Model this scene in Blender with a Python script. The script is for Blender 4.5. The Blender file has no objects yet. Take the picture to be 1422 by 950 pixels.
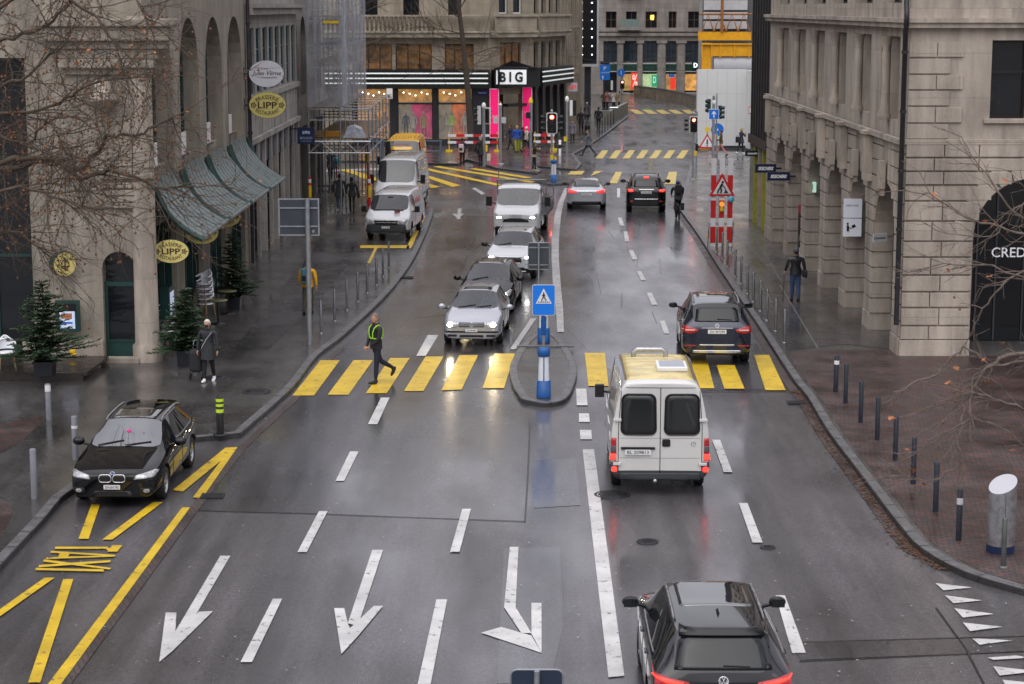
import bpy, bmesh, math, random
from mathutils import Vector, Matrix
from mathutils.bvhtree import BVHTree
R=math.radians; pi=math.pi
rnd=random.Random(7)
sc=bpy.context.scene; C=sc.collection
# ------------------------------------------------------------------ camera
F=2765.;CX=711.;CY=475.;YH=10.;KK=27000.
PT=math.atan((CY-YH)/F);cp,sp=math.cos(PT),math.sin(PT);H=KK*cp/F
cam=bpy.data.cameras.new('camera');cam.sensor_width=36;cam.lens=F/1422*36;cam.clip_start=.5;cam.clip_end=2000
co=bpy.data.objects.new('camera',cam);C.objects.link(co);co.location=(0,0,H);co.rotation_euler=(pi/2-PT,0,0)
cam.dof.use_dof=True;cam.dof.focus_distance=48;cam.dof.aperture_fstop=2.8
sc.camera=co
# ------------------------------------------------------------------ sky, sun, exposure
SUN_EL,SUN_AZ=R(55),R(196)
w=bpy.data.worlds.new('World');sc.world=w;w.use_nodes=True;nt=w.node_tree
bg=nt.nodes['Background'];sky=nt.nodes.new('ShaderNodeTexSky');sky.sky_type='NISHITA';sky.sun_disc=False
sky.sun_elevation=SUN_EL;sky.sun_rotation=SUN_AZ;sky.air_density=1.2;sky.dust_density=5;sky.ozone_density=1
hs=nt.nodes.new('ShaderNodeHueSaturation');hs.inputs['Saturation'].default_value=.4;hs.inputs['Hue'].default_value=.525
nt.links.new(sky.outputs[0],hs.inputs['Color'])
# overcast cloud layer: brightest overhead, as a real cloud deck is
tcw=nt.nodes.new('ShaderNodeTexCoord');sxw=nt.nodes.new('ShaderNodeSeparateXYZ');nt.links.new(tcw.outputs['Generated'],sxw.inputs[0])
mrw=nt.nodes.new('ShaderNodeMapRange');mrw.inputs[1].default_value=0;mrw.inputs[2].default_value=1;mrw.inputs[3].default_value=.5;mrw.inputs[4].default_value=1.35;nt.links.new(sxw.outputs[2],mrw.inputs[0])
cnw=nt.nodes.new('ShaderNodeTexNoise');cnw.inputs['Scale'].default_value=2.2;cnw.inputs['Detail'].default_value=5;nt.links.new(tcw.outputs['Generated'],cnw.inputs['Vector'])
mc=nt.nodes.new('ShaderNodeMapRange');mc.inputs[1].default_value=.3;mc.inputs[2].default_value=.7;mc.inputs[3].default_value=.75;mc.inputs[4].default_value=1.25;nt.links.new(cnw.outputs['Fac'],mc.inputs[0])
mm_=nt.nodes.new('ShaderNodeMath');mm_.operation='MULTIPLY';nt.links.new(mrw.outputs[0],mm_.inputs[0]);nt.links.new(mc.outputs[0],mm_.inputs[1])
ov=nt.nodes.new('ShaderNodeVectorMath');ov.operation='SCALE';ov.inputs[0].default_value=(8.0,7.9,8.6);nt.links.new(mm_.outputs[0],ov.inputs['Scale'])
mxw=nt.nodes.new('ShaderNodeMix');mxw.data_type='RGBA';mxw.inputs[0].default_value=.8;nt.links.new(hs.outputs[0],mxw.inputs[6]);nt.links.new(ov.outputs[0],mxw.inputs[7]);nt.links.new(mxw.outputs[2],bg.inputs[0]);bg.inputs[1].default_value=.1
sl=bpy.data.lights.new('sun','SUN');sl.energy=.7;sl.angle=R(70);sl.color=(1,.97,.93)
so=bpy.data.objects.new('sun',sl);C.objects.link(so)
d=Vector((math.sin(SUN_AZ)*math.cos(SUN_EL),math.cos(SUN_AZ)*math.cos(SUN_EL),math.sin(SUN_EL)))
so.rotation_euler=d.to_track_quat('Z','Y').to_euler();so.location=(0,-20,60)
sc.view_settings.view_transform='Standard';sc.view_settings.look='None';sc.view_settings.gamma=1
sc.view_settings.exposure=.6
sc.render.engine='CYCLES'
# ------------------------------------------------------------------ maths
def ray(px,py):
    u=(px-CX)/F;v=(CY-py)/F
    return (u,cp+v*sp,-sp+v*cp)
def G(px,py,z=0.):
    r=ray(px,py);t=(z-H)/r[2];return (r[0]*t,r[1]*t)
def ZY(py,Y):
    r=ray(CX,py);return H+r[2]*Y/r[1]
def XY(px,py,Y):
    r=ray(px,py);return r[0]*Y/r[1]
# ------------------------------------------------------------------ materials
MATS={}
def mat(name,col,rough=.55,metal=0,var=.12,scale=3.,bump=0,coat=0,emit=0,spec=.5,bscale=None,alpha=1,ior=1.45,rvar=0):
    if name in MATS:return MATS[name]
    m=bpy.data.materials.new(name);m.use_nodes=True;n=m.node_tree;b=n.nodes['Principled BSDF']
    b.inputs['Base Color'].default_value=(*col,1);b.inputs['Roughness'].default_value=rough;b.inputs['Metallic'].default_value=metal
    b.inputs['Coat Weight'].default_value=coat;b.inputs['Coat Roughness'].default_value=.03;b.inputs['Coat IOR'].default_value=1.55;b.inputs['IOR'].default_value=ior
    b.inputs['Specular IOR Level'].default_value=spec;b.inputs['Alpha'].default_value=alpha
    if emit:
        b.inputs['Emission Color'].default_value=(*col,1);b.inputs['Emission Strength'].default_value=emit
    if var or bump or rvar:
        tc=n.nodes.new('ShaderNodeTexCoord');no=n.nodes.new('ShaderNodeTexNoise')
        no.inputs['Scale'].default_value=scale;no.inputs['Detail'].default_value=6;no.inputs['Roughness'].default_value=.6
        n.links.new(tc.outputs['Object'],no.inputs['Vector'])
    if var:
        mr=n.nodes.new('ShaderNodeMapRange');mr.inputs[1].default_value=.3;mr.inputs[2].default_value=.7
        mr.inputs[3].default_value=1-var;mr.inputs[4].default_value=1+var
        n.links.new(no.outputs['Fac'],mr.inputs[0])
        mx=n.nodes.new('ShaderNodeMix');mx.data_type='RGBA';mx.blend_type='MULTIPLY';mx.inputs[0].default_value=1
        mx.inputs[6].default_value=(*col,1);n.links.new(mr.outputs[0],mx.inputs[7]);n.links.new(mx.outputs[2],b.inputs['Base Color'])
    if rvar:
        mr=n.nodes.new('ShaderNodeMapRange');mr.inputs[1].default_value=.35;mr.inputs[2].default_value=.65
        mr.inputs[3].default_value=max(.02,rough-rvar);mr.inputs[4].default_value=rough+rvar
        n.links.new(no.outputs['Fac'],mr.inputs[0]);n.links.new(mr.outputs[0],b.inputs['Roughness'])
    if bump:
        n2=n.nodes.new('ShaderNodeTexNoise');n2.inputs['Scale'].default_value=bscale or scale*8;n2.inputs['Detail'].default_value=4
        n.links.new(tc.outputs['Object'],n2.inputs['Vector'])
        bp=n.nodes.new('ShaderNodeBump');bp.inputs['Strength'].default_value=bump;bp.inputs['Distance'].default_value=.02
        n.links.new(n2.outputs['Fac'],bp.inputs['Height']);n.links.new(bp.outputs[0],b.inputs['Normal'])
    MATS[name]=m;return m
def stone(name,col,bw=.9,bh=.45,mortar=.012,groove_shade=.5,var=.22,stain=.35,rough=.75):
    """ashlar stone: block courses over x+y / z with joints darkened by painted shade, stains and streaks"""
    m=bpy.data.materials.new(name);m.use_nodes=True;n=m.node_tree;L=n.links.new;b=n.nodes['Principled BSDF']
    tc=n.nodes.new('ShaderNodeTexCoord');sx=n.nodes.new('ShaderNodeSeparateXYZ');L(tc.outputs['Object'],sx.inputs[0])
    ad=n.nodes.new('ShaderNodeMath');ad.operation='ADD';L(sx.outputs[0],ad.inputs[0]);L(sx.outputs[1],ad.inputs[1])
    cb=n.nodes.new('ShaderNodeCombineXYZ');L(ad.outputs[0],cb.inputs[0]);L(sx.outputs[2],cb.inputs[1])
    br=n.nodes.new('ShaderNodeTexBrick');L(cb.outputs[0],br.inputs['Vector']);br.inputs['Scale'].default_value=1
    br.inputs['Brick Width'].default_value=bw;br.inputs['Row Height'].default_value=bh;br.inputs['Mortar Size'].default_value=mortar
    br.inputs['Color1'].default_value=(*[c*(1+var*.5) for c in col],1);br.inputs['Color2'].default_value=(*[c*(1-var*.6) for c in col],1)
    br.inputs['Mortar'].default_value=(*[c*(1-groove_shade) for c in col],1);br.inputs['Mortar Smooth'].default_value=.2  # joint colour darkened to stand for shade in the recesses
    no=n.nodes.new('ShaderNodeTexNoise');no.inputs['Scale'].default_value=.9;no.inputs['Detail'].default_value=8;no.inputs['Roughness'].default_value=.65
    mp=n.nodes.new('ShaderNodeMapping');mp.inputs['Scale'].default_value=(1.6,1.6,.35);L(tc.outputs['Object'],mp.inputs[0]);L(mp.outputs[0],no.inputs['Vector'])
    mr=n.nodes.new('ShaderNodeMapRange');mr.inputs[1].default_value=.32;mr.inputs[2].default_value=.7;mr.inputs[3].default_value=1-stain;mr.inputs[4].default_value=1.15
    L(no.outputs['Fac'],mr.inputs[0])
    mx=n.nodes.new('ShaderNodeMix');mx.data_type='RGBA';mx.blend_type='MULTIPLY';mx.inputs[0].default_value=1
    L(br.outputs['Color'],mx.inputs[6]);L(mr.outputs[0],mx.inputs[7]);L(mx.outputs[2],b.inputs['Base Color'])
    b.inputs['Roughness'].default_value=rough
    n2=n.nodes.new('ShaderNodeTexNoise');n2.inputs['Scale'].default_value=14;n2.inputs['Detail'].default_value=5;L(tc.outputs['Object'],n2.inputs['Vector'])
    mm=n.nodes.new('ShaderNodeMath');mm.operation='MULTIPLY_ADD';mm.inputs[1].default_value=-2.2;L(br.outputs['Fac'],mm.inputs[0]);L(n2.outputs['Fac'],mm.inputs[2])
    bp=n.nodes.new('ShaderNodeBump');bp.inputs['Strength'].default_value=.45;bp.inputs['Distance'].default_value=.02
    L(mm.outputs[0],bp.inputs['Height']);L(bp.outputs[0],b.inputs['Normal'])
    MATS[name]=m;return m
def wet(name,col,r0,r1,scale,bump=.25,agg=60,pud=.0,stretch=(1,.3,1),var=.25):
    """wet asphalt: aggregate speckle, worn tracks along the street, damp/puddled roughness"""
    m=bpy.data.materials.new(name);m.use_nodes=True;n=m.node_tree;L=n.links.new;b=n.nodes['Principled BSDF']
    tc=n.nodes.new('ShaderNodeTexCoord')
    mp=n.nodes.new('ShaderNodeMapping');mp.inputs['Scale'].default_value=stretch;L(tc.outputs['Object'],mp.inputs[0])
    A=n.nodes.new('ShaderNodeTexNoise');A.inputs['Scale'].default_value=scale;A.inputs['Detail'].default_value=7;A.inputs['Roughness'].default_value=.62;L(mp.outputs[0],A.inputs['Vector'])
    B=n.nodes.new('ShaderNodeTexNoise');B.inputs['Scale'].default_value=agg;B.inputs['Detail'].default_value=2;L(tc.outputs['Object'],B.inputs['Vector'])
    Dn=n.nodes.new('ShaderNodeTexNoise');Dn.inputs['Scale'].default_value=.16;Dn.inputs['Detail'].default_value=3;L(tc.outputs['Object'],Dn.inputs['Vector'])
    s=n.nodes.new('ShaderNodeMath');s.operation='ADD';L(A.outputs['Fac'],s.inputs[0]);L(Dn.outputs['Fac'],s.inputs[1])
    mr=n.nodes.new('ShaderNodeMapRange');mr.inputs[1].default_value=.72;mr.inputs[2].default_value=1.28;mr.inputs[3].default_value=r0;mr.inputs[4].default_value=r1
    L(s.outputs[0],mr.inputs[0]);L(mr.outputs[0],b.inputs['Roughness'])
    c1=n.nodes.new('ShaderNodeMapRange');c1.inputs[1].default_value=.72;c1.inputs[2].default_value=1.28;c1.inputs[3].default_value=1-var;c1.inputs[4].default_value=1+var;L(s.outputs[0],c1.inputs[0])
    c2=n.nodes.new('ShaderNodeMapRange');c2.inputs[1].default_value=.35;c2.inputs[2].default_value=.7;c2.inputs[3].default_value=.4;c2.inputs[4].default_value=2.3;L(B.outputs['Fac'],c2.inputs[0])
    mp2=n.nodes.new('ShaderNodeMapping');mp2.inputs['Scale'].default_value=(1.5,.045,1);L(tc.outputs['Object'],mp2.inputs[0]);T=n.nodes.new('ShaderNodeTexNoise');T.inputs['Scale'].default_value=1;T.inputs['Detail'].default_value=4;L(mp2.outputs[0],T.inputs['Vector'])
    M2=n.nodes.new('ShaderNodeTexNoise');M2.inputs['Scale'].default_value=11;M2.inputs['Detail'].default_value=6;M2.inputs['Roughness'].default_value=.8;L(tc.outputs['Object'],M2.inputs['Vector'])
    t1=n.nodes.new('ShaderNodeMapRange');t1.inputs[1].default_value=.3;t1.inputs[2].default_value=.7;t1.inputs[3].default_value=.6;t1.inputs[4].default_value=1.45;L(T.outputs['Fac'],t1.inputs[0])
    t2=n.nodes.new('ShaderNodeMapRange');t2.inputs[1].default_value=.35;t2.inputs[2].default_value=.65;t2.inputs[3].default_value=.6;t2.inputs[4].default_value=1.5;L(M2.outputs['Fac'],t2.inputs[0])
    m0=n.nodes.new('ShaderNodeMath');m0.operation='MULTIPLY';L(t1.outputs[0],m0.inputs[0]);L(t2.outputs[0],m0.inputs[1])
    m3=n.nodes.new('ShaderNodeMath');m3.operation='MULTIPLY';L(m0.outputs[0],m3.inputs[0]);L(c1.outputs[0],m3.inputs[1])
    mu=n.nodes.new('ShaderNodeMath');mu.operation='MULTIPLY';L(m3.outputs[0],mu.inputs[0]);L(c2.outputs[0],mu.inputs[1])
    mx=n.nodes.new('ShaderNodeMix');mx.data_type='RGBA';mx.blend_type='MULTIPLY';mx.inputs[0].default_value=1
    mx.inputs[6].default_value=(*col,1);L(mu.outputs[0],mx.inputs[7]);L(mx.outputs[2],b.inputs['Base Color'])
    h=n.nodes.new('ShaderNodeMath');h.operation='ADD';L(B.outputs['Fac'],h.inputs[0]);L(A.outputs['Fac'],h.inputs[1])
    bp=n.nodes.new('ShaderNodeBump');bp.inputs['Strength'].default_value=bump;bp.inputs['Distance'].default_value=.006
    L(h.outputs[0],bp.inputs['Height']);L(bp.outputs[0],b.inputs['Normal'])
    # thin film of rain water: a clear coat, patchy
    W=n.nodes.new('ShaderNodeTexNoise');W.inputs['Scale'].default_value=.55;W.inputs['Detail'].default_value=5;W.inputs['Roughness'].default_value=.55;L(mp.outputs[0],W.inputs['Vector'])
    w1=n.nodes.new('ShaderNodeMapRange');w1.inputs[1].default_value=.34;w1.inputs[2].default_value=.66;w1.inputs[3].default_value=pud;w1.inputs[4].default_value=1;L(W.outputs['Fac'],w1.inputs[0]);L(w1.outputs[0],b.inputs['Coat Weight'])
    w2=n.nodes.new('ShaderNodeMapRange');w2.inputs[1].default_value=.34;w2.inputs[2].default_value=.66;w2.inputs[3].default_value=.27;w2.inputs[4].default_value=.06;L(W.outputs['Fac'],w2.inputs[0]);L(w2.outputs[0],b.inputs['Coat Roughness']);b.inputs['Coat IOR'].default_value=1.4
    MATS[name]=m;return m
def bricks(name,c1,c2,mo,bw,bh,rot=0,rough=.4):
    m=bpy.data.materials.new(name);m.use_nodes=True;n=m.node_tree;L=n.links.new;b=n.nodes['Principled BSDF']
    tc=n.nodes.new('ShaderNodeTexCoord');mp=n.nodes.new('ShaderNodeMapping');mp.inputs['Rotation'].default_value=(0,0,rot);L(tc.outputs['Object'],mp.inputs[0])
    w_=n.nodes.new('ShaderNodeTexNoise');w_.inputs['Scale'].default_value=1.3;L(tc.outputs['Object'],w_.inputs['Vector'])
    va=n.nodes.new('ShaderNodeVectorMath');va.operation='MULTIPLY_ADD';va.inputs[1].default_value=(.05,.05,0);L(w_.outputs['Color'],va.inputs[0]);L(mp.outputs[0],va.inputs[2])
    br=n.nodes.new('ShaderNodeTexBrick');L(va.outputs[0],br.inputs['Vector']);br.inputs['Scale'].default_value=1
    br.inputs['Brick Width'].default_value=bw;br.inputs['Row Height'].default_value=bh;br.inputs['Mortar Size'].default_value=.013
    br.inputs['Color1'].default_value=(*c1,1);br.inputs['Color2'].default_value=(*c2,1);br.inputs['Mortar'].default_value=(*mo,1)
    no=n.nodes.new('ShaderNodeTexNoise');no.inputs['Scale'].default_value=.8;no.inputs['Detail'].default_value=7;L(tc.outputs['Object'],no.inputs['Vector'])
    mr=n.nodes.new('ShaderNodeMapRange');mr.inputs[1].default_value=.3;mr.inputs[2].default_value=.7;mr.inputs[3].default_value=.6;mr.inputs[4].default_value=1.4;L(no.outputs['Fac'],mr.inputs[0])
    mx=n.nodes.new('ShaderNodeMix');mx.data_type='RGBA';mx.blend_type='MULTIPLY';mx.inputs[0].default_value=1
    L(br.outputs['Color'],mx.inputs[6]);L(mr.outputs[0],mx.inputs[7]);L(mx.outputs[2],b.inputs['Base Color'])
    m2=n.nodes.new('ShaderNodeMapRange');m2.inputs[1].default_value=.35;m2.inputs[2].default_value=.65;m2.inputs[3].default_value=rough-.15;m2.inputs[4].default_value=rough+.2;L(no.outputs['Fac'],m2.inputs[0]);L(m2.outputs[0],b.inputs['Roughness'])
    bp=n.nodes.new('ShaderNodeBump');bp.inputs['Strength'].default_value=.6;bp.inputs['Distance'].default_value=.01;bp.invert=True
    L(br.outputs['Fac'],bp.inputs['Height']);L(bp.outputs[0],b.inputs['Normal'])
    MATS[name]=m;return m
# ------------------------------------------------------------------ mesh builder
class MB:
    def __init__(s,m=None):s.v=[];s.f=[];s.mi=[];s.sm=[];s.mats=[];s.cur=m;s.T=None
    def add(s,vs,fs,m=None,smooth=False):
        m=m or s.cur
        if m not in s.mats:s.mats.append(m)
        k=s.mats.index(m);o=len(s.v)
        if s.T is not None:vs=[tuple(s.T@Vector(v)) for v in vs]
        s.v+=[tuple(v) for v in vs];s.f+=[tuple(i+o for i in f) for f in fs];s.mi+=[k]*len(fs);s.sm+=[smooth]*len(fs);return s
    def box(s,c,d,rz=0,m=None,rx=0,ry=0):
        M=Matrix.Rotation(rz,3,'Z')@Matrix.Rotation(ry,3,'Y')@Matrix.Rotation(rx,3,'X')
        vs=[Vector(c)+M@Vector((x*d[0]/2,y*d[1]/2,z*d[2]/2)) for x in(-1,1) for y in(-1,1) for z in(-1,1)]
        return s.add(vs,[(0,1,3,2),(4,6,7,5),(0,4,5,1),(2,3,7,6),(0,2,6,4),(1,5,7,3)],m)
    def b2(s,x0,x1,y0,y1,z0,z1,m=None):return s.box(((x0+x1)/2,(y0+y1)/2,(z0+z1)/2),(abs(x1-x0),abs(y1-y0),abs(z1-z0)),m=m)
    def tube(s,pts,r,n=8,m=None,cap=True,smooth=True):
        P=[Vector(p) for p in pts];rs=r if isinstance(r,(list,tuple)) else [r]*len(P);vs=[];pr=None
        for i,p in enumerate(P):
            t=(P[min(i+1,len(P)-1)]-P[max(i-1,0)]).normalized()
            if pr is None:
                a=Vector((0,0,1)) if abs(t.z)<.9 else Vector((1,0,0));u=t.cross(a).normalized()
            else:
                u=pr-t*pr.dot(t);u=u.normalized() if u.length>1e-6 else t.orthogonal().normalized()
            pr=u;w_=t.cross(u)
            for k in range(n):
                a=2*pi*k/n;vs.append(p+(u*math.cos(a)+w_*math.sin(a))*rs[i])
        fs=[(i*n+k,i*n+(k+1)%n,(i+1)*n+(k+1)%n,(i+1)*n+k) for i in range(len(P)-1) for k in range(n)]
        s.add(vs,fs,m,smooth)
        if cap:
            s.add(vs[:n],[tuple(range(n))],m);s.add(vs[-n:],[tuple(range(n))],m)
        return s
    def cyl(s,c,r,z0,z1,n=20,m=None,r2=None):return s.tube([(c[0],c[1],z0),(c[0],c[1],z1)],[r,r2 if r2 is not None else r],n,m)
    def lathe(s,c,prof,n=20,m=None,smooth=True):
        vs=[(c[0]+r*math.cos(2*pi*k/n),c[1]+r*math.sin(2*pi*k/n),c[2]+z) for r,z in prof for k in range(n)]
        fs=[(i*n+k,i*n+(k+1)%n,(i+1)*n+(k+1)%n,(i+1)*n+k) for i in range(len(prof)-1) for k in range(n)]
        return s.add(vs,fs,m,smooth)
    def ell(s,c,d,n=12,k=8,m=None,M=None):
        vs=[];fs=[]
        for i in range(k+1):
            t=pi*i/k
            for j in range(n):
                p=2*pi*j/n;q=Vector((d[0]*math.sin(t)*math.cos(p),d[1]*math.sin(t)*math.sin(p),d[2]*math.cos(t)))
                if M:q=M@q
                vs.append(Vector(c)+q)
        for i in range(k):
            for j in range(n):fs.append((i*n+j,i*n+(j+1)%n,(i+1)*n+(j+1)%n,(i+1)*n+j))
        return s.add(vs,fs,m,True)
    def poly(s,pts,z,m=None):return s.add([(p[0],p[1],z) for p in pts],[tuple(range(len(pts)))],m)
    def prism(s,pts,z0,z1,m=None,top=None):
        n=len(pts);s.add([(p[0],p[1],z1) for p in pts],[tuple(range(n))],top or m)
        s.add([(p[0],p[1],z0) for p in pts]+[(p[0],p[1],z1) for p in pts],[(i,(i+1)%n,n+(i+1)%n,n+i) for i in range(n)],m);return s
    def ext(s,pts,a,b,m=None):
        """extrude 2D outline (3D points) by vector b-a"""
        n=len(pts);A=[Vector(p)+Vector(a) for p in pts];B=[Vector(p)+Vector(b) for p in pts]
        s.add(A+B,[tuple(range(n)),tuple(range(n,2*n))]+[(i,(i+1)%n,n+(i+1)%n,n+i) for i in range(n)],m);return s
    def torus(s,c,R_,r,M=None,n=20,k=6,m=None):
        pts=[Vector((R_*math.cos(2*pi*i/n),R_*math.sin(2*pi*i/n),0)) for i in range(n+1)]
        if M:pts=[M@p for p in pts]
        return s.tube([Vector(c)+p for p in pts],r,k,m,cap=False)
    def build(s,name,parent=None,bevel=0,recalc=True):
        me=bpy.data.meshes.new(name);me.from_pydata(s.v,[],s.f)
        for m in s.mats:me.materials.append(m)
        me.polygons.foreach_set('material_index',s.mi);me.polygons.foreach_set('use_smooth',s.sm)
        if recalc:
            bm=bmesh.new();bm.from_mesh(me);bmesh.ops.recalc_face_normals(bm,faces=bm.faces);bm.to_mesh(me);bm.free()
        me.update();o=bpy.data.objects.new(name,me);C.objects.link(o)
        if parent:o.parent=parent
        if bevel:
            b=o.modifiers.new('bevel','BEVEL');b.width=bevel;b.segments=2;b.limit_method='ANGLE'
        return o
def tag(o,label,cat,group=None,kind=None):
    if label:o['label']=label
    if cat:o['category']=cat
    if group:o['group']=group
    if kind:o['kind']=kind
    return o
def thing(name,label,cat,loc=(0,0,0),rz=0,group=None):
    o=bpy.data.objects.new(name,None);C.objects.link(o);o.location=loc;o.rotation_euler=(0,0,rz);o.empty_display_size=.2
    return tag(o,label,cat,group)
def struct(name,mb,**k):
    o=mb.build(name,**k);o['kind']='structure';return o
KIDS={}
def copy_tree(o,loc=None,rz=None,label=None,parent=None,group=None):
    c=o.copy();C.objects.link(c)
    if parent is not None:c.parent=parent
    for ch in list(o.children):copy_tree(ch,parent=c)
    if loc is not None:c.location=loc
    if rz is not None:c.rotation_euler=(0,0,rz)
    if label:c['label']=label
    if group:c['group']=group
    return c
ORD=['nearest','second','third','fourth','fifth','sixth','seventh','eighth','ninth','tenth','eleventh','twelfth','thirteenth','fourteenth']
def text(name,s,size,m,parent,loc,rot,ext=.01,width=None,height=None,ital=0,align='CENTER',bold=.0,curve=0):
    cu=bpy.data.curves.new(name,'FONT');cu.body=s;cu.size=size;cu.extrude=ext;cu.align_x=align;cu.align_y='CENTER';cu.shear=ital;cu.offset=bold;cu.resolution_u=3
    t=bpy.data.objects.new(name,cu);C.objects.link(t);dg=bpy.context.evaluated_depsgraph_get();dg.update()
    me=bpy.data.meshes.new_from_object(t.evaluated_get(dg));bpy.data.objects.remove(t)
    xs=[v.co.x for v in me.vertices];ys=[v.co.y for v in me.vertices]
    if xs:
        w0=max(xs)-min(xs);h0=max(ys)-min(ys);kx=width/w0 if width else 1;ky=height/h0 if height else kx;kx=kx if width else ky
        cx=(max(xs)+min(xs))/2;cy=(max(ys)+min(ys))/2
        for v in me.vertices:
            v.co.x=(v.co.x-cx)*kx;v.co.y=(v.co.y-cy)*ky
            if curve:
                a=v.co.x/curve;rr=curve+v.co.y if curve>0 else curve+v.co.y
                v.co.x=rr*math.sin(a);v.co.y=rr*math.cos(a)-curve
    me.materials.clear();me.materials.append(m)
    o=bpy.data.objects.new(name,me);C.objects.link(o);o.location=loc;o.rotation_euler=rot
    if parent:o.parent=parent
    return o
# facade in frame: O origin, U along, N outward
def facade(mb,O,U,N,bands,th,m=None,u0=0,u1=10):
    O=Vector((O[0],O[1],0));U=Vector((U[0],U[1],0));N=Vector((N[0],N[1],0))
    P=lambda u,z,d=0:O+U*u+N*d+Vector((0,0,z))
    def q(a,b,z0,z1):
        if b-a>1e-4 and z1-z0>1e-4:mb.add([P(a,z0),P(b,z0),P(b,z1),P(a,z1)],[(0,1,2,3)],m)
    for (Z0,Z1,ops) in bands:
        c=u0
        for o in sorted(ops):
            a,b,z0,z1=o[:4];arch=len(o)>4 and o[4]
            q(c,a,Z0,Z1);q(a,b,Z0,z0);c=b
            if not arch:
                q(a,b,z1,Z1);out=[(a,z0),(a,z1),(b,z1),(b,z0)]
            else:
                r=(b-a)/2;h=min(arch if arch is not True else r,z1-z0);n=14
                arc=[(a+r-r*math.cos(pi*i/n),z1-h+h*math.sin(pi*i/n)) for i in range(n+1)]
                for i in range(n):
                    (x0,y0),(x1,y1)=arc[i],arc[i+1];mb.add([P(x0,y0),P(x1,y1),P(x1,Z1),P(x0,Z1)],[(0,1,2,3)],m)
                out=[(a,z0)]+arc+[(b,z0)]
            out=out+[out[0]] if z0>Z0+.01 or True else out
            for i in range(len(out)-1):
                (x0,y0),(x1,y1)=out[i],out[i+1];mb.add([P(x0,y0),P(x1,y1),P(x1,y1,-th),P(x0,y0,-th)],[(0,1,2,3)],m)
        q(c,u1,Z0,Z1)
def fbox(mb,O,U,N,u0,u1,z0,z1,d0,d1,m=None):
    O=Vector((O[0],O[1],0));U=Vector((U[0],U[1],0));N=Vector((N[0],N[1],0))
    vs=[O+U*u+N*d+Vector((0,0,z)) for u in(u0,u1) for d in(d0,d1) for z in(z0,z1)]
    mb.add(vs,[(0,1,3,2),(4,6,7,5),(0,4,5,1),(2,3,7,6),(0,2,6,4),(1,5,7,3)],m)
def window(parent,O,U,N,u0,u1,z0,z1,rec,fm,pm,nx=2,nz=2,fw=.06,name='window'):
    f=MB(fm);d0=-rec;d1=-rec+.07
    fbox(f,O,U,N,u0,u1,z0,z0+fw,d0,d1);fbox(f,O,U,N,u0,u1,z1-fw,z1,d0,d1)
    for i in range(nx+1):
        u=u0+fw/2+(u1-u0-fw)*i/nx;fbox(f,O,U,N,u-fw/2,u+fw/2,z0+fw+.001,z1-fw-.001,d0,d1)
    for k in range(1,nz):
        z=z0+(z1-z0)*k/nz
        for i in range(nx):
            a=u0+fw+(u1-u0-fw)*i/nx+.001;b=u0+(u1-u0-fw)*(i+1)/nx-.001
            fbox(f,O,U,N,a,b,z-fw*.4,z+fw*.4,d0,d1-.01)
    w_=f.build(name,parent);g=MB(pm);fbox(g,O,U,N,u0+.01,u1-.01,z0+.01,z1-.01,d0-.03,d0+.015);g.build('pane',w_);return w_
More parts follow.
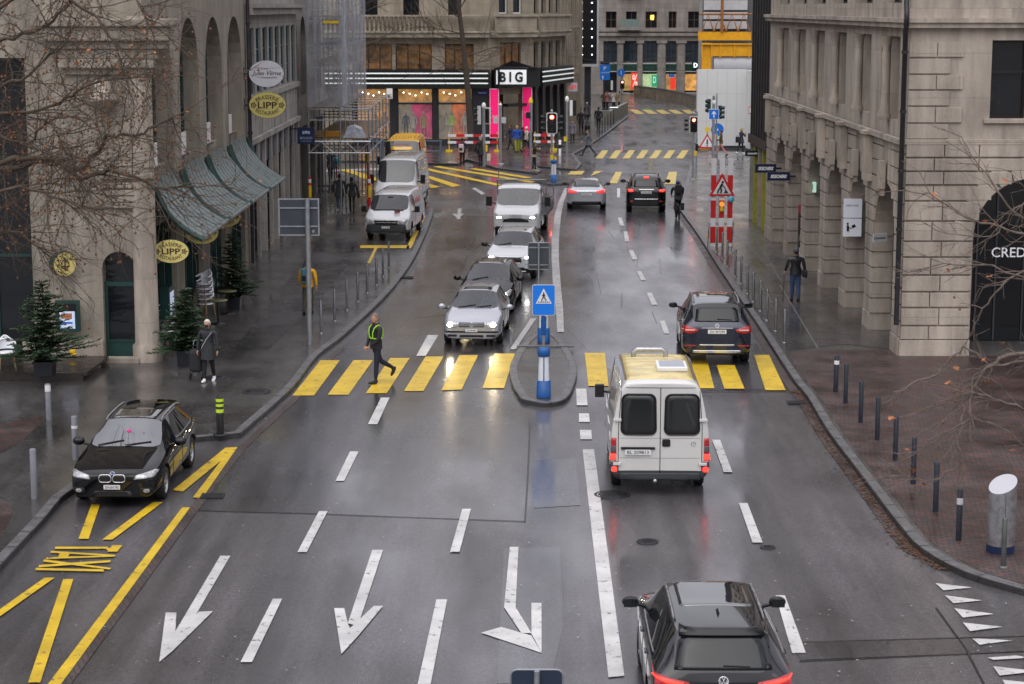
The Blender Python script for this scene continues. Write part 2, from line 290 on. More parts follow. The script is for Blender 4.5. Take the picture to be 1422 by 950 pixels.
# ================================================================== materials in use
ASPH=wet('wet_asphalt',(.05,.047,.05),.22,.5,1.1,bump=.3,agg=45)
ASPH2=wet('wet_asphalt_smooth',(.036,.035,.039),.13,.36,.9,bump=.12,agg=50,pud=.35)
PAVE=wet('wet_pavement',(.042,.039,.038),.18,.45,.8,bump=.25,agg=55,pud=.2,stretch=(1,.8,1))
PAVE2=wet('wet_pavement_patch',(.034,.033,.035),.14,.4,1.2,bump=.2,agg=60,stretch=(1,.8,1))
KERB=mat('granite_kerb',(.115,.112,.116),.4,var=.25,scale=5,bump=.4,rvar=.15)
BRK=bricks('brick_paving',(.1,.046,.037),(.042,.035,.035),(.018,.017,.018),.2,.1,.15,.4)
BRKG=bricks('brick_gutter',(.085,.045,.036),(.045,.038,.037),(.025,.024,.024),.2,.1,1.2,.45)
def paint(name,col,wear,rough=.42):
    m=bpy.data.materials.new(name);m.use_nodes=True;n=m.node_tree;L=n.links.new;b=n.nodes['Principled BSDF']
    tc=n.nodes.new('ShaderNodeTexCoord');no=n.nodes.new('ShaderNodeTexNoise');no.inputs['Scale'].default_value=5;no.inputs['Detail'].default_value=12;no.inputs['Roughness'].default_value=.75;L(tc.outputs['Object'],no.inputs['Vector'])
    cr=n.nodes.new('ShaderNodeMapRange');cr.inputs[1].default_value=.5+wear;cr.inputs[2].default_value=.56+wear;L(no.outputs['Fac'],cr.inputs[0])
    n2=n.nodes.new('ShaderNodeTexNoise');n2.inputs['Scale'].default_value=1.5;n2.inputs['Detail'].default_value=6;L(tc.outputs['Object'],n2.inputs['Vector'])
    mr=n.nodes.new('ShaderNodeMapRange');mr.inputs[1].default_value=.3;mr.inputs[2].default_value=.7;mr.inputs[3].default_value=.72;mr.inputs[4].default_value=1.05;L(n2.outputs['Fac'],mr.inputs[0])
    m1=n.nodes.new('ShaderNodeMix');m1.data_type='RGBA';m1.blend_type='MULTIPLY';m1.inputs[0].default_value=1;m1.inputs[6].default_value=(*col,1);L(mr.outputs[0],m1.inputs[7])
    mx=n.nodes.new('ShaderNodeMix');mx.data_type='RGBA';L(cr.outputs[0],mx.inputs[0]);L(m1.outputs[2],mx.inputs[6]);mx.inputs[7].default_value=(.07,.07,.07,1)
    L(mx.outputs[2],b.inputs['Base Color']);b.inputs['Roughness'].default_value=rough
    bp=n.nodes.new('ShaderNodeBump');bp.inputs['Strength'].default_value=.3;bp.inputs['Distance'].default_value=.004;n3=n.nodes.new('ShaderNodeTexNoise');n3.inputs['Scale'].default_value=60;L(tc.outputs['Object'],n3.inputs['Vector']);L(n3.outputs['Fac'],bp.inputs['Height']);L(bp.outputs[0],b.inputs['Normal'])
    MATS[name]=m;return m
WHITEP=paint('white_road_paint',(.62,.61,.6),.07);YELP=paint('yellow_road_paint',(.72,.48,.02),.075);YELW=paint('worn_yellow_paint',(.62,.46,.1),.06);WHW=paint('worn_white_paint',(.45,.45,.45),.05)
BLACK=mat('black_plastic',(.012,.012,.013),.4,var=.1);RUB=mat('rubber',(.014,.014,.015),.75,var=.15,scale=20)
GALV=mat('galvanised_steel',(.32,.34,.37),.42,.7,var=.15,scale=8,rvar=.1);DKST=mat('dark_coated_steel',(.022,.026,.036),.38,.2,var=.2,scale=9)
GREY=mat('grey_paint',(.2,.21,.23),.45,.1,var=.1);LGREY=mat('light_grey_paint',(.5,.51,.53),.4,var=.08);WHITE=mat('white_paint',(.78,.78,.78),.35,var=.05)
CHROME=mat('chrome',(.7,.7,.72),.12,1,var=0);SILV=mat('brushed_aluminium',(.42,.42,.43),.32,.9,var=.2,scale=6,rvar=.1)
RED=mat('red_paint',(.55,.02,.02),.35,var=.08);BLUE=mat('blue_sign_paint',(.012,.16,.62),.35,var=.05);YEL=mat('yellow_plastic',(.75,.5,.02),.4,var=.08)
NAVY=mat('navy_sign_paint',(.01,.018,.06),.4,var=.08);GOLD=mat('pale_yellow_enamel',(.68,.58,.2),.4,var=.1,scale=8);BRN=mat('dark_brown_letters',(.05,.025,.012),.5,var=0)
GREEN=mat('dark_green_paint',(.015,.05,.045),.4,var=.15);COPPER=mat('verdigris_metal_roofing',(.13,.165,.16),.35,.3,var=.25,scale=4,rvar=.12)
GLD=mat('dark_window_glass',(.01,.012,.015),.05,0,var=0,spec=.5,ior=1.45);GLB=mat('bluish_window_glass',(.03,.045,.06),.05,0,var=.3,scale=.8,spec=.8,ior=1.6)
CARG=mat('car_glass',(.008,.01,.012),.02,0,var=0,ior=1.5,coat=0);CARGL=mat('car_windscreen_glass',(.03,.034,.04),.02,0,var=.4,scale=1.6,ior=1.9,coat=.3,alpha=.62);ROOFG=mat('roof_glass',(.006,.007,.01),.02,0,var=0,ior=2.2,coat=1)
SAND=stone('sandstone_ashlar',(.33,.285,.235),1.1,.5,.018,.55,.22,.5);SANDP=stone('sandstone_smooth',(.43,.37,.31),2.6,1.2,.006,.3,.15,.5)
PLAST=stone('weathered_limestone',(.33,.29,.235),1.6,.62,.004,.2,.1,.5);GSTONE=stone('grey_limestone',(.35,.33,.3),1.2,.6,.008,.35,.15,.42)
BEIGE=stone('beige_facade_stone',(.34,.29,.22),1.3,.55,.006,.25,.14,.42);FARST=stone('far_facade_stone',(.28,.25,.225),1.1,.5,.01,.3,.15,.35)
DKSTN=mat('dark_polished_stone',(.03,.032,.038),.3,var=.25,scale=2)
# ================================================================== ground
g=MB(ASPH);g.add([(-900,-300,0),(900,-300,0),(900,1500,0),(-900,1500,0)],[(0,1,2,3)]);struct('road',g)
ZP=.12
def pxpoly(pts,z=0):return [G(x,y,z) for x,y in pts]
LKw=pxpoly([(0,795),(60,730),(110,680),(240,618),(335,608),(405,545),(440,500),(480,468),(540,410),(575,362),(598,310),(601,290),(590,268),(560,257)])
RKw=pxpoly([(1422,828),(1340,803),(1280,770),(1250,738),(1200,672),(1150,605),(1120,555),(1100,530),(1050,452),(1000,378),(970,330),(945,295),(941,284),(950,262),(962,225),(985,212)])
def smooth_line(P,k=4):
    out=[]
    for i in range(len(P)-1):
        p0=P[max(i-1,0)];p1=P[i];p2=P[i+1];p3=P[min(i+2,len(P)-1)]
        for j in range(k):
            t=j/k;out.append(tuple(.5*((2*b)+(-a+c)*t+(2*a-5*b+4*c-d_)*t*t+(-a+3*b-3*c+d_)*t**3) for a,b,c,d_ in zip(p0,p1,p2,p3)))
    out.append(P[-1]);return out
def kerb(name,line,side,closed=False,w_=.2):
    """kerb stones along a line, each ~1 m stone with thin joints; side=+1: pavement to the left of travel"""
    m=MB(KERB);P=[Vector((p[0],p[1],0)) for p in line]
    segs=[];acc=0
    for i in range(len(P)-1):
        a,b=P[i],P[i+1];t=(b-a);L=t.length
        if L<1e-4:continue
        t.normalize();n=Vector((-t.y,t.x,0))*side;segs.append((a,b,n))
    if not segs:return
    N=[segs[0][2]]+[((segs[i][2]+segs[i+1][2])/2).normalized() for i in range(len(segs)-1)]+[segs[-1][2]]
    Q=[segs[0][0]]+[s_[1] for s_ in segs];dist=0;nextj=1.0
    prof=[(0,-.05),(0,ZP-.015),(.02,ZP+.004),(w_,ZP+.006),(w_,-.05)]
    vs=[q+n*o+Vector((0,0,z)) for q,n in zip(Q,N) for o,z in prof];k=len(prof)
    m.add(vs,[(i*k+j,i*k+j+1,(i+1)*k+j+1,(i+1)*k+j) for i in range(len(Q)-1) for j in range(k-1)])
    JM=mat('kerb_joint',(.02,.02,.02),.8,var=0);acc=0.;nx=.5
    for a_,b_,n_ in zip(Q,Q[1:],N):
        L_=(b_-a_).length;t_=(b_-a_).normalized()
        while nx<acc+L_:
            p_=a_+t_*(nx-acc);m.add([p_-t_*.008-n_*.002+Vector((0,0,.0)),p_+t_*.008-n_*.002,p_+t_*.008-n_*.002+Vector((0,0,ZP+.009)),p_-t_*.008-n_*.002+Vector((0,0,ZP+.009)),p_+t_*.008+n_*w_+Vector((0,0,ZP+.009)),p_-t_*.008+n_*w_+Vector((0,0,ZP+.009))],[(0,1,2,3),(3,2,4,5)],JM);nx+=1.0
        acc+=L_
    return struct(name,m)
LKs=smooth_line(LKw[:4],3)[:-1]+[LKw[3]]+smooth_line(LKw[4:],4)
RKs=smooth_line(RKw,3)
lp=LKs+[G(480,254),G(400,252),(-60,105),(-60,20),(-13,20)]
def pave(name,pts,m,z=ZP):
    b=MB(m);b.prism(pts,-.03,z,top=m);o=struct(name,b);return o
pave('left_pavement',lp,PAVE);kerb('left_kerb',[(-9.2,24)]+LKs,1)
rp=RKs+[(18,131),(18,60),(60,60),(60,27),(9.6,31)]
pave('right_pavement',rp,PAVE);kerb('right_kerb',[(14,31.5)]+RKs,-1)
# brick paving on the right, red bricks on the left
bp_=RKs[2:22]
bk=[(p[0]+.3,p[1]) for p in RKs[:22]]
b=MB(BRK);b.poly([(p[0],p[1]) for p in bk]+[G(1092,490,ZP),G(1160,486,ZP),G(1232,486,ZP),(13,54.3),(30,54.3),(30,28.5),(13,31.9)],ZP+.004);struct('brick_pavement',b)
b=MB(BRK);b.poly(pxpoly([(-60,596),(10,588),(52,578),(60,585),(30,612),(-60,668)],ZP),ZP+.004);struct('brick_forecourt',b)
b=MB(BRK);b.poly(pxpoly([(-60,690),(5,695),(18,712),(4,745),(-60,765)],ZP),ZP+.004);struct('brick_tree_pit',b)
# pavement repairs
b=MB(PAVE2);b.poly(pxpoly([(325,484),(395,395),(446,332),(498,332),(480,372),(432,430),(372,486)],ZP),ZP+.004);b.poly(pxpoly([(1092,486),(1175,478),(1238,486),(1160,400),(1085,318),(1060,318)],ZP),ZP+.008)
struct('pavement_repair',b)
LP2=mat('pale_path_edge',(.13,.13,.13),.5,var=.2)
b=MB(LP2)
for a,c in (((1082,396),(1136,486)),((1035,340),(1076,382)),((1050,335),(1085,392))):
    x0,y0=G(*a,ZP);x1,y1=G(*c,ZP);b.poly([(x0,y0),(x0+.04,y0),(x1+.04,y1),(x1,y1)],ZP+.012)
struct('pavement_edging',b)
# far plaza in front of the striped shop, with kerbs
fp=pxpoly([(300,226),(520,226),(560,228),(636,230),(648,224),(664,228),(690,236),(745,243),(752,240),(745,233),(800,238),(808,230),(797,216),(812,208),(840,189),(872,164),(870,152),(862,146)])+[(8.2,215),(-80,215),(-80,128)]
pave('far_pavement',fp,PAVE);kerb('far_kerb',fp[1:18],1,w_=.2)
isl2=pxpoly([(742,254),(748,247),(775,246),(795,250),(790,257),(765,259)]);pave('small_traffic_island',isl2,PAVE2)
# centre island
isl=smooth_line(pxpoly([(724,560),(712,540),(708,515),(722,487),(738,472),(757,466),(775,472),(788,487),(801,515),(797,540),(785,560),(757,566),(724,560)]),4)
pave('centre_island',isl,PAVE2,ZP-.01);kerb('island_kerb',isl,-1,w_=.2)
b=MB(KERB);y0=G(757,487)[1];b.b2(G(718,487)[0],G(797,487)[0],y0-.1,y0+.1,ZP-.01,ZP+.03);struct('island_cross_kerb',b)
# resurfaced smooth asphalt
b=MB(ASPH2)
b.poly(pxpoly([(262,709),(330,622),(410,550),(478,480),(560,400),(600,330),(612,300),(700,300),(735,420),(735,580),(729,724),(430,713)]),.004)
b.poly(pxpoly([(770,440),(780,290),(935,290),(1000,400),(1045,470),(1098,545),(880,545),(820,490)]),.004);struct('resurfaced_asphalt',b)
TAR=mat('tar_seal',(.012,.012,.013),.3,var=.2)
b=MB(TAR)
def pxline(b,pts,wd,z):
    P=pxpoly(pts)
    for (x0,y0),(x1,y1) in zip(P,P[1:]):
        dx,dy=x1-x0,y1-y0;L=math.hypot(dx,dy);nx,ny=-dy/L*wd/2,dx/L*wd/2;b.poly([(x0+nx,y0+ny),(x1+nx,y1+ny),(x1-nx,y1-ny),(x0-nx,y0-ny)],z)
for pts in ([(262,709),(350,712),(430,714),(600,720),(729,725)],[(729,725),(733,660),(736,590)],[(1095,893),(1230,889),(1422,884)],[(1110,919),(1250,913),(1422,905)],[(1300,845),(1340,900),(1366,950)],[(870,545),(1100,541)],[(575,442),(648,436)],[(560,395),(580,362)],[(640,380),(660,330)],[(655,352),(668,338)],[(612,406),(640,404)],[(460,380),(520,372),(560,352)],[(735,560),(712,470)]):
    pxline(b,pts,.035,.0085)
for k in range(14):
    x,y=rnd.uniform(780,980),rnd.uniform(300,440);pxline(b,[(x,y),(x+rnd.uniform(-4,14),y+rnd.uniform(8,30))],.02,.0085)
struct('tar_seams',b)
b=MB(ASPH2);b.poly(pxpoly([(1098,893),(1422,886),(1422,905),(1112,917)]),.007);b.poly(pxpoly([(737,640),(800,636),(806,702),(742,706)]),.0065);b.poly(pxpoly([(700,762),(778,760),(782,870),(764,950),(690,950)]),.0062);struct('asphalt_repairs',b)
r2=random.Random(21);b=MB(mat('pale_grit',(.5,.5,.48),.6,var=0));LF=mat('wet_brown_leaves',(.09,.045,.025),.35,var=.5,scale=20)
for i in range(260):
    x,y=G(r2.uniform(60,1400),440+510*r2.random()**.8);s_=r2.uniform(.006,.016);b.add([(x+s_*math.cos(a)*1.4,y+s_*math.sin(a),.034) for a in(0,1.2,2.5,3.6,5)],[(0,1,2,3,4)])
o=b.build('road_grit');o['kind']='stuff';tag(o,'tiny pale specks of grit scattered over the wet road','grit')
b=MB(LF)
for i in range(900):
    q=r2.randrange(4,len(RKs)-26);p=RKs[q];p2=RKs[q+1];t_=r2.random();x=p[0]+(p2[0]-p[0])*t_-abs(r2.gauss(0,.11))-.02;y=p[1]+(p2[1]-p[1])*t_;a=r2.uniform(0,6);s_=r2.uniform(.02,.05)
    b.add([(x+s_*math.cos(a+k)*(1 if k%2 else .6),y+s_*math.sin(a+k)*(1 if k%2 else .6),.02+r2.random()*.01) for k in range(6)],[(0,1,2,3,4,5)])
for i in range(160):
    x=r2.uniform(8.3,13);y=r2.uniform(33,53);a=r2.uniform(0,6);s_=r2.uniform(.02,.045);b.add([(x+s_*math.cos(a+k)*(1 if k%2 else .6),y+s_*math.sin(a+k)*(1 if k%2 else .6),ZP+.012) for k in range(6)],[(0,1,2,3,4,5)])
o=b.build('fallen_leaves');o['kind']='stuff';tag(o,'wet brown leaves gathered in the right gutter and on the bricks','leaves')
b=MB(BRKG)
P=pxpoly([(-40,1082),(80,950),(262,708),(330,622),(402,556),(436,512),(470,484)])
P2=[(x-.0,y) for x,y in P];Q=[(x+.2,y) for x,y in P];b.poly(P+Q[::-1],.0125)
P=[(p[0]-.24,p[1]) for p in RKs[6:38]];Q=[(p[0]-.01,p[1]) for p in RKs[6:38]];b.poly(P+Q[::-1],.0125);struct('brick_gutter',b)
# ================================================================== road markings
def marks(name,m,polys,z=.016):
    b=MB(m)
    for i,p in enumerate(polys):b.poly(pxpoly(p),z+.0009*(i%9))
    return struct(name,b)
marks('white_lane_marking',WHITEP,[[(594,466),(609,466),(591,495),(578,495)],[(529,553),(541,553),(524,590),(511,590)],[(486,628),(498,628),(478,669),(466,669)],[(443,711),(455,711),(426,768),(413,768)],[(379,833),(392,833),(350,921),(334,921)],
 [(642,708),(654,708),(638,768),(625,768)],[(606,834),(621,834),(598,952),(580,952)],
 [(1026,700),(1038,700),(1059,755),(1045,755)],[(989,612),(1000,612),(1017,657),(1005,657)],[(1077,828),(1090,828),(1119,908),(1100,908)],
 [(916,446),(923,446),(930,464),(922,464)],[(898,407),(905,407),(913,424),(905,424)],[(884,377),(890,377),(897,390),(890,390)],[(873,348),(879,348),(885,361),(878,361)],[(866,322),(871,322),(874,336),(868,336)],[(858,303),(863,303),(867,314),(861,314)],
 [(857,262),(861,262),(861,275),(857,275)],
 [(800,541),(814,541),(816,564),(801,564)],[(804,575),(818,575),(819,587),(804,587)],[(805,598),(821,598),(822,611),(806,611)],
 [(308,772),(320,772),(262,848),(284,848),(250,900),(221,921),(228,852),(245,852),(246,880)][0:0] or [(809,625),(825,625),(843,760),(867,940),(845,942),(824,760)]])
def arrow_l(tip,tail,k=1):pass
marks('white_turn_arrow',WHITEP,[
 [(306,773),(320,773),(255,884),(240,884)],[(230,852),(245,852),(243,888),(221,921)],[(276,851),(296,850),(240,905),(221,921),(228,900)],
 [(517,765),(532,765),(497,871),(483,867)],[(464,846),(478,846),(483,867),(492,890),(474,910)],[(519,843),(532,843),(497,885),(474,910),(480,880)],
 [(708,761),(720,761),(716,845),(700,845)],[(700,845),(716,845),(738,881),(724,881)],[(738,839),(752,839),(752,908),(738,882)],[(668,880),(696,872),(738,884),(752,908)]])
marks('yield_triangle_marking',WHITEP,[[(1299,811),(1350,817),(1310,821)],[(1312,828),(1364,835),(1324,839)],[(1325,846),(1380,854),(1337,859)],[(1337,866),(1392,872),(1347,878)],[(1350,888),(1406,891),(1360,897)],[(1371,915),(1410,912),(1432,915),(1380,918)],[(1379,927),(1440,934),(1388,940)],[(1392,946),(1450,952),(1400,960)]])
Z0=[[(445,501),(472,501),(436,550),(406,550)],[(491,501),(518,501),(484,549),(455,549)],[(542,498),(569,498),(537,547),(508,547)],[(591,496),(616,496),(588,544),(561,544)],[(638,494),(664,494),(641,542),(613,543)],[(687,492),(715,492),(700,540),(670,540)],[(812,491),(840,491),(845,537),(817,537)],[(995,508),(1020,508),(1034,541),(1006,541)],[(1047,494),(1068,494),(1091,543),(1063,543)]]
Z0+=[[(865,492),(893,492),(899,538),(870,538)],[(915,493),(940,493),(950,539),(925,539)],[(958,494),(980,494),(992,540),(968,540)]]
marks('yellow_crosswalk',YELP,Z0)
far=[]
for i in range(7):
    x=828+i*18.6;far.append([(x+8,209),(x+17,209),(x+9,220.5),(x-1,220.5)])
far+=[[(793,238),(812,238),(808,243),(788,243)],[(838,238),(826,243),(820,245),(826,238)][::1],[(855,239),(864,239),(857,255),(846,255)],[(929,239),(940,239),(938,256),(923,256)]]
for i in range(6):
    x=880+i*18;far.append([(x-6,153),(x+5,153),(x+16,158.5),(x+3,158.5)])
marks('far_yellow_crosswalk',YELW,far)
zz=[];
for (a,b_) in (((594,233),(700,254)),((577,241),(660,259)),((652,234),(738,247)),((580,249),(628,261)),((470,243),(520,253)),((592,241),(668,256))):
    pass
zz=[[(601,232),(610,231),(745,253),(736,254)],[(585,235),(594,234),(698,257),(689,258)],[(575,241),(588,242),(640,258),(628,260)],[(652,235),(660,234),(740,247),(730,248)],[(560,250),(572,250),(612,260),(600,262)],[(496,246),(512,244),(560,258),(545,260)],[(470,236),(486,236),(520,246),(505,247)]]
marks('yellow_hatching_marking',YELP,zz)
marks('far_white_marking',WHW,[[(655,262),(660,261),(674,269),(669,271)],[(634,305),(639,305),(641,290),(636,290)],[(628,298),(636,304),(645,297),(641,297),(637,300),(632,297)],[(430,240),(550,236),(550,233),(430,237)],
 [(773,262),(784,262),(770,300),(764,330),(768,370),(783,430),(770,450),(757,430),(752,370),(754,330),(762,295)][0:0] or [(690,300),(694,300),(690,330),(685,330)],[(680,340),(684,340),(676,376),(672,376)]])
b=MB(WHW);L=pxpoly([(784,262),(776,280),(770,300),(766,330),(766,360),(768,400),(772,430),(774,462)]);Rr=pxpoly([(790,262),(783,280),(779,300),(776,330),(776,360),(779,400),(782,430),(783,462)])
for i in range(7):b.poly([L[i],L[i+1],Rr[i+1],Rr[i]],.02)
b.poly(pxpoly([(737,443),(745,443),(716,486),(708,486)]),.02);struct('median_line_marking',b)
marks('yellow_parking_marking',YELP,[[(264,706),(253,706),(68,950),(20,1012),(40,1012),(86,950)],[(330,622),(313,623),(240,682),(254,684),(307,641),(268,692),(281,693)],[(127,702),(139,702),(123,750),(109,750)],[(212,699),(226,699),(156,751),(142,751)],[(62,804),(76,804),(-20,872),(-34,872)],[(88,806),(102,806),(56,950),(39,950)],
 ],.0205)
marks('yellow_bay_marking',YELP,[],.02) if False else None
b=MB(YELP)
for p in ([(500,341),(568,341),(568,345),(500,345)],[(586,300),(591,300),(571,345),(564,345)],[(520,345),(524,345),(514,366),(510,366)]):b.poly(pxpoly(p,ZP),ZP+.013)
struct('yellow_bay_marking',b)
# TAXI lettering (upright for cars driving away from the camera's left side)
def px_letters():
    b=MB(YELP)
    T=[[(76,761),(150,761),(150,764),(77,764)],[(156,759),(170,759),(163,768),(149,768)],[(148,763),(160,763),(158,766),(148,766)],
       [(71,767),(160,772.5),(160,774.5),(70,769.5)],[(65,776),(160,773),(159,775),(64,778.5)],[(84,768),(98,768.6),(94,777),(80,777.4)],
       [(61,779),(155,791),(152,793),(60,782)],[(54,787),(154,780),(153,783),(54,790)],
       [(50,791),(144,793),(144,796),(49,794)]]
    for i,p in enumerate(T):b.poly(pxpoly(p),.0245+.0008*i)
    return struct('taxi_lettering_marking',b)
px_letters()
# covers and drains
IRON=mat('cast_iron',(.05,.05,.055),.35,.7,var=.3,scale=25,bump=.6)
def cover(px,py,r,label,z=.0):
    x,y=G(px,py);b=MB(IRON);b.lathe((0,0,0),[(0,.006),(r*.8,.006),(r*.8,.0),(r*.86,.0),(r*.86,.008),(r,.008),(r,-.02)],28)
    for k in range(-3,4):b.box((0,k*r*.2,.008),(1.3*math.sqrt(max(0,(r*.8)**2-(k*r*.2)**2)),r*.06,.006))
    o=b.build('manhole_cover');o.location=(x,y,z+.014);tag(o,label,'manhole cover','manhole covers set in the ground')
cover(850,688,.36,'round iron manhole cover in the road behind the white van');cover(899,523+230,.2,'small round iron cover behind the white van near the lane dash')
cover(1066,761,.14,'tiny dark valve cover beside the right lane dash');cover(300,531,.33,'round cover in the left pavement at the feet of the walking lady',ZP);cover(357,551,.36,'round cover in the left pavement near the kerb by the crosswalk',ZP)
def drain(px,py,w_,h_,label):
    x,y=G(px,py);b=MB(IRON)
    for i in range(7):b.b2(-w_/2,w_/2,-h_/2+i*h_/7,-h_/2+i*h_/7+.03,0,.014)
    b.b2(-w_/2-.03,-w_/2,-h_/2,h_/2,0,.012);b.b2(w_/2,w_/2+.03,-h_/2,h_/2,0,.012);b.b2(-w_/2,w_/2,-h_/2,h_/2,-.02,.002,m=BLACK)
    o=b.build('drain_grate');o.location=(x,y,.022);tag(o,label,'drain','iron drain grates in the gutters')
drain(295,690,.4,.4,'iron drain grate in the gutter beside the parked black car');drain(1107,560,.42,.4,'iron drain grate in the right gutter by the crosswalk');drain(565,386,.42,.5,'iron drain grate in the left gutter near the slim posts')
# ================================================================== BUILDINGS
LITW=mat('warm_lit_interior',(1,.62,.22),.6,var=.5,scale=1.2,emit=.55)
def litmat(name,col,e=.5,var=.45,scale=1.5):
    if name in MATS:return MATS[name]
    m=mat(name,col,.6,var=var,scale=scale,emit=0);n=m.node_tree;b=n.nodes['Principled BSDF']
    src=b.inputs['Base Color'].links[0].from_socket if b.inputs['Base Color'].links else None
    if src:n.links.new(src,b.inputs['Emission Color'])
    else:b.inputs['Emission Color'].default_value=(*col,1)
    b.inputs['Emission Strength'].default_value=e;return m
WARM=litmat('lit_shop_interior',(.6,.3,.08),.4,.6,1.8);ROSE=litmat('pink_lit_backdrop',(.42,.015,.09),.4,.75,1.6);ORG=litmat('orange_lit_backdrop',(.5,.11,.015),.38,.8,1.8)
PALEL=litmat('pale_lit_panel',(.4,.52,.28),.35,.4);DIML=litmat('dim_lit_interior',(.16,.08,.03),.1,.85,1.6);WLAMP=mat('white_lamp',(1,.93,.8),.5,var=0,emit=9);LINEL=mat('white_light_strip',(.8,.85,.83),.4,var=0,emit=.3)
GLC=mat('shop_window_glass',(.5,.52,.55),.03,var=0,alpha=.14,spec=.8,ior=1.5)
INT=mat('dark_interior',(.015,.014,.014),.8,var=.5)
# ---- right bank building: corner (10.74,54.3)
rb=thing('stone_bank_building','rusticated grey sandstone corner building with an arcade and a large dark arched bank entrance','building',(10.74,54.3,0))
RX,RY=10.74,54.3
m=MB(SAND)
# front face, with arched opening; local coords relative to corner
O=(0,0);U=(1,0);N=(0,-1)
zl=6.0
zs=[0,.62,1.2,1.83,2.42,3.03,3.62,4.22,4.85,5.3,5.7,6.0]
zs=[ZY(y,RY) for y in (500,472,452,427,405,382,357,335,307,279,257,238,219,194)];zs[0]=ZP
arch0,arch1=1.9,5.1;spring=ZY(330,RY);apex=spring+1.62
wb=MB(SANDP);facade(wb,O,U,N,[(0,zl,[(arch0,arch1,0,apex,1.62)]),(zl,9.1,[(2.22,3.22,ZY(165,RY),ZY(56,RY)),(5.2,6.2,ZY(165,RY),ZY(56,RY))]),(9.1,14,[(2.0,3.4,11,13.2),(5,6.4,11,13.2)]),(14,22,[(2.0,3.4,14.6,16.8),(5,6.4,14.6,16.8)])],.55,u1=14)
# front courses as projecting blocks
cm=MB(SANDP)
bl=MB(SANDP)
def blk(u0,u1,z0,z1,d=.08):fbox(bl,O,U,N,u0,u1,z0+.025,z1-.025,.002,d)
fbox(bl,O,U,N,-.05,arch0-.01,ZP-.1,zs[1],.002,.1)
r0=random.Random(3)
for i in range(1,len(zs)-1):
    z0,z1=zs[i],zs[i+1];zm=(z0+z1)/2
    if zm>spring:
        e=arch0+1.6-1.6*math.sqrt(max(0,1-((zm-spring)/1.75)**2)) if zm<spring+1.75 else None
    else:e=arch0-.01
    cut=[.75,1.15] if i%2 else [1.02,1.35]
    c=cut[0] if e is None or e>cut[0] else cut[0]
    blk(-.02,c-.015,z0,z1)
    if e is None:
        blk(c+.015,1.95,z0,z1);blk(1.98,3.2,z0,z1);blk(3.23,5,z0,z1);blk(5.03,8,z0,z1)
    else:
        blk(c+.015,min(e,arch0+1)-.02,z0,z1)
        if e>2.3:pass
    blk(5.15,7,z0,z1);blk(7.03,10,z0,z1)
# voussoirs
for k in range(13):
    a=pi*(k+.08)/13;a2=pi*(k+.92)/13;cx=3.5
    pts=[(cx-math.cos(t)*r_*1.0,spring+math.sin(t)*r_*1.01) for r_,t in((1.62,a),(2.18,a),(2.18,a2),(1.62,a2))]
    bl.ext([(x,0,z) for x,z in pts],(0,-.004,0),(0,-.07,0))
# ledge at 6.0, cornice at 9.1
fbox(bl,O,U,N,-.08,14,zl-.06,zl+.09,.002,.09)
fbox(cm,O,U,N,-.25,14,9.08,9.22,.002,.22);fbox(cm,O,U,N,-.32,14,9.22,9.34,.002,.3);fbox(cm,O,U,N,-.1,14,9.34,9.6,.002,.1)
# upper quoins
q=[ZY(y/1.826,RY) for y in (105,147,189,229,270,313,354)]
for i in range(6):
    wq=1.45 if i%2==0 else 1.1
    if i%2==0:
        blk(-.02,.72,q[i+1],q[i],.06);blk(.75,wq,q[i+1],q[i],.06)
    else:blk(-.02,wq,q[i+1],q[i],.06)
# window surround
z0,z1=ZY(165,RY),ZY(56,RY)
fbox(bl,O,U,N,2.05,3.5,z0-.12,z0,.002,.1)
# side facade, u runs along +y, outward -x
O2,U2,N2=(0,0),(0,1),(-1,0)
pitch=4.5;first=1.05
ops=[];op2=[];op3=[]
for k in range(6):
    a=first+pitch*k;ops.append((a,a+3.4,0,4.66,1.7))
    op2.append((a+.3,a+1.55,ZY(165,57),ZY(50,57)));op2.append((a+1.85,a+3.1,ZY(165,57),ZY(50,57)))
    op3+=[(a+.3,a+3.1,9.75,11.6),(a+.3,a+3.1,13,15.5),(a+.3,a+3.1,17,19.5)]
facade(wb,O2,U2,N2,[(0,zl,ops),(zl,9.1,op2),(9.1,12.2,[o for o in op3 if o[2]<12]),(12.2,16.2,[o for o in op3 if 12<o[2]<16]),(16.2,22,[o for o in op3 if o[2]>16])],.6,u1=29.4)
wb.add([(0,29.4,0),(14,29.4,0),(14,29.4,22),(0,29.4,22)],[(0,1,2,3)]);wb.add([(0,0,22),(14,0,22),(14,29.4,22),(0,29.4,22)],[(0,1,2,3)])
wb.add([(14,0,0),(14,29.4,0),(14,29.4,22),(14,0,22)],[(0,1,2,3)])
wall=wb.build('wall',rb)
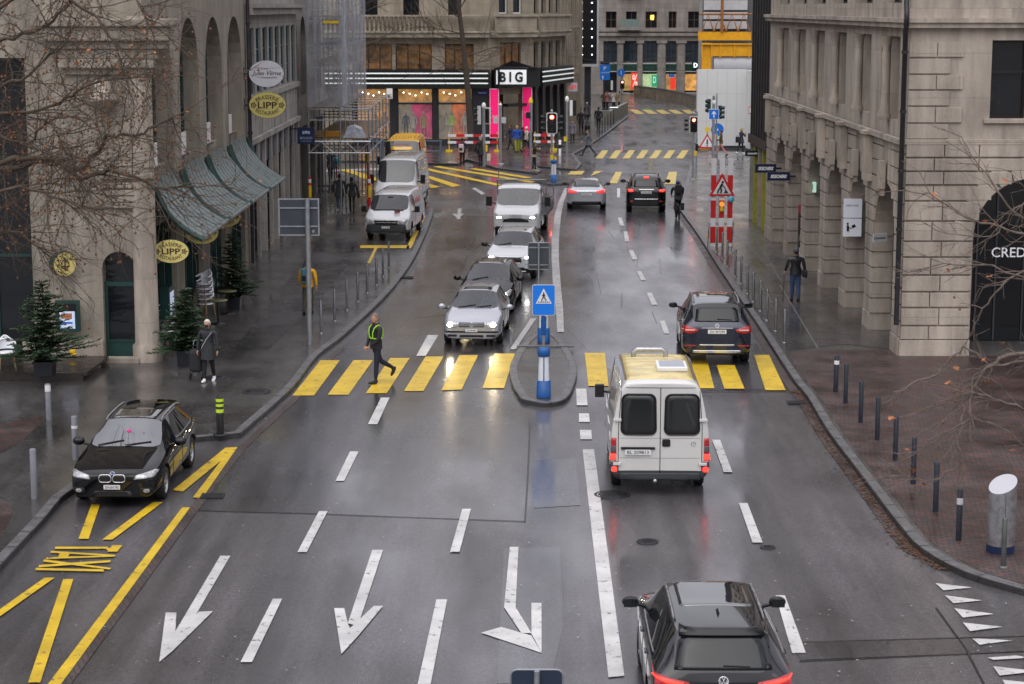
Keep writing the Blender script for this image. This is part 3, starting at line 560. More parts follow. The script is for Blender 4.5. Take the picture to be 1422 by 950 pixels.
# pier blocks, side
pb=MB(SANDP);courses=[ZP,.62]+[.62+.335*i*1.38 for i in range(1,9)]
crs=[ZP,.62];
while crs[-1]<5.75:crs.append(crs[-1]+.46)
crs[-1]=5.94
for k in range(7):
    a=-0.0 if k==0 else first+pitch*(k-1)+3.4;b_=first+pitch*k if k<6 else 29.4
    fbox(pb,O2,U2,N2,a+(.0 if k else .0),b_,ZP-.1,.62,.002,.1);fbox(pb,O2,U2,N2,a+.0,b_,.0,.01,.0,.0)
    for i in range(1,len(crs)-1):
        z0,z1=crs[i]+.025,crs[i+1]-.02;zm=z0-.06
        ex=0 if zm<2.96 else 1.7-1.7*math.sqrt(max(0,1-((min(zm,4.6)-2.96)/1.7)**2))
        ex=min(ex,1.35)
        fbox(pb,O2,U2,N2,(a-ex if k else a),(b_+ex if k<6 else b_),z0,z1,.002,.07)
        # block wraps onto the reveal facing the camera
        if k and zm<3.0:fbox(pb,O2,U2,N2,a-.045,a-.002,z0,z1,-.55,.07)
    # projecting pilaster over each pier
    c=(a+b_)/2
    if k:
        fbox(pb,O2,U2,N2,c-.32,c+.32,4.55,5.93,.072,.28);fbox(pb,O2,U2,N2,c-.4,c+.4,5.93,6.03,.092,.36)
for k in range(6):
    c=first+pitch*k+1.7;fbox(pb,O2,U2,N2,c-.16,c+.16,4.5,5.3,.072,.26);fbox(pb,O2,U2,N2,c-.1,c+.1,4.3,4.5,.072,.18)
fbox(pb,O2,U2,N2,0,29.4,5.93,6.08,.072,.2)
fbox(pb,O2,U2,N2,0,29.4,9.08,9.22,.002,.22);fbox(pb,O2,U2,N2,0,29.4,9.22,9.34,.002,.3);fbox(pb,O2,U2,N2,0,29.4,12.2,12.4,.002,.2)
pb.build('pier_blocks',rb,bevel=.02);bl.build('quoin_blocks',rb,bevel=.012);cm.build('cornice',rb)
# columns between upper windows
for k in range(6):
    a=first+pitch*k
    for uu in (a+1.7,):
        cb=MB(SANDP);y=uu;zb0,zt0=ZY(165,57),ZY(50,57)
        cb.lathe((-.12,y,0),[(.2,zb0-.02),(.22,zb0+.12),(.13,zb0+.3),(.11,zb0+.9),(.12,zt0-.5),(.1,zt0-.35),(.2,zt0-.1),(.24,zt0)],14);cb.build('column',rb)
    window(rb,O2,U2,N2,a+.3,a+1.55,ZY(165,57),ZY(50,57),.5,BLACK,GLD,1,2);window(rb,O2,U2,N2,a+1.85,a+3.1,ZY(165,57),ZY(50,57),.5,BLACK,GLD,1,2)
    window(rb,O2,U2,N2,a+.3,a+3.1,9.75,11.6,.4,BLACK,GLD,2,1)
window(rb,O,U,N,2.22,3.22,ZY(165,RY),ZY(56,RY),.35,mat('bronze_frame',(.03,.022,.018),.35,.5,var=.1),mat('tinted_see_through',(.02,.022,.025),.03,var=0,alpha=.45,ior=1.6),1,1,.07)
b=MB(mat('office_wall',(.05,.045,.04),.8,var=.3));b.b2(1.9,4.4,3.4,3.5,6.1,9);b.b2(1.8,1.9,.6,3.5,6.1,9);b.b2(4.4,4.5,.6,3.5,6.1,9);b.b2(1.9,4.4,.6,3.5,9.0,9.06);b.b2(1.9,4.4,.6,3.5,6.1,6.2);b.b2(1.9,4.4,1.9,2.0,8.2,9,m=mat('office_blind',(.1,.1,.09),.7,var=.3));b.build('office_room',rb)
w2=window(rb,O,U,N,5.2,6.2,ZY(165,RY),ZY(56,RY),.35,BLACK,GLD,1,1)
for a,b_ in((2.0,3.4),(5,6.4)):
    for z in(11,14.6):window(rb,O,U,N,a,b_,z,z+2.2,.35,BLACK,GLD,2,2)
# window bar and blind behind the front window
b=MB(BLACK);fbox(b,O,U,N,2.29,3.15,ZY(102,RY),ZY(98,RY),-.33,-.26);b.build('window_transom',rb)
# arcade back wall, ceiling
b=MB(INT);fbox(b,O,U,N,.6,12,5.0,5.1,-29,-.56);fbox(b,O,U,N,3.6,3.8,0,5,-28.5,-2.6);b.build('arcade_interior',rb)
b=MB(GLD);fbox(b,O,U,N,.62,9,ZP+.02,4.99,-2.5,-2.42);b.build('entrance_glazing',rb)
b=MB(mat('steel_mullion',(.1,.1,.11),.3,.8,var=0))
for u in(2.0,2.55,3.1,3.9,4.7):fbox(b,O,U,N,u,u+.05,ZP+.03,4.98,-2.41,-2.36)
b.build('entrance_mullions',rb)
b=MB(mat('entrance_floor',(.09,.085,.08),.3,var=.2));fbox(b,O,U,N,.65,9,ZP-.02,ZP+.012,-2.4,-.02);b.build('entrance_floor',rb)
t=text('bank_lettering','Credit'.upper()[0]+'REDIT',.3,mat('silver_letters',(.75,.76,.8),.3,.3,var=0,emit=.12),rb,(0,0,0),(pi/2,0,0),.02,width=1.28,height=.27)
xc=(XY(1372,350,RY+.7)+XY(1432,350,RY+.7))/2;t.location=(xc-RX+.12,.62,ZY(350,RY+.7))
# downpipe
b=MB(mat('lead_pipe',(.035,.035,.04),.4,.4,var=.2));px_=-.16
b.tube([(px_,-.14,1.0),(px_,-.14,9.0),(px_-.02,-.34,9.2),(px_-.02,-.34,9.5),(px_,-.16,9.7),(px_,-.16,22)],.07,10)
for z in(2,3.6,5.2,6.8,8.4,9.9):b.cyl((px_,-.14 if z<9 else -.16),.09,z,z+.08,10)
dp=b.build('downpipe',rb)
# blue tile plaque
b=MB(mat('plaque_blue',(.08,.2,.45),.3,var=.9,scale=22));x0=XY(1264,462,RY)-RX;zc=ZY(463,RY)
for (dx,dz,ww,hh) in((0,0,.27,.1),(0,.08,.16,.06)):fbox(b,O,U,N,x0+.15+dx-ww/2,x0+.15+dx+ww/2,zc+dz-hh/2,zc+dz+hh/2,.052,.062)
o=b.build('tile_plaque');o.location=(RX,RY,0);tag(o,'small blue and white tile plaque low on the sandstone corner pier','plaque')
# man behind the upper window is left dark inside
# ---- dark glass building beyond the arcade (right, further)
ob=thing('dark_clad_building','dark metal clad building with a yellow lit shopfront beyond the stone arcade','building',(10.8,84.2,0))
b=MB(mat('dark_cladding',(.035,.035,.038),.45,.4,var=.25));b.b2(0,12,0,6.4,3.9,22)
for i in range(7):b.box((-.03,.4+i*.9,13),(.06,.12,18))
b.b2(-.1,0,0,6.4,3.6,4.0);b.build('wall',ob)
YG=mat('yellow_green_frame',(.3,.3,.03),.4,var=.2)
b=MB(GLB);b.b2(.3,.4,0,6.4,.1,3.6);b.b2(.4,12,6.3,6.4,.1,3.6);b.build('shop_glazing',ob)
for i in range(5):
    b=MB(YG if i%2 else GSTONE);b.b2(-.02,.25,i*1.5,i*1.5+.2,0,3.6);b.build('pilaster',ob)
for i in range(1):
    b=MB(litmat('red_shop_lamp',(.9,.08,.03),1.5,0));b.b2(.2,.28,2.2,2.6,1.6,2.1);b.build('lit_display',ob)
# ================================================================== LEFT: brasserie
LX=-9.8
lb=thing('brasserie_building','weathered limestone corner building with tall arches and green metal canopies over the pavement','building',(LX,53.4,0))
O3,U3,N3=(0,0),(0,1),(1,0)
wb=MB(PLAST)
ar=[];up=[]
for k in range(4):
    a=.8+5.0*k;ar.append((a,a+3.6,0,ZY(27,60)-.05+.1,1.7));up+=[(a+.1,a+1.6,10,12.5),(a+2,a+3.5,10,12.5)]
facade(wb,O3,U3,N3,[(0,9.6,ar),(9.6,20,up+[(u[0],u[1],14,16.5) for u in []])],.75,u1=20.4,u0=.35)
# front face towards the camera
O4,U4,N4=(0,0),(-1,0),(0,-1)
dz1=ZY(346,54);
facade(wb,O4,U4,N4,[(0,4.4,[(.38,1.28,.18,dz1,.45)]),(4.4,20,[])],.35,u1=3.12,u0=0.0)
wb.add([(0,.01,0),(0,.36,0),(0,.36,20),(0,.01,20)],[(0,1,2,3)])
facade(wb,O4,U4,N4,[(0,20,[(3.16,6.6,.25,8.3),(7.4,11,.25,8.3)])],.9,u1=24,u0=3.12)
for a,b_ in((3.16,6.6),(7.4,11)):window(lb,O4,U4,N4,a,b_,.25,8.3,.8,GREEN,GLD,3,3,.1)
wb.add([(0,0,20),(-24,0,20),(-24,20.4,20),(0,20.4,20)],[(0,1,2,3)]);wb.build('wall',lb)
b=MB(SANDP);b.lathe((-.13,.1,0),[(.4,0),(.4,.55),(.33,.62),(.31,3.4),(.31,9.4)],24);b.build('corner_column',lb)
b=MB(SANDP);fbox(b,O4,U4,N4,1.3,3.5,ZP-.05,ZY(473,53.3),.002,.08);fbox(b,O4,U4,N4,.3,1.35,ZP-.05,ZP+.14,.002,.3);b.build('plinth',lb,bevel=.015)
# relief and big cornice on the front
ry=53.2
def fx(px,py=60):return -(XY(px,py,ry)-LX)
b=MB(PLAST)
c0,c1=fx(246,30),fx(47,30)
for (za,zb_,d0,ex) in ((ZY(37,ry),ZY(26,ry),.62,.0),(ZY(57,ry),ZY(37,ry),.5,-.18),(ZY(68,ry),ZY(57,ry),.34,-.3),(ZY(82,ry),ZY(68,ry),.26,-.55),(ZY(95,ry),ZY(82,ry),.34,-.62),(ZY(104,ry),ZY(95,ry),.2,-.7)):
    fbox(b,O4,U4,N4,c0-ex,c1+ex,za,zb_,.003,d0)
fbox(b,O4,U4,N4,c0+.75,c1-.75,ZY(290,ry),ZY(104,ry),.003,.07)
fbox(b,O4,U4,N4,fx(204,200),fx(200,200)+.0,ZY(310,ry),ZY(98,ry),.003,.12)
mt=MB(PLAST)
b.build('cornice',lb,bevel=.03)
b=MB(SANDP);xc=-fx(143,130);zc=ZY(140,ry)
b.lathe((xc,-.2,zc),[(.0,-.35),(.12,-.3),(.32,-.05),(.42,.0),(.42,.08),(.25,.25),(.2,.55),(0,.62)],14);b.build('finial',lb)
b=MB(PLAST)
for i,(w_,z_) in enumerate(((1.5,245),(1.35,258),(1.2,268),(1.05,277),(.8,286))):
    fbox(b,O4,U4,N4,-xc-w_/2-.55,-xc+w_/2-.55,ZY(z_+4,ry),ZY(z_-4,ry),.075,.2-.02*i)
b.build('relief_ornament',lb,bevel=.02)
b=MB(GREEN);fbox(b,O4,U4,N4,-.13,.0,4.4,9.4,.0,.01);b.b2(.002,.05,.1,.35,4.2,8.4);b.build('green_strip_window',lb)
# door
fbd=thing
b=MB(GREEN);fbox(b,O4,U4,N4,.4,.47,.2,2.3,-.3,-.22);fbox(b,O4,U4,N4,1.19,1.26,.2,2.3,-.3,-.22);fbox(b,O4,U4,N4,.47,1.19,.2,.62,-.3,-.24);fbox(b,O4,U4,N4,.47,1.19,2.15,2.27,-.3,-.22);fbox(b,O4,U4,N4,.47,1.19,.62,.68,-.3,-.22)
dr=b.build('door',lb);b=MB(GLD);fbox(b,O4,U4,N4,.41,1.25,.2,dz1,-.34,-.301);b.build('pane',dr)
# street side: windows, dark shop fronts, canopies
for k in range(4):
    a=.8+5*k
    window(lb,O3,U3,N3,a+.05,a+3.55,5.25,9.2,.55,GREEN,GLD,3,3,.09)
    b=MB(GREEN);
    for u in(a+.02,a+1.15,a+2.35,a+3.5):fbox(b,O3,U3,N3,u,u+.09,ZP,3.6,-.3,-.15)
    fbox(b,O3,U3,N3,a+.11,a+3.5,2.5,2.6,-.3,-.17);fbox(b,O3,U3,N3,a+.11,a+3.5,ZP,.7,-.3,-.2);fbox(b,O3,U3,N3,a+.02,a+3.59,3.6,4.4,-.3,-.12);sf=b.build('shopfront',lb)
    b=MB(GLD);fbox(b,O3,U3,N3,a+.05,a+3.55,.7,3.6,-.38,-.31);b.build('pane',sf)
    b=MB(LGREY if k else LGREY);fbox(b,O3,U3,N3,a+.0,a+3.6,4.4,5.2,-.6,-.2,m=PLAST);b.build('spandrel',lb)
    b=MB(WHITE);fbox(b,O3,U3,N3,a+.5,a+1.6,ZY(205,58+5*k)+.0 if 0 else 5.25,5.9,-.19,-.12);fbox(b,O3,U3,N3,a+.44,a+1.66,5.2,5.25,-.2,-.05,m=BLACK);b.build('white_panel',lb)
    # canopy: curved standing seam roof
    prof=[((1-t)**2*.03+2*t*(1-t)*.25+t*t*1.36,(1-t)**2*5.0+2*t*(1-t)*3.95+t*t*3.42) for t in [i/10 for i in range(11)]]
    b=MB(COPPER);a0,a1=a+.02,a+4.45
    def ye(x):return a+3.6+(a1-a-3.6)*min(1,x/.35)
    vs=[]
    for x,z in prof:vs+=[(x,a0,z),(x,ye(x),z)]
    vs2=[(x,y,z-.05) for x,y,z in vs];n=len(prof)
    b.add(vs+vs2,[(2*i,2*i+1,2*i+3,2*i+2) for i in range(n-1)]+[(2*n+2*i,2*n+2*i+1,2*n+2*i+3,2*n+2*i+2) for i in range(n-1)]+[(2*i,2*i+2,2*n+2*i+2,2*n+2*i) for i in range(n-1)]+[(2*i+1,2*i+3,2*n+2*i+3,2*n+2*i+1) for i in range(n-1)],smooth=False)
    cn=b.build('canopy',lb)
    b=MB(COPPER)
    for j in range(9):
        y=a0+.02+(a1-a0-.04)*j/8;b.tube([(x,y,z+.015) for x,z in prof if y<ye(x)] if y>a+3.6 else [(x,y,z+.015) for x,z in prof],.008,5)
    b.build('seams',cn)
    b=MB(GREEN);x,z=prof[-1];b.tube([(x,a0,z-.02),(x,a1,z-.02)],.075,10,m=COPPER)
    for y in(a0,a1):b.tube([(x_,y,z_-.08) for x_,z_ in prof if x_>-.05],.075,6)
    b.build('canopy_edge',cn)
b=MB(mat('rusty_pipe',(.055,.045,.045),.4,.4,var=.3));b.tube([(.12,20.45,.2),(.12,20.45,20)],.075,10)
for z in(3,5,7,9):b.cyl((.12,20.45),.1,z,z+.1,10)
b.build('downpipe',lb)
# green menu case, poster case on the wall are things hanging on it (lower down)
# ---- second left building (grey stone, tall windows)
b2=thing('grey_stone_building','plain grey stone building with tall narrow windows and navy shop fascias','building',(LX,74,0))
wb=MB(GSTONE);ops=[];sh=[];u3=[]
for k in range(4):
    a=1.0+4.1*k;ops+=[(a,a+1.45,6.35,8.85),(a+2.05,a+3.5,6.35,8.85)];u3+=[(a,a+3.3,10.6,13)];sh.append((a,a+3.4,0,4.5))
facade(wb,O3,U3,N3,[(0,5,sh),(5,9.5,ops),(9.5,20,u3)],.3,u1=17.4)
wb.add([(0,17.4,0),(-14,17.4,0),(-14,17.4,20),(0,17.4,20)],[(0,1,2,3)]);wb.add([(0,0,20),(-14,0,20),(-14,17.4,20),(0,17.4,20)],[(0,1,2,3)])
wb.build('wall',b2)
for o in ops:window(b2,O3,U3,N3,*o,.16,mat('teal_frame',(.02,.08,.1),.4,var=.1),GLD,1,3)
for k,o in enumerate(sh):
    window(b2,O3,U3,N3,o[0],o[1],ZP,3.55,.35,BLACK,GLD if k%2 else GLB,3,2,name='shopfront')
    b=MB(NAVY);fbox(b,O3,U3,N3,o[0]+.05,o[1]-.05,3.6,4.5,-.12,-.02);fs=b.build('fascia',b2)
    b=MB(LGREY);fbox(b,O3,U3,N3,(o[0]+o[1])/2-.25,(o[0]+o[1])/2+.25,3.85,4.25,-.018,-.01);b.build('crest',fs)
b=MB(GSTONE)
fbox(b,O3,U3,N3,0,17.4,9.35,9.6,.002,.3);fbox(b,O3,U3,N3,0,17.4,9.6,9.75,.002,.42);fbox(b,O3,U3,N3,0,17.4,6.1,6.3,.002,.14);fbox(b,O3,U3,N3,0,17.4,4.55,4.75,.002,.16)
for k in range(9):
    u=.35+2.05*k;fbox(b,O3,U3,N3,u,u+.3,4.76,6.09,.002,.03);fbox(b,O3,U3,N3,u,u+.3,0,4.54,.002,.1)
for k in range(6):
    a=.9+2.05*k
b.build('cornice',b2)
# ---- scaffolded building behind
b3=thing('scaffolded_building','grey building hidden behind scaffold netting','building',(LX-.4,91.5,0))
wb=MB(GSTONE);op=[(1.5+4*k,4+4*k,5.4,9.2,1.2) for k in range(4)]
facade(wb,O3,U3,N3,[(0,4.8,[(1.0+4*k,4.2+4*k,.1,3.9) for k in range(4)]),(4.8,20,op)],.5,u1=18)
wb.add([(0,0,0),(-14,0,0),(-14,0,20),(0,0,20)],[(0,1,2,3)]);wb.add([(0,18,0),(-14,18,0),(-14,18,20),(0,18,20)],[(0,1,2,3)]);wb.build('wall',b3)
b=MB(GLD);fbox(b,O3,U3,N3,.8,17.5,.2,9.4,-.6,-.51);b.build('glazing',b3)
# ---- scaffold
sf=thing('scaffold','galvanised scaffold with pedestrian tunnel, truss, decks and translucent grey netting','scaffold',(LX,92,0))
b=MB(GALV)
xs=[.45,1.9,3.2];ys=[0,2.6,5.2,7.8,10.4,13,15.6]
for y in ys:
    for x in xs:
        b.tube([(x,y,.12),(x,y,12 if x<2.5 else 5.0)],.035,6)
for x in xs:
    for z in(3.0,3.55,5.0,6.9,7.4,7.9,9,9.5,10.5):
        if x>2.5 and z>5.1:continue
        b.tube([(x,0,z),(x,15.6,z)],.028,6)
for y in ys:
    for z in(3.0,3.55,4.5,5.0):b.tube([(.45,y,z),(3.2,y,z)],.028,6)
    for z in(6.9,7.9,9,10.5):b.tube([(.45,y,z),(1.9,y,z)],.028,6)
b.build('tube_frame',sf)
b=MB(mat('aluminium_truss',(.55,.56,.58),.35,.8,var=.1))
for y in(0.0,):
    b.tube([(.4,-.05,3.52),(3.3,-.05,3.52)],.035,6);b.tube([(.4,-.05,3.0),(3.3,-.05,3.0)],.035,6)
    for i in range(5):
        x=.45+i*.56;b.tube([(x,-.05,3.52 if i%2 else 3.0),(x+.56,-.05,3.0 if i%2 else 3.52)],.025,6)
    for x in(.45,1.57,2.69,3.25):b.tube([(x,-.05,3.0),(x,-.05,3.52)],.022,6)
b.build('truss',sf)
WOOD=mat('scaffold_wood',(.17,.11,.06),.6,var=.4,scale=6)
b=MB(WOOD);
for z,x1 in((3.62,3.1),(5.05,1.85),(7.1,1.85),(9.2,1.85)):b.b2(.5,x1,.05,15.5,z,z+.05)
b.build('decking',sf)
NET=mat('scaffold_netting',(.42,.43,.47),.8,var=.3,scale=1.2,alpha=.42)
b=MB(NET);b.add([(1.98,-.06,5.1),(1.98,15.7,5.1),(1.98,15.7,12),(1.98,-.06,12)],[(0,1,2,3)]);b.add([(.4,-.08,5.1),(1.98,-.08,5.1),(1.98,-.08,12),(.4,-.08,12)],[(0,1,2,3)])
nb=b.build('netting',sf)
b=MB(mat('folded_netting',(.5,.51,.55),.8,var=.3,alpha=.75))
for i in range(7):b.tube([(1.9,1.5+i*.35,5.1),(1.95+.05*math.sin(i),1.55+i*.35,12)],.05,5)
b.build('gathered_netting',sf)
b=MB(YEL);b.b2(1.2,1.9,-.16,-.1,8.9,9.02);b.build('yellow_banner',sf)
for x in(.45,3.2):
    b=MB(RED);b.cyl((x,-.0),.07,.25,1.9,8);b.cyl((x,0),.075,.95,1.5,8,m=YEL);b.cyl((x,0),.073,1.62,1.8,8,m=WHITE);b.build('warning_sleeve',sf)
b=MB(RED);b.cyl((2.5,9),.06,.2,3.4,8);b.cyl((2.5,9),.11,1.9,2.3,8,m=YEL);b.build('warning_sleeve',sf)
# stored materials on the deck
for i,(x,y,dx,dy,dz,mm,lab) in enumerate(((.9,.6,.5,.8,.3,WOOD,'small timber crate left on the low scaffold deck'),(1.5,.9,.7,.5,.25,mat('orange_formwork',(.5,.22,.03),.5),'orange formwork boards stacked on the low scaffold deck'))):
    b=MB(mm)
    for k in range(3):b.b2(-dx/2,dx/2,-dy/2,dy/2,.03+k*dz/3,.03+(k+.8)*dz/3)
    for xx in(-dx/2,dx/2-.05):b.b2(xx,xx+.05,-dy/2-.01,dy/2+.01,.0,dz+.04)
    o=b.build('material_stack');o.location=(LX+x,92+y,3.68);tag(o,lab,'building material')
b=MB(mat('grey_sheeting',(.3,.32,.37),.5,var=.4,scale=5));r1=random.Random(5)
vs=[];n=7
for i in range(n):
    for j in range(n):
        x=-.5+i/(n-1)*1.0;y=-.45+j/(n-1)*.9;z=.55*math.exp(-3*(x*x+y*y))+.09*r1.random() if 0<i<n-1 and 0<j<n-1 else 0
        vs.append((x,y,z))
b.add(vs,[(i*n+j,i*n+j+1,(i+1)*n+j+1,(i+1)*n+j) for i in range(n-1) for j in range(n-1)],smooth=False)
o=b.build('plastic_sheeting');o.location=(LX+2.5,92.7,3.68);tag(o,'crumpled grey plastic sheeting heaped on the low scaffold deck','sheeting')
# ================================================================== BIG store
bg_=thing('striped_store_building','beige stone store building with black awning of white light stripes and lit shop windows','building',(0,0,0))
A=(-16,139.5);B_=(-1.55,139.5);Cc=(1.35,142.4);D_=(3.75,150.6);E_=(5.3,163)
def frame(p,q):
    dx,dy=q[0]-p[0],q[1]-p[1];L=math.hypot(dx,dy);return p,(dx/L,dy/L),(dy/L,-dx/L),L
FA=frame(A,B_);FB=frame(B_,Cc);FC=frame(Cc,D_);FD=frame(D_,E_)
Y0=139.5
zc0,zc1=ZY(122,Y0),ZY(99,Y0)
def U_of(px):return XY(px,150,Y0)-A[0]
wb=MB(BEIGE)
w_up=[(U_of(a),U_of(b_),ZY(98,Y0)+.0,ZY(61,Y0)) for a,b_ in((495,545),(550,600),(618,658))]
w_top=[(U_of(a),U_of(b_),ZY(23,Y0),ZY(23,Y0)+2.3) for a,b_ in((502,526),(561,583),(623,641))]
w_gr=[(U_of(a),U_of(b_),.55,zc0-.1) for a,b_ in((495,541),(552,601),(608,656))]
w_top0=[(u[0],u[1],u[2]+4,u[3]+4) for u in w_top]
facade(wb,A,FA[1],FA[2],[(0,zc0,w_gr),(zc0,7.6,[(u[0],u[1],max(u[2],5.35),u[3]) for u in w_up]),(7.6,12.5,w_top),(12.5,22,w_top0)],.4,u1=FA[3])
facade(wb,B_,FB[1],FB[2],[(0,zc0,[(.9,3.2,.1,3.6)]),(zc0,7.6,[(1.0,3.1,5.4,7.2)]),(7.6,22,[(.9,1.8,9.2,11.5),(2.3,3.2,9.2,11.5)])],.4,u1=FB[3])
facade(wb,Cc,FC[1],FC[2],[(0,zc0,[(.6+2.0*k,2.1+2.0*k,.3,3.8) for k in range(4)]),(zc0,7.6,[(.7+2.0*k,1.9+2.0*k,5.2,7.2) for k in range(4)]),(7.6,22,[(.7+2.0*k,1.9+2.0*k,9.2,11.5) for k in range(4)])],.35,u1=FC[3])
sd=[(.5+1.75*k,1.65+1.75*k) for k in range(7)]
facade(wb,D_,FD[1],FD[2],[(0,4.4,[(a,b_,.2,3.9) for a,b_ in sd]),(4.4,8,[(a,b_,4.9,7.4) for a,b_ in sd]),(8,12,[(a,b_,8.6,11) for a,b_ in sd]),(12,22,[(a,b_,12.6,15) for a,b_ in sd])],.35,u1=FD[3])
wb.add([(E_[0],E_[1],0),(-16,163,0),(-16,163,22),(E_[0],E_[1],22)],[(0,1,2,3)]);wb.build('wall',bg_)
b=MB(BEIGE)
for fr in(FA,FB,FC):
    fbox(b,*fr[:3],0,fr[3],7.55,7.85,.002,.7);fbox(b,*fr[:3],0,fr[3],7.85,8.0,.002,.8);fbox(b,*fr[:3],0,fr[3],8.95,9.1,.35,.75)
fbox(b,*FD[:3],0,FD[3],8.0,8.2,.002,.2);fbox(b,*FD[:3],0,FD[3],4.3,4.6,.002,.2)
for i in range(9):fbox(b,*FD[:3],i*1.75,i*1.75+.3,.1,12,.002,.25)
for fr in(FB,FC):fbox(b,*fr[:3],0,fr[3],8.0,8.95,.5,.62)
b.build('ledge',bg_,bevel=.03)
b=MB(BEIGE);u=.2
while u<FA[3]-4.2:
    x=A[0]+u;b.lathe((x,139.5-.55,8.0),[(.1,0),(.1,.08),(.05,.2),(.11,.42),(.05,.72),(.1,.85),(.1,.95)],7);u+=.3
b.build('balustrade',bg_)
for o in w_top:window(bg_,A,FA[1],FA[2],*o,.3,BLACK,GLD,2,2)
for o in w_up:
    w_=window(bg_,A,FA[1],FA[2],o[0],o[1],max(o[2],5.35),o[3],.3,BLACK,DIML,3,1)
for k in range(4):
    window(bg_,Cc,FC[1],FC[2],.7+2.0*k,1.9+2.0*k,5.2,7.2,.3,BLACK,GLD,1,1);window(bg_,Cc,FC[1],FC[2],.7+2.0*k,1.9+2.0*k,9.2,11.5,.3,BLACK,GLD,1,1);window(bg_,Cc,FC[1],FC[2],.6+2.0*k,2.1+2.0*k,.3,3.8,.3,BLACK,GLD,1,1)
for a in(.9,2.3):window(bg_,B_,FB[1],FB[2],a,a+.9,9.2,11.5,.25,WHITE,GLD,1,1)
window(bg_,B_,FB[1],FB[2],1.0,3.1,5.4,7.2,.25,BLACK,DIML,3,1)
for a,b_ in sd:
    window(bg_,D_,FD[1],FD[2],a,b_,4.9,7.4,.3,BLACK,GLD,1,1);window(bg_,D_,FD[1],FD[2],a,b_,.2,3.9,.3,BLACK,GLD,1,1);window(bg_,D_,FD[1],FD[2],a,b_,8.6,11,.3,BLACK,GLD,1,1)
# dark cladding of ground floor
b=MB(DKSTN);us=[0,w_gr[0][0]]
prev=w_gr[0][0]-.3
for i,o in enumerate(w_gr):
    fbox(b,*FA[:3],prev,o[0],.1,zc0,.002,.15);prev=o[1]
fbox(b,*FA[:3],prev,FA[3]-.02,.1,zc0,.002,.15);fbox(b,*FA[:3],w_gr[0][0],FA[3]-.5,.05,.56,.16,.22)
fbox(b,*FB[:3],0,.85,.1,zc0,.002,.15);fbox(b,*FB[:3],3.25,FB[3],.1,zc0,.002,.15)
for i in range(5):fbox(b,*FC[:3],i*2.0+.05,i*2.0+.55,.1,zc0,.002,.3)
b.build('dark_cladding',bg_)
# shop windows with backdrops
for i,(o,mm) in enumerate(zip(w_gr,(WARM,ROSE,ORG))):
    b=MB(mm);
    if i:
        mid=o[0]+(o[1]-o[0])*.38
        fbox(b,*FA[:3],mid,o[1],.56,3.0,-1.3,-1.25);fbox(b,*FA[:3],o[0],mid,.56,3.0,-1.3,-1.25,m=litmat('pale_lit_wall',(.4,.33,.22),.2,.5))
        fbox(b,*FA[:3],o[0],o[1],3.05,zc0,-1.3,-1.25,m=WARM)
    else:fbox(b,*FA[:3],o[0],o[1],.56,zc0,-1.6,-1.55)
    fbox(b,*FA[:3],o[0],o[1],.5,.56,-1.6,-.05,m=litmat('shop_floor',(.3,.18,.1),.25));fbox(b,*FA[:3],o[0]-.02,o[0],.5,zc0,-1.6,-.41,m=INT);fbox(b,*FA[:3],o[1],o[1]+.02,.5,zc0,-1.6,-.41,m=INT)
    b.build('shop_interior',bg_)
    f=MB(BLACK)
    for u in(o[0],o[1]-.06):fbox(f,*FA[:3],u,u+.06,.56,zc0-.1,-.12,-.04)
    fbox(f,*FA[:3],o[0]+.06,o[1]-.06,2.95,3.05,-.12,-.04);w_=f.build('shop_window',bg_)
    gg=MB(GLC);fbox(gg,*FA[:3],o[0]+.06,o[1]-.06,.57,zc0-.1,-.09,-.08);gg.build('pane',w_)
    for k in range(5):
        l=MB(WLAMP);l.ell((A[0]+o[0]+.4+k*(o[1]-o[0]-.8)/4,139.5+.6+.3*(k%2),zc0-.35-.1*(k%3)),(.04,.04,.04),8,6);l.build('spot_lamp',w_)
b=MB(INT);fbox(b,*FB[:3],.9,3.2,.1,3.6,-2.0,-1.9);b.build('entrance_back',bg_)
b=MB(litmat('entrance_lit_goods',(.6,.2,.08),.5,.9,4));fbox(b,*FB[:3],1.9,2.9,.3,3.0,-1.88,-1.8);b.build('lit_display',bg_)
b=MB(BLACK);fbox(b,*FB[:3],1.3,3.2,2.75,2.95,-.3,.5);b.build('door_canopy',bg_)
# striped awning fascia
b=MB(BLACK)
FAs=[FA,FB,FC]
for fr in FAs:fbox(b,*fr[:3],-.0,fr[3],zc0,zc1+.12,.16,.9)
b.add([(-1.4,138.6,zc1+.1),(2.0,141.2,zc1+.1),(.0,139.4,zc1+.75),(-1.2,140.4,zc1+.1),(1.1,143,zc1+.1)],[(0,1,2),(0,2,3),(1,4,2)]);aw=b.build('awning',bg_)
for j in range(3):
    for fr,ua,ub in((FA,0,FA[3]-.1),(FC,-.2,FC[3])):
        z=zc1-.12-j*.34
        if fr is FA:ub-=.0
        s_=MB(LINEL);fbox(s_,*fr[:3],ua,ub,z-.042,z+.042,.901,.93);s_.build('light_stripe',aw)
sg=thing('store_sign','illuminated white panel with black letters BIG over the corner entrance','sign',(0,0,0))
M_=((B_[0]+Cc[0])/2,(B_[1]+Cc[1])/2)
ang=math.atan2(FB[1][1],FB[1][0])
sy=139.0
xs0,xs1=XY(689,107,sy),XY(731,107,sy)
b=MB(BLACK);b.b2(xs0-.12,xs1+.12,sy-.0,sy+.6,ZY(118,sy)-.1,ZY(96,sy)+.08);b.build('sign_box',sg)
b=MB(mat('white_lit_sign',(.8,.82,.84),.5,var=.05,emit=.25));b.b2(xs0,xs1,sy-.06,sy-.002,ZY(117,sy),ZY(97,sy));b.build('sign_face',sg)
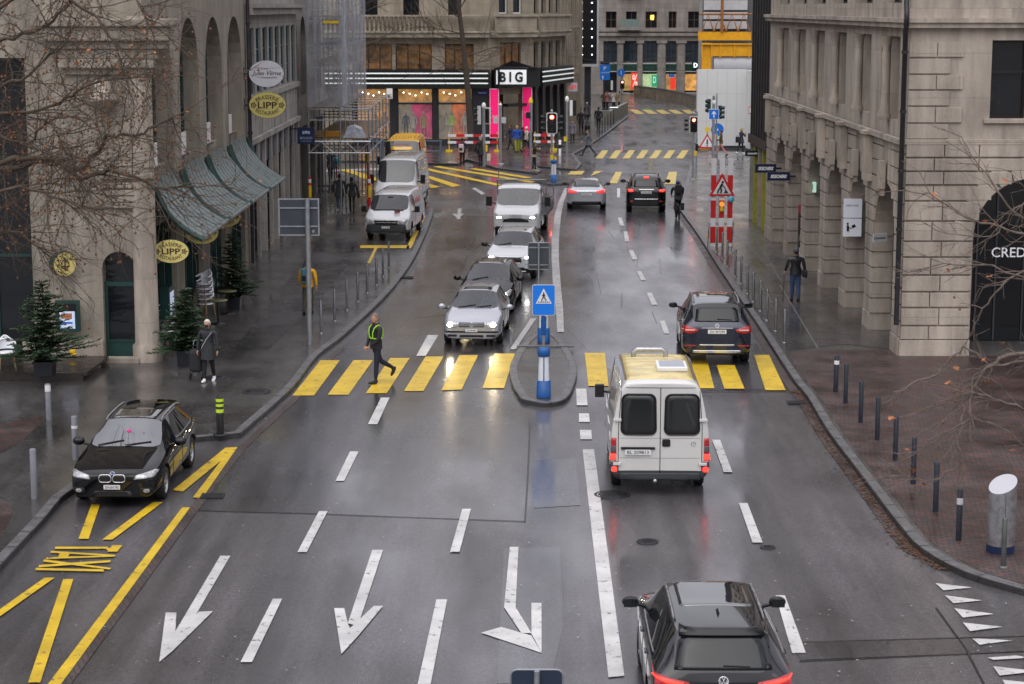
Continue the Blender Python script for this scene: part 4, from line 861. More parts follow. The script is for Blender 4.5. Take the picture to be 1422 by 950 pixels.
text('lettering','B I G',1,mat('black_letters',(.01,.01,.01),.5,var=0),sg,((xs0+xs1)/2,sy-.09,ZY(107,sy)),(pi/2,0,0),.02,width=(xs1-xs0)*.76,height=(ZY(100,sy)-ZY(114.5,sy)),bold=.04)
# SALE banners
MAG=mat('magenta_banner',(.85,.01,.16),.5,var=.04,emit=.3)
for x0,x1,y0,y1,Y,lab in((680,693,123,192,139.1,'tall magenta SALE banner on the left of the shop entrance'),(725,739,121,184,141.5,'tall magenta SALE banner on the right of the shop entrance')):
    s=thing('sale_banner',lab,'banner',(XY((x0+x1)/2,y1,Y),Y,0),group='magenta sale banners');w_=XY(x1,y1,Y)-XY(x0,y1,Y)
    b=MB(WHITE);b.b2(-w_/2,w_/2,0,.06,ZY(y1,Y),ZY(y0,Y));b.build('banner_frame',s)
    b=MB(MAG);b.b2(-w_/2+.05,w_/2-.05,-.02,-.001,ZY(y1,Y)+.05,ZY(y0,Y)-.05);b.build('banner_face',s)
    text('lettering','SALE',.3,WHITE,s,(.02,-.035,ZY((y0+y1)/2-4+8,Y)),(pi/2,0,0),.005,width=w_*.62)
# H&M sign, small BIG blade
s=thing('shop_blade_sign','small white square sign with red letters H&M on the store side','sign',(XY(795,121,150),150,0))
b=MB(LGREY);z0,z1=ZY(127,150),ZY(115,150);b.b2(-.36,.36,-.05,.05,z0,z1);b.b2(-.02,.02,-.0,.04,z1,z1+.25,m=BLACK);b.build('sign_panel',s)
text('lettering','H&M',.4,mat('red_letters',(.75,.01,.02),.5,var=0,emit=.3),s,(0,-.07,(z0+z1)/2),(pi/2,0,0),.005,width=.56,height=.36,ital=.25)
s=thing('store_blade_sign','small white upright sign reading BIG beside the left shop windows','sign',(XY(541,130,138.4),138.4,0))
b=MB(mat('pale_sign',(.7,.66,.62),.5,var=.05,emit=.15));z0,z1=ZY(137,138.4),ZY(123,138.4);b.b2(-.2,.2,-.1,.1,z0,z1);b.b2(-.03,.03,.1,1.0,z1-.1,z1-.04,m=BLACK);b.build('sign_box',s)
text('lettering','BIG',.3,mat('black_letters',(.01,)*3,.5),s,(0,-.115,z0+.18),(pi/2,0,0),.005,width=.32,height=.26)
s=thing('street_name_sign','small blue street name plate on the dark pier left of the magenta banner','sign',(XY(670,130,139.2),139.2,0))
b=MB(mat('enamel_blue',(.02,.03,.3),.4));z0=ZY(131,139.2);b.b2(-.34,.34,-.03,.03,z0,z0+.22);b.build('plate',s);text('lettering','Bahnhofstr.',.1,WHITE,s,(0,-.04,z0+.11),(pi/2,0,0),.002,width=.58)
# window lettering
t=thing('window_lettering','white lettering on the left shop window','sign',(XY(517,172,139.3),139.3,0))
text('word','LOVE',.4,WHITE,t,(-.2,0,ZY(168,139.3)),(pi/2,0,0),.003,width=.8,height=.26);text('word','&',.3,WHITE,t,(-.15,0,ZY(172,139.3)),(pi/2,0,0),.003,width=.2);text('word','BSENTIEL',.4,WHITE,t,(.1,0,ZY(176.5,139.3)),(pi/2,0,0),.003,width=1.15,height=.26)
# ================================================================== black tower panel
tw=thing('black_pylon_building','tall black slab with rows of tiny white lights standing on a dark pier','building',(0,0,0))
Yt=176;x0,x1=XY(803,40,Yt),XY(829,40,Yt);zb0=ZY(89,Yt)
b=MB(mat('black_panel',(.006,.006,.009),.25,var=.1));b.b2(x0,x1,Yt,Yt+6,zb0,19);b.build('panel',tw)
b=MB(LGREY);b.b2(x0-.05,x1+.15,Yt-.05,Yt+6,zb0-.22,zb0-.001);b.b2(x1+.001,x1+.15,Yt-.05,Yt+6,zb0,19);b.build('edge_trim',tw)
b=MB(DKSTN);b.b2(XY(812,100,Yt),XY(821,100,Yt),Yt+.5,Yt+3,0,zb0-.23);b.build('pier',tw)
LD=mat('tiny_white_light',(1,1,1),.5,var=0,emit=2.5);b=MB(LD)
for i in range(12):
    for xx in(808.5,822):b.ell((XY(xx,79-i*12,Yt),Yt-.02,ZY(76-i*12,Yt)),(.06,.03,.06),6,4)
b.build('point_lights',tw)
text('lettering','i',.9,mat('white_lit_sign',(.8,.82,.84)),tw,(XY(806.5,65,Yt),Yt-.05,ZY(64,Yt)),(pi/2,0,0),.01,height=ZY(57,Yt)-ZY(71,Yt),width=.18)
# ================================================================== far building
fb=thing('far_stone_building','grey stone department building closing the street with green lit shop windows','building',(0,0,0))
Yf=224;PO=(XY(829,60,Yf)-1.5,Yf);PU=(1,0);PN=(0,-1);uu=lambda px:XY(px,60,Yf)-PO[0]
zz_=lambda y:ZY(y,Yf)
cols=[(838,857),(866,885),(893,913),(925,940),(952,974),(986,1006),(1018,1038)]
wb=MB(FARST)
gr=[(uu(a),uu(b_),.15,zz_(88)) for a,b_ in cols];se=[(uu(a),uu(b_),zz_(87)+.05,zz_(57)) for a,b_ in cols]
tp=[(uu(a+3),uu(b_-1),zz_(39),zz_(16)) for a,b_ in cols];t2=[(o[0],o[1],o[2]+4.2,o[3]+4.2) for o in tp];t3=[(o[0],o[1],o[2]+8.4,o[3]+8.4) for o in tp]
facade(wb,PO,PU,PN,[(0,zz_(88),gr),(zz_(88),zz_(54),se),(zz_(54),zz_(8),tp),(zz_(8),15,t2)],.5,u1=26)  # wall stops low, shaped so the wet road mirrors more sky
wb.add([(PO[0],Yf,0),(PO[0]-.5,Yf+14,0),(PO[0]-.5,Yf+14,15),(PO[0],Yf,15)],[(0,1,2,3)]);wb.build('wall',fb)
b=MB(FARST);fbox(b,PO,PU,PN,0,26,zz_(50),zz_(46),.002,.35);fbox(b,PO,PU,PN,0,26,zz_(44),zz_(41),.002,.25)
for a,b_ in zip(cols,cols[1:]):fbox(b,PO,PU,PN,uu(a[1])+.08,uu(b_[0])-.08,.1,zz_(60),.002,.3);fbox(b,PO,PU,PN,uu(a[1])-.1,uu(b_[0])+.1,zz_(60),zz_(56),.002,.42)
b.build('ledge',fb)
shopm=[GLD,litmat('cream_lit_display',(.5,.33,.12),.25,.5),PALEL,litmat('cream_lit_display',(.8,.62,.3),.8),WARM,GLD,GLD]
for i,(o,s_,t_) in enumerate(zip(gr,se,tp)):
    window(fb,PO,PU,PN,*s_,.35,BLACK,GLB,3,2);window(fb,PO,PU,PN,*t_,.35,mat('brown_frame',(.12,.06,.04),.5),GLD,2,2);window(fb,PO,PU,PN,t_[0],t_[1],t_[2]+4.2,t_[3]+4.2,.35,BLACK,GLD,2,2)
    b=MB(shopm[i]);fbox(b,PO,PU,PN,o[0],o[1],zz_(126),zz_(103),-.4,-.3);fbox(b,PO,PU,PN,o[0]-.0,o[1],.2,zz_(100),-.5,-.41,m=INT);b.build('shop_display',fb)
    b=MB(mat('deep_green_fascia',(.01,.05,.03),.4));fbox(b,PO,PU,PN,o[0]+.02,o[1]-.02,zz_(99),zz_(89),-.3,-.1);b.build('fascia',fb)
b=MB(litmat('yellow_lamp_room',(1,.65,.1),1.6,0));fbox(b,PO,PU,PN,uu(903),uu(908),zz_(28),zz_(21),-.33,-.32);b.build('lit_lamp',fb)
b=MB(mat('green_balcony',(.2,.26,.24),.5,.2,alpha=.85))
for zt in(zz_(38),zz_(38)+4.0):
    b=MB(MATS['green_balcony']);fbox(b,PO,PU,PN,uu(861),uu(886),zt,zt+.9,.95,1.0);fbox(b,PO,PU,PN,uu(858),uu(889),zt-.3,zt-.001,.002,1.1,m=FARST);b.build('balcony',fb)
GRL=mat('green_lit_logo',(.05,.8,.4),.5,var=0,emit=1.2)
s=thing('green_letter_sign','small glowing green and white letter D above the far shop entrance','sign',(XY(966,90,Yf-.4),Yf-.4,0))
b=MB(mat('deep_green_fascia',(.01,.05,.03)));b.b2(-.42,.42,0,.1,zz_(95),zz_(86));b.build('panel',s);text('lettering','D',.5,mat('white_lit_letter',(.9,1,.95),.5,var=0,emit=2),s,(0,-.03,zz_(90.5)),(pi/2,0,0),.01,height=.45,width=.38)
s=thing('percent_poster','red poster with a large white percent sign in the far shop window','poster',(XY(881,112,Yf-.1),Yf-.1,0))
b=MB(litmat('red_lit_poster',(.65,.03,.02),.5,.1));b.b2(-.38,.42,0,.05,zz_(124),zz_(101));b.build('panel',s);text('lettering','%',1,mat('cream_letters',(.8,.75,.6),.5,var=0,emit=.5),s,(.05,-.02,zz_(112)),(pi/2,0,0),.01,height=1.35,width=.55)
s=thing('green_logo_poster','green framed poster with a letter D in the far shop window','poster',(XY(909,113,Yf-.1),Yf-.1,0))
b=MB(litmat('green_lit_poster',(.02,.25,.12),.5,.1));b.b2(-.33,.33,0,.05,zz_(120),zz_(104));b.build('panel',s);text('lettering','D',1,mat('pale_letters',(.5,.8,.6),.5,var=0,emit=.5),s,(0,-.02,zz_(111)),(pi/2,0,0),.01,height=.7,width=.3)
s=thing('red_blue_poster','red poster with a blue heading in the narrow far shop window','poster',(XY(934,115,Yf-.1),Yf-.1,0))
b=MB(litmat('red_lit_poster',(.65,.03,.02)));b.b2(-.25,.3,0,.05,zz_(124),zz_(108));b.b2(-.45,.2,-.02,.03,zz_(107),zz_(103),m=BLUE);b.build('panel',s)
# flanking mass so that no sky or void shows between far buildings
fl=thing('dark_side_building','dark stone building in the gap behind the black slab','building',(0,0,0))
b=MB(GSTONE);b.b2(-12,PO[0]-.6,226,240,0,15);b.build('wall',fl)  # height cut as well, leaving sky above for the road reflection
for i in range(5):
    b=MB(GLD);b.b2(5.2+.9*i,5.8+.9*i,225.9,225.99,.6,2.8);b.b2(5.2+.9*i,5.8+.9*i,225.9,225.99,4,6.4);b.b2(5.2+.9*i,5.8+.9*i,225.9,225.99,8,10);b.build('window',fl)
fl=thing('distant_side_building','plain stone building far off to the left of the cross street','building',(0,0,0))
b=MB(GSTONE);b.b2(-60,-17,139,160,0,20);b.build('wall',fl)
for i in range(8):
    for z in(1,5,9):
        b=MB(GLD);b.b2(-19-3*i-1.2,-19-3*i,138.93,138.99,z,z+2.4);b.build('window',fl)
fl=thing('right_background_building','grey building behind the yellow gantry on the right','building',(0,0,0))
b=MB(GSTONE);b.b2(17.6,40,150,190,0,15);b.b2(24.5,45,190,240,0,15);b.build('wall',fl)  # also kept low to let sky into the road's reflection
for i in range(6):
    b=MB(GLD);b.b2(18.5+2.4*i,19.8+2.4*i,149.9,149.99,6,8);b.b2(18.5+2.4*i,19.8+2.4*i,149.9,149.99,10,12);b.build('window',fl)
# ================================================================== VEHICLES
TYRE=RUB;RIM=mat('alloy_rim',(.45,.46,.48),.3,.85,var=.05);RIMD=mat('steel_rim',(.09,.09,.1),.45,.6,var=.1)
TLR=mat('red_tail_lens',(.4,.01,.012),.12,var=.1,coat=.5);TLB=mat('lit_brake_lamp',(1,.03,.02),.3,var=0,emit=2.2);HLG=mat('headlamp_glass',(.42,.43,.45),.12,.3,var=.6,scale=14,coat=.6)
HLW=mat('lit_headlamp',(1,.8,.5),.3,var=0,emit=110);HLC=mat('lit_white_headlamp',(1,.97,.9),.3,var=0,emit=16);AMB=mat('amber_lens',(.7,.25,.02),.2,var=0);PLATE=mat('licence_plate_white',(.72,.72,.72),.4,var=.05);PLT=mat('plate_letters',(.02,.02,.02),.5,var=0)
def carpaint(name,col,metal=.5,rough=.22):return mat(name,col,rough,metal,var=.04,scale=2,coat=1)
def sgl(p,q,t):return tuple(a+(b-a)*t for a,b in zip(p,q))
def rrect(cx,cz,w,h,r=.05,k=3,taper=0):
    out=[]
    for sx,sz,a0 in((1,1,0),(-1,1,90),(-1,-1,180),(1,-1,270)):
        for i in range(k+1):
            a=R(a0+90*i/k);x=sx*(w/2-r)+r*math.cos(a);z=sz*(h/2-r)+r*math.sin(a);x*=1-taper*(z/(h/2)) if taper else 1
            out.append((cx+x,cz+z))
    return out
def dens(pts,n=4):
    out=[]
    for i in range(len(pts)):
        a,b=pts[i],pts[(i+1)%len(pts)];L=math.hypot(a[0]-b[0],a[1]-b[1]);k=max(1,int(L/.07))
        for j in range(k):out.append((a[0]+(b[0]-a[0])*j/k,a[1]+(b[1]-a[1])*j/k))
    return out
class Car:
    """stations: list of dict(y,w,zb,belt,wb,roof,wr,k) ; k: hood/ws/cab/rw/deck"""
    def __init__(s,name,label,cat,st,paint_m,loc,rz,wheels,group=None,glass=CARG,wsglass=None,trim=None,low=None,sub=2):
        s.root=thing(name,label,cat,loc,rz,group);s.paint=paint_m;s.st=st
        ws=wsglass or CARGL
        tags=['body','windscreen','rear_window','side_window','wheel_arch','lower_trim']
        mats=[paint_m,ws,glass,glass,RUB,trim or paint_m]
        vs=[];rows=9;n=len(st);fs=[];fm=[]
        for d in st:
            w_,zb,belt,roof=d['w'],d['zb'],d['belt'],d['roof'];wr=d['wr']
            zt=d.get('trimz',zb+.16)
            hx=[(0,zb),(w_*.84,zb),(w_*.985,zt),(w_,zb+(belt-zb)*.6),(w_*.985,belt-.06),(d.get('wb',w_*.93),belt)]
            if roof-belt>.18:hx+=[(wr,roof-.075),(wr*.8,roof-.012),(0,roof)]
            else:hx+=[(w_*d.get('hx',.86 if d['k']=='ws' else .72),belt+(roof-belt)*.6),(w_*.45,roof-.004),(0,roof)]
            for x,z in hx:vs.append((x,d['y'],z))
            for x,z in hx[1:-1]:vs.append((-x,d['y'],z))
        per=9+7
        # index helpers: right j=0..8 -> base+j ; left j=1..7 -> base+8+j
        def I(i,j,sd):
            b_=i*per
            if sd>0 or j in(0,8):return b_+j
            return b_+8+j
        for i in range(n-1):
            k=st[i+1]['k'] if st[i+1]['k'] in('ws0',) else st[i]['k']
            for j in range(8):
                for sd in(1,-1):
                    q=[I(i,j,sd),I(i+1,j,sd),I(i+1,j+1,sd),I(i,j+1,sd)]
                    if sd<0:q=q[::-1]
                    t=0
                    if j==1:t=5
                    if k=='ws' and j>=6:t=1
                    if k=='rw' and j>=6:t=2
                    if k in('cab','cabw') and j==5 and not st[i].get('solid'):t=3
                    fs.append(tuple(q));fm.append(t)
        for i,rev in((0,1),(n-1,0)):
            for j in range(8):
                a,b_,c,e=I(i,j,1),I(i,j+1,1),I(i,j+1,-1),I(i,j,-1)
                q=[a,b_,c,e] if rev else [e,c,b_,a]
                q2=[]
                for v in q:
                    if v not in q2:q2.append(v)
                fs.append(tuple(q2));t=5 if j<=1 else 0;fm.append(t)
        me=bpy.data.meshes.new(name);me.from_pydata(vs,[],fs)
        for m in mats:me.materials.append(m)
        me.polygons.foreach_set('material_index',fm);me.polygons.foreach_set('use_smooth',[True]*len(fs))
        bm=bmesh.new();bm.from_mesh(me);bmesh.ops.recalc_face_normals(bm,faces=bm.faces)
        cl=bm.edges.layers.float.get('crease_edge') or bm.edges.layers.float.new('crease_edge')
        for e in bm.edges:
            ms={f.material_index for f in e.link_faces}
            if len(ms)>1 and ms&{1,2,3}:e[cl]=.75
            elif 5 in ms and len(ms)>1:e[cl]=.4
        bm.to_mesh(me);bm.free()
        o=bpy.data.objects.new(name,me);C.objects.link(o);sm=o.modifiers.new('s','SUBSURF');sm.levels=sub;sm.render_levels=sub
        s.wheels=wheels
        cut=MB(RUB)
        ym={}
        for (wy,wx,r,wid) in wheels:
            sd=1 if wx>0 else -1
            cut.tube([(wx-sd*(wid+.0),wy,r),(wx+sd*.5,wy,r)],r+.065,24,smooth=False)
        cme=bpy.data.meshes.new('cut');cme.from_pydata(cut.v,[],cut.f)
        for m in mats:cme.materials.append(m)
        cme.polygons.foreach_set('material_index',[4]*len(cut.f))
        bm=bmesh.new();bm.from_mesh(cme);bmesh.ops.remove_doubles(bm,verts=bm.verts,dist=1e-5);bmesh.ops.recalc_face_normals(bm,faces=bm.faces);bm.to_mesh(cme);bm.free()
        co_=bpy.data.objects.new('cut',cme);C.objects.link(co_)
        bo=o.modifiers.new('b','BOOLEAN');bo.operation='DIFFERENCE';bo.object=co_;bo.solver='EXACT'
        dg=bpy.context.evaluated_depsgraph_get();dg.update()
        ev=bpy.data.meshes.new_from_object(o.evaluated_get(dg))
        bpy.data.objects.remove(o);bpy.data.objects.remove(co_)
        V=[v.co.copy() for v in ev.vertices];P=[(tuple(p.vertices),p.material_index) for p in ev.polygons]
        s.bvh=BVHTree.FromPolygons(V,[p[0] for p in P])
        def sub_mesh(nm,faces,m,par,smooth=True):
            idx={};vv=[];ff=[]
            for f in faces:
                g_=[]
                for v in f:
                    if v not in idx:idx[v]=len(vv);vv.append(V[v])
                    g_.append(idx[v])
                ff.append(g_)
            b_=MB(m);b_.add(vv,ff,smooth=smooth);oo=b_.build(nm,par,recalc=False);return oo
        names={0:'body',1:'windscreen',2:'rear_window',4:'wheel_arch',5:'lower_trim'}
        for t in(0,1,2,4,5):
            ff=[p[0] for p in P if p[1]==t]
            if not ff:continue
            if t==5 and trim is None:continue
            if t==0 and trim is None:ff+=[p[0] for p in P if p[1]==5]
            if t==4:
                comps=s.comps(ff)
                for cc in comps:sub_mesh('wheel_arch',cc,RUB,s.root,False)
                continue
            oo=sub_mesh(names[t],ff,mats[t],s.root)
            if t==0:s.body=oo
        ff=[p[0] for p in P if p[1]==3]
        if ff:
            for cc in s.comps(ff):sub_mesh('side_window',cc,mats[3],s.root)
        for (wy,wx,r,wid) in wheels:s.wheel(wy,wx,r,wid)
    def comps(s,ff):
        par={}
        def fi(a):
            while par.setdefault(a,a)!=a:par[a]=par[par[a]];a=par[a]
            return a
        for f in ff:
            for v in f[1:]:par[fi(v)]=fi(f[0])
        g={}
        for f in ff:g.setdefault(fi(f[0]),[]).append(f)
        return list(g.values())
    rimm=None;nsp=10
    def wheel(s,wy,wx,r,wid):
        sd=1 if wx>0 else -1
        w_=thing('wheel',None,None,(wx-sd*wid/2,wy,r));w_.parent=s.root
        for k in('label','category'):
            if k in w_:del w_[k]
        T=MB(TYRE);T.T=Matrix.Rotation(pi/2,4,'Y')
        h=wid/2;T.lathe((0,0,0),[(r*.66,-h),(r*.9,-h),(r*.98,-h*.8),(r,-h*.5),(r,h*.5),(r*.98,h*.8),(r*.9,h),(r*.66,h)],26);T.build('tyre',w_)
        b=MB(s.rimm or RIM);b.T=Matrix.Rotation(pi/2,4,'Y')
        b.lathe((0,0,0),[(r*.68,-h*.9),(r*.6,-h*.7),(r*.58,0),(r*.6,h*.7),(r*.68,h*.9)],24)
        b.lathe((0,0,sd*h*.62),[(0,.01*sd),(r*.16,.01*sd),(r*.17,-.02*sd)],14)
        for i in range(s.nsp):
            a=2*pi*i/s.nsp;b.box((math.cos(a)*r*.36,math.sin(a)*r*.36,sd*h*.58),(r*.5,r*.11,.025),rz=a)
        b.lathe((0,0,0),[(0,-.01),(r*.5,-.01)],20,m=BLACK)
        b.build('rim',w_)
    def hit(s,ax,a,b_):
        # returns surface point and normal. ax front/rear: (a=x,b=z); left/right: (a=y,b=z); top: (x,y)
        o,d={'front':((a,9,b_),(0,-1,0)),'rear':((a,-9,b_),(0,1,0)),'right':((9,a,b_),(-1,0,0)),'left':((-9,a,b_),(1,0,0)),'top':((a,b_,9),(0,0,-1))}[ax]
        r_=s.bvh.ray_cast(Vector(o),Vector(d))
        if r_[0] is None:return None
        n=r_[1]
        if n.dot(Vector(d))>0:n=-n
        return r_[0],n
    def patch(s,name,ax,outline,m,off=.008,rings=4,parent=None,dens_=True,side=False,build=True):
        pts=dens(outline) if dens_ else outline
        cx=sum(p[0] for p in pts)/len(pts);cz=sum(p[1] for p in pts)/len(pts);n=len(pts)
        vs=[];d={'front':(0,1,0),'rear':(0,-1,0),'right':(1,0,0),'left':(-1,0,0),'top':(0,0,1)}[ax];d=Vector(d);last=None
        c=s.hit(ax,cx,cz)
        if c is None:return None
        vs.append(c[0]+c[1]*off);ok=True
        base=c[0]
        for k in range(1,rings+1):
            for (x,z) in pts:
                t=k/rings;hh=s.hit(ax,cx+(x-cx)*t,cz+(z-cz)*t)
                if hh is None or (hh[0]-base).dot(d)<-.75:
                    pv=vs[-n] if k>1 else vs[0];vs.append(pv.copy() if hasattr(pv,'copy') else pv)
                else:vs.append(hh[0]+hh[1]*off)
        # skirt
        for (x,z),v in zip(pts,vs[-n:]):vs.append(v-d*(off+.02))
        fs=[(0,1+i,1+(i+1)%n) for i in range(n)]
        for k in range(rings):
            a=1+k*n;fs+=[(a+i,a+n+i,a+n+(i+1)%n,a+(i+1)%n) for i in range(n)]
        b=MB(m);b.add(vs,fs,smooth=True)
        if not build:return b
        return b.build(name,parent or s.root,recalc=True)
    def line(s,name,ax,pts,r,m,off=.0,parent=None):
        P=[]
        for (a,b_),(c,e) in zip(pts,pts[1:]):
            k=max(1,int(math.hypot(a-c,b_-e)/.08))
            for j in range(k):
                h=s.hit(ax,a+(c-a)*j/k,b_+(e-b_)*j/k)
                if h:P.append(h[0]+h[1]*off)
        h=s.hit(ax,*pts[-1])
        if h:P.append(h[0]+h[1]*off)
        if len(P)<2:return
        b=MB(m);b.tube(P,r,5);return b.build(name,parent or s.root)
    def mirror(s,y,z,x,col=None,sz=1,sides=(1,-1)):
        for sd in sides:
            b=MB(col or s.paint);b.ell((sd*(x+.1*sz),y,z),(.125*sz,.075*sz,.085*sz),14,8);b.tube([(sd*(x-.12),y+.02,z-.07),(sd*(x+.04),y,z-.03)],.028,6,m=BLACK);o=b.build('mirror',s.root)
            g_=MB(CARG);g_.box((sd*(x+.105*sz),y-.07*sz,z),(.19*sz,.012,.12*sz));g_.build('mirror_glass',o)
    def plate(s,ax,x,z,txt,w_=.5,h_=.11):
        hp=s.hit(ax,x,z)
        if not hp:return
        y=hp[0].y+(.028 if ax=='front' else -.028);rz=pi if ax=='front' else 0
        b=MB(PLATE);b.box((x,y,z),(w_,.016,h_));o=b.build('licence_plate',s.root)
        sg=1 if ax=='front' else -1
        text('plate_lettering',txt,h_*.8,PLT,o,(x+.0,y+sg*.011,z),(pi/2,0,rz),.001,width=w_*.82,height=h_*.62)
        return o
    def seams(s,ys,z0,z1,curvy=0):
        m=MAT_SEAM
        for sd in('left','right'):
            for y in ys:s.line('door_seam',sd,[(y,z0),(y+curvy,(z0+z1)/2),(y+curvy*.5,z1)],.006,m)
    def handles(s,ys,z,m=None):
        for sd in('left','right'):
            for y in ys:
                h=s.hit(sd,y,z)
                if h:
                    b=MB(m or s.paint);b.box(h[0]+h[1]*.018,(.03,.18,.032));b.build('door_handle',s.root,bevel=.008)
MAT_SEAM=mat('panel_gap',(.004,.004,.004),.8,var=0)
def S(y,w,zb,belt,roof,wr=.6,k='hood',**a):return dict(y=y,w=w,zb=zb,belt=belt,roof=roof,wr=wr,k=k,**a)
def wheels4(yf,yr,x,r,wid=.2):return[(yf,x,r,wid),(yf,-x,r,wid),(yr,x,r,wid),(yr,-x,r,wid)]
def roundel(car,ax,x,z,r,kind):
    h=car.hit(ax,x,z)
    if not h:return
    p,n=h;q=n.to_track_quat('Z','Y').to_matrix();b=MB(CHROME)
    b.torus(p+n*.01,r,r*.14,q,18,5)
    up=Vector((0,0,1));side=up.cross(n).normalized();u2=n.cross(side).normalized()
    P=lambda a,c:p+n*.012+side*a*r+u2*c*r
    if kind=='VW':
        for a,c,e,f in((-.35,.85,0,.1),(0,.1,.35,.85),(-.8,.3,-.4,-.75),(-.4,-.75,0,0),(0,0,.4,-.75),(.4,-.75,.8,.3)):b.tube([P(a,c),P(e,f)],r*.09,4)
    elif kind=='star':
        for a in(90,210,330):b.tube([P(0,0),P(math.cos(R(a)),math.sin(R(a)))],r*.09,4)
    elif kind=='quad':
        b.add([P(0,0)+n*.002,P(.8,0)+n*.002,P(.55,.55)+n*.002,P(0,.8)+n*.002],[(0,1,2,3)],m=BLUE);b.add([P(0,0)+n*.002,P(-.8,0)+n*.002,P(-.55,-.55)+n*.002,P(0,-.8)+n*.002],[(0,1,2,3)],m=BLUE)
    b.build('badge',car.root)
def rails(car,x,y0,y1,m,r=.022,h=.05):
    for sd in(1,-1):
        P=[]
        for i in range(9):
            y=y0+(y1-y0)*i/8;hh=car.hit('top',sd*x,y)
            if hh:P.append(hh[0]+Vector((0,0,(h if 0<i<8 else .0))))
        if len(P)>2:b=MB(m);b.tube(P,r,6);b.build('roof_rail',car.root)
def wiper(car,ax,a,b_,name='wiper'):
    h1=car.hit(ax,*a);h2=car.hit(ax,*b_)
    if h1 and h2:b=MB(BLACK);b.tube([h1[0]+h1[1]*.02,h2[0]+h2[1]*.015],.012,5);b.build(name,car.root)
SEAT=mat('dark_seat_fabric',(.03,.03,.034),.8,var=.2,scale=6);DASH=mat('dark_dashboard',(.02,.02,.022),.6,var=.1);SHIRT=mat('driver_shirt',(.12,.2,.32),.8,var=.2,scale=6)
def interior(car,y,z,w_=.36,driver=None):
    '''seats, dashboard, steering wheel and (where the photo shows one) the driver's upper body'''
    for sd in(1,-1):
        b=MB(SEAT);b.box((sd*w_,y,z-.12),(.48,.5,.14));b.box((sd*w_,y-.27,z+.18),(.46,.14,.62),rx=.2);b.box((sd*w_,y-.36,z+.56),(.24,.1,.18),rx=.2);b.build('seat',car.root,bevel=.04)
    b=MB(SEAT);b.box((0,y-1.05,z+.15),(1.15,.16,.6),rx=.2);b.build('rear_bench',car.root,bevel=.04)
    b=MB(DASH);b.box((0,y+.78,z+.06),(1.3,.4,.26));b.build('dashboard',car.root,bevel=.05)
    b=MB(BLACK);b.torus((-w_,y+.48,z+.16),.18,.018,Matrix.Rotation(R(65),3,'X'),18,6);b.build('steering_wheel',car.root)
    b=MB(BLACK);b.box((0,y+.35,z+.62),(.22,.03,.07));b.build('rear_view_mirror',car.root)
    if driver:
        x,yy,_=car.root.matrix_basis.translation;M_=Matrix.Translation(car.root.location)@Matrix.Rotation(car.root.rotation_euler.z,4,'Z');p=M_@Vector((-w_,y-.06,z-.12))
        DRIVERS.append((driver,p,car.root.rotation_euler.z))
DRIVERS=[]
# ---------- black estate (front view), parked in the taxi bay
def place(pf,pr,wx):
    """two px ground contacts of the wheels on the car's left-hand side as seen"""
    return
BLK_P=mat('black_metallic_paint',(.003,.0035,.0045),.2,0,var=.04,coat=.85,spec=0)
st=[S(2.26,.66,.24,.60,.66),S(2.2,.80,.2,.66,.70),S(1.95,.87,.19,.74,.79),S(1.5,.895,.18,.84,.90),S(1.02,.905,.18,.90,.97,k='ws',wb=.8),S(.25,.91,.18,.93,1.40,.58,'cab',wb=.84),S(-.75,.91,.18,.95,1.43,.60,'cab',wb=.845),S(-1.55,.90,.19,.97,1.41,.58,'cabw',wb=.82),S(-1.95,.88,.21,.97,1.36,.54,'rw',wb=.8,solid=1),S(-2.22,.82,.3,.96,1.02,.5,'deck',wb=.78),S(-2.28,.74,.34,.8,.86)]
def locang(p1,p2,off):
    """front wheel px p1, rear wheel px p2 on the side at local x=off ; returns origin for car"""
    a=Vector(G(*p1));b=Vector(G(*p2));d=(a-b).normalized();rz=math.atan2(-d.x,d.y)
    return a,b,rz
def put(front_px,off_x,off_y,rz):
    x,y=G(*front_px);c,s_=math.cos(rz),math.sin(rz)
    return (x-(c*off_x-s_*off_y),y-(s_*off_x+c*off_y),0)
rz=pi+math.atan2(.035,1)*0+R(-1.5)
rz=R(180-1.5)
wl=wheels4(1.38,-1.38,.885,.325,.21)
c=Car('parked_car','shiny black estate car parked in the taxi bay at the left kerb, facing us','car',st,BLK_P,put((232,692),-.885,1.38,rz),rz,wl,trim=None,wsglass=mat('sky_reflecting_windscreen',(.02,.022,.03),.02,0,var=0,ior=2.6,coat=.5,alpha=.85));bmw=c
for sd in(1,-1):
    c.patch('headlight','front',[(sd*x,z) for x,z in((.42,.585),(.46,.66),(.78,.72),(.84,.70),(.80,.62))],HLG,.012)
    c.patch('grille','front',rrect(sd*.135,.60,.22,.115,.05),BLACK,.012)
    cc=rrect(sd*.135,.60,.24,.135,.055);c.line('grille_frame','front',cc+[cc[0]],.012,CHROME,.012)
    c.patch('fog_lamp','front',rrect(sd*.66,.36,.12,.07,.034),HLG,.014);c.patch('bumper_intake','front',rrect(sd*.66,.36,.24,.11,.04),BLACK,.008)
c.patch('bumper_intake','front',[(-.42,.25),(-.34,.36),(.34,.36),(.42,.25)],BLACK,.008)
c.plate('front',0,.44,'ZH 634 742',.32,.085);roundel(c,'front',0,.69,.045,'quad')
c.mirror(.62,.99,.93);c.seams((.7,-.28,-1.2),.35,.93,.04);c.handles((-.05,-1.0),.86);rails(c,.56,.2,-1.7,SILV,.02,.03)
c.patch('sunroof','top',rrect(0,-.25,.85,.8,.06),ROOFG,.006);wiper(c,'top',(.55,.98),(.05,.86));wiper(c,'top',(0,1.0),(-.5,.88))
interior(bmw,.05,.6)
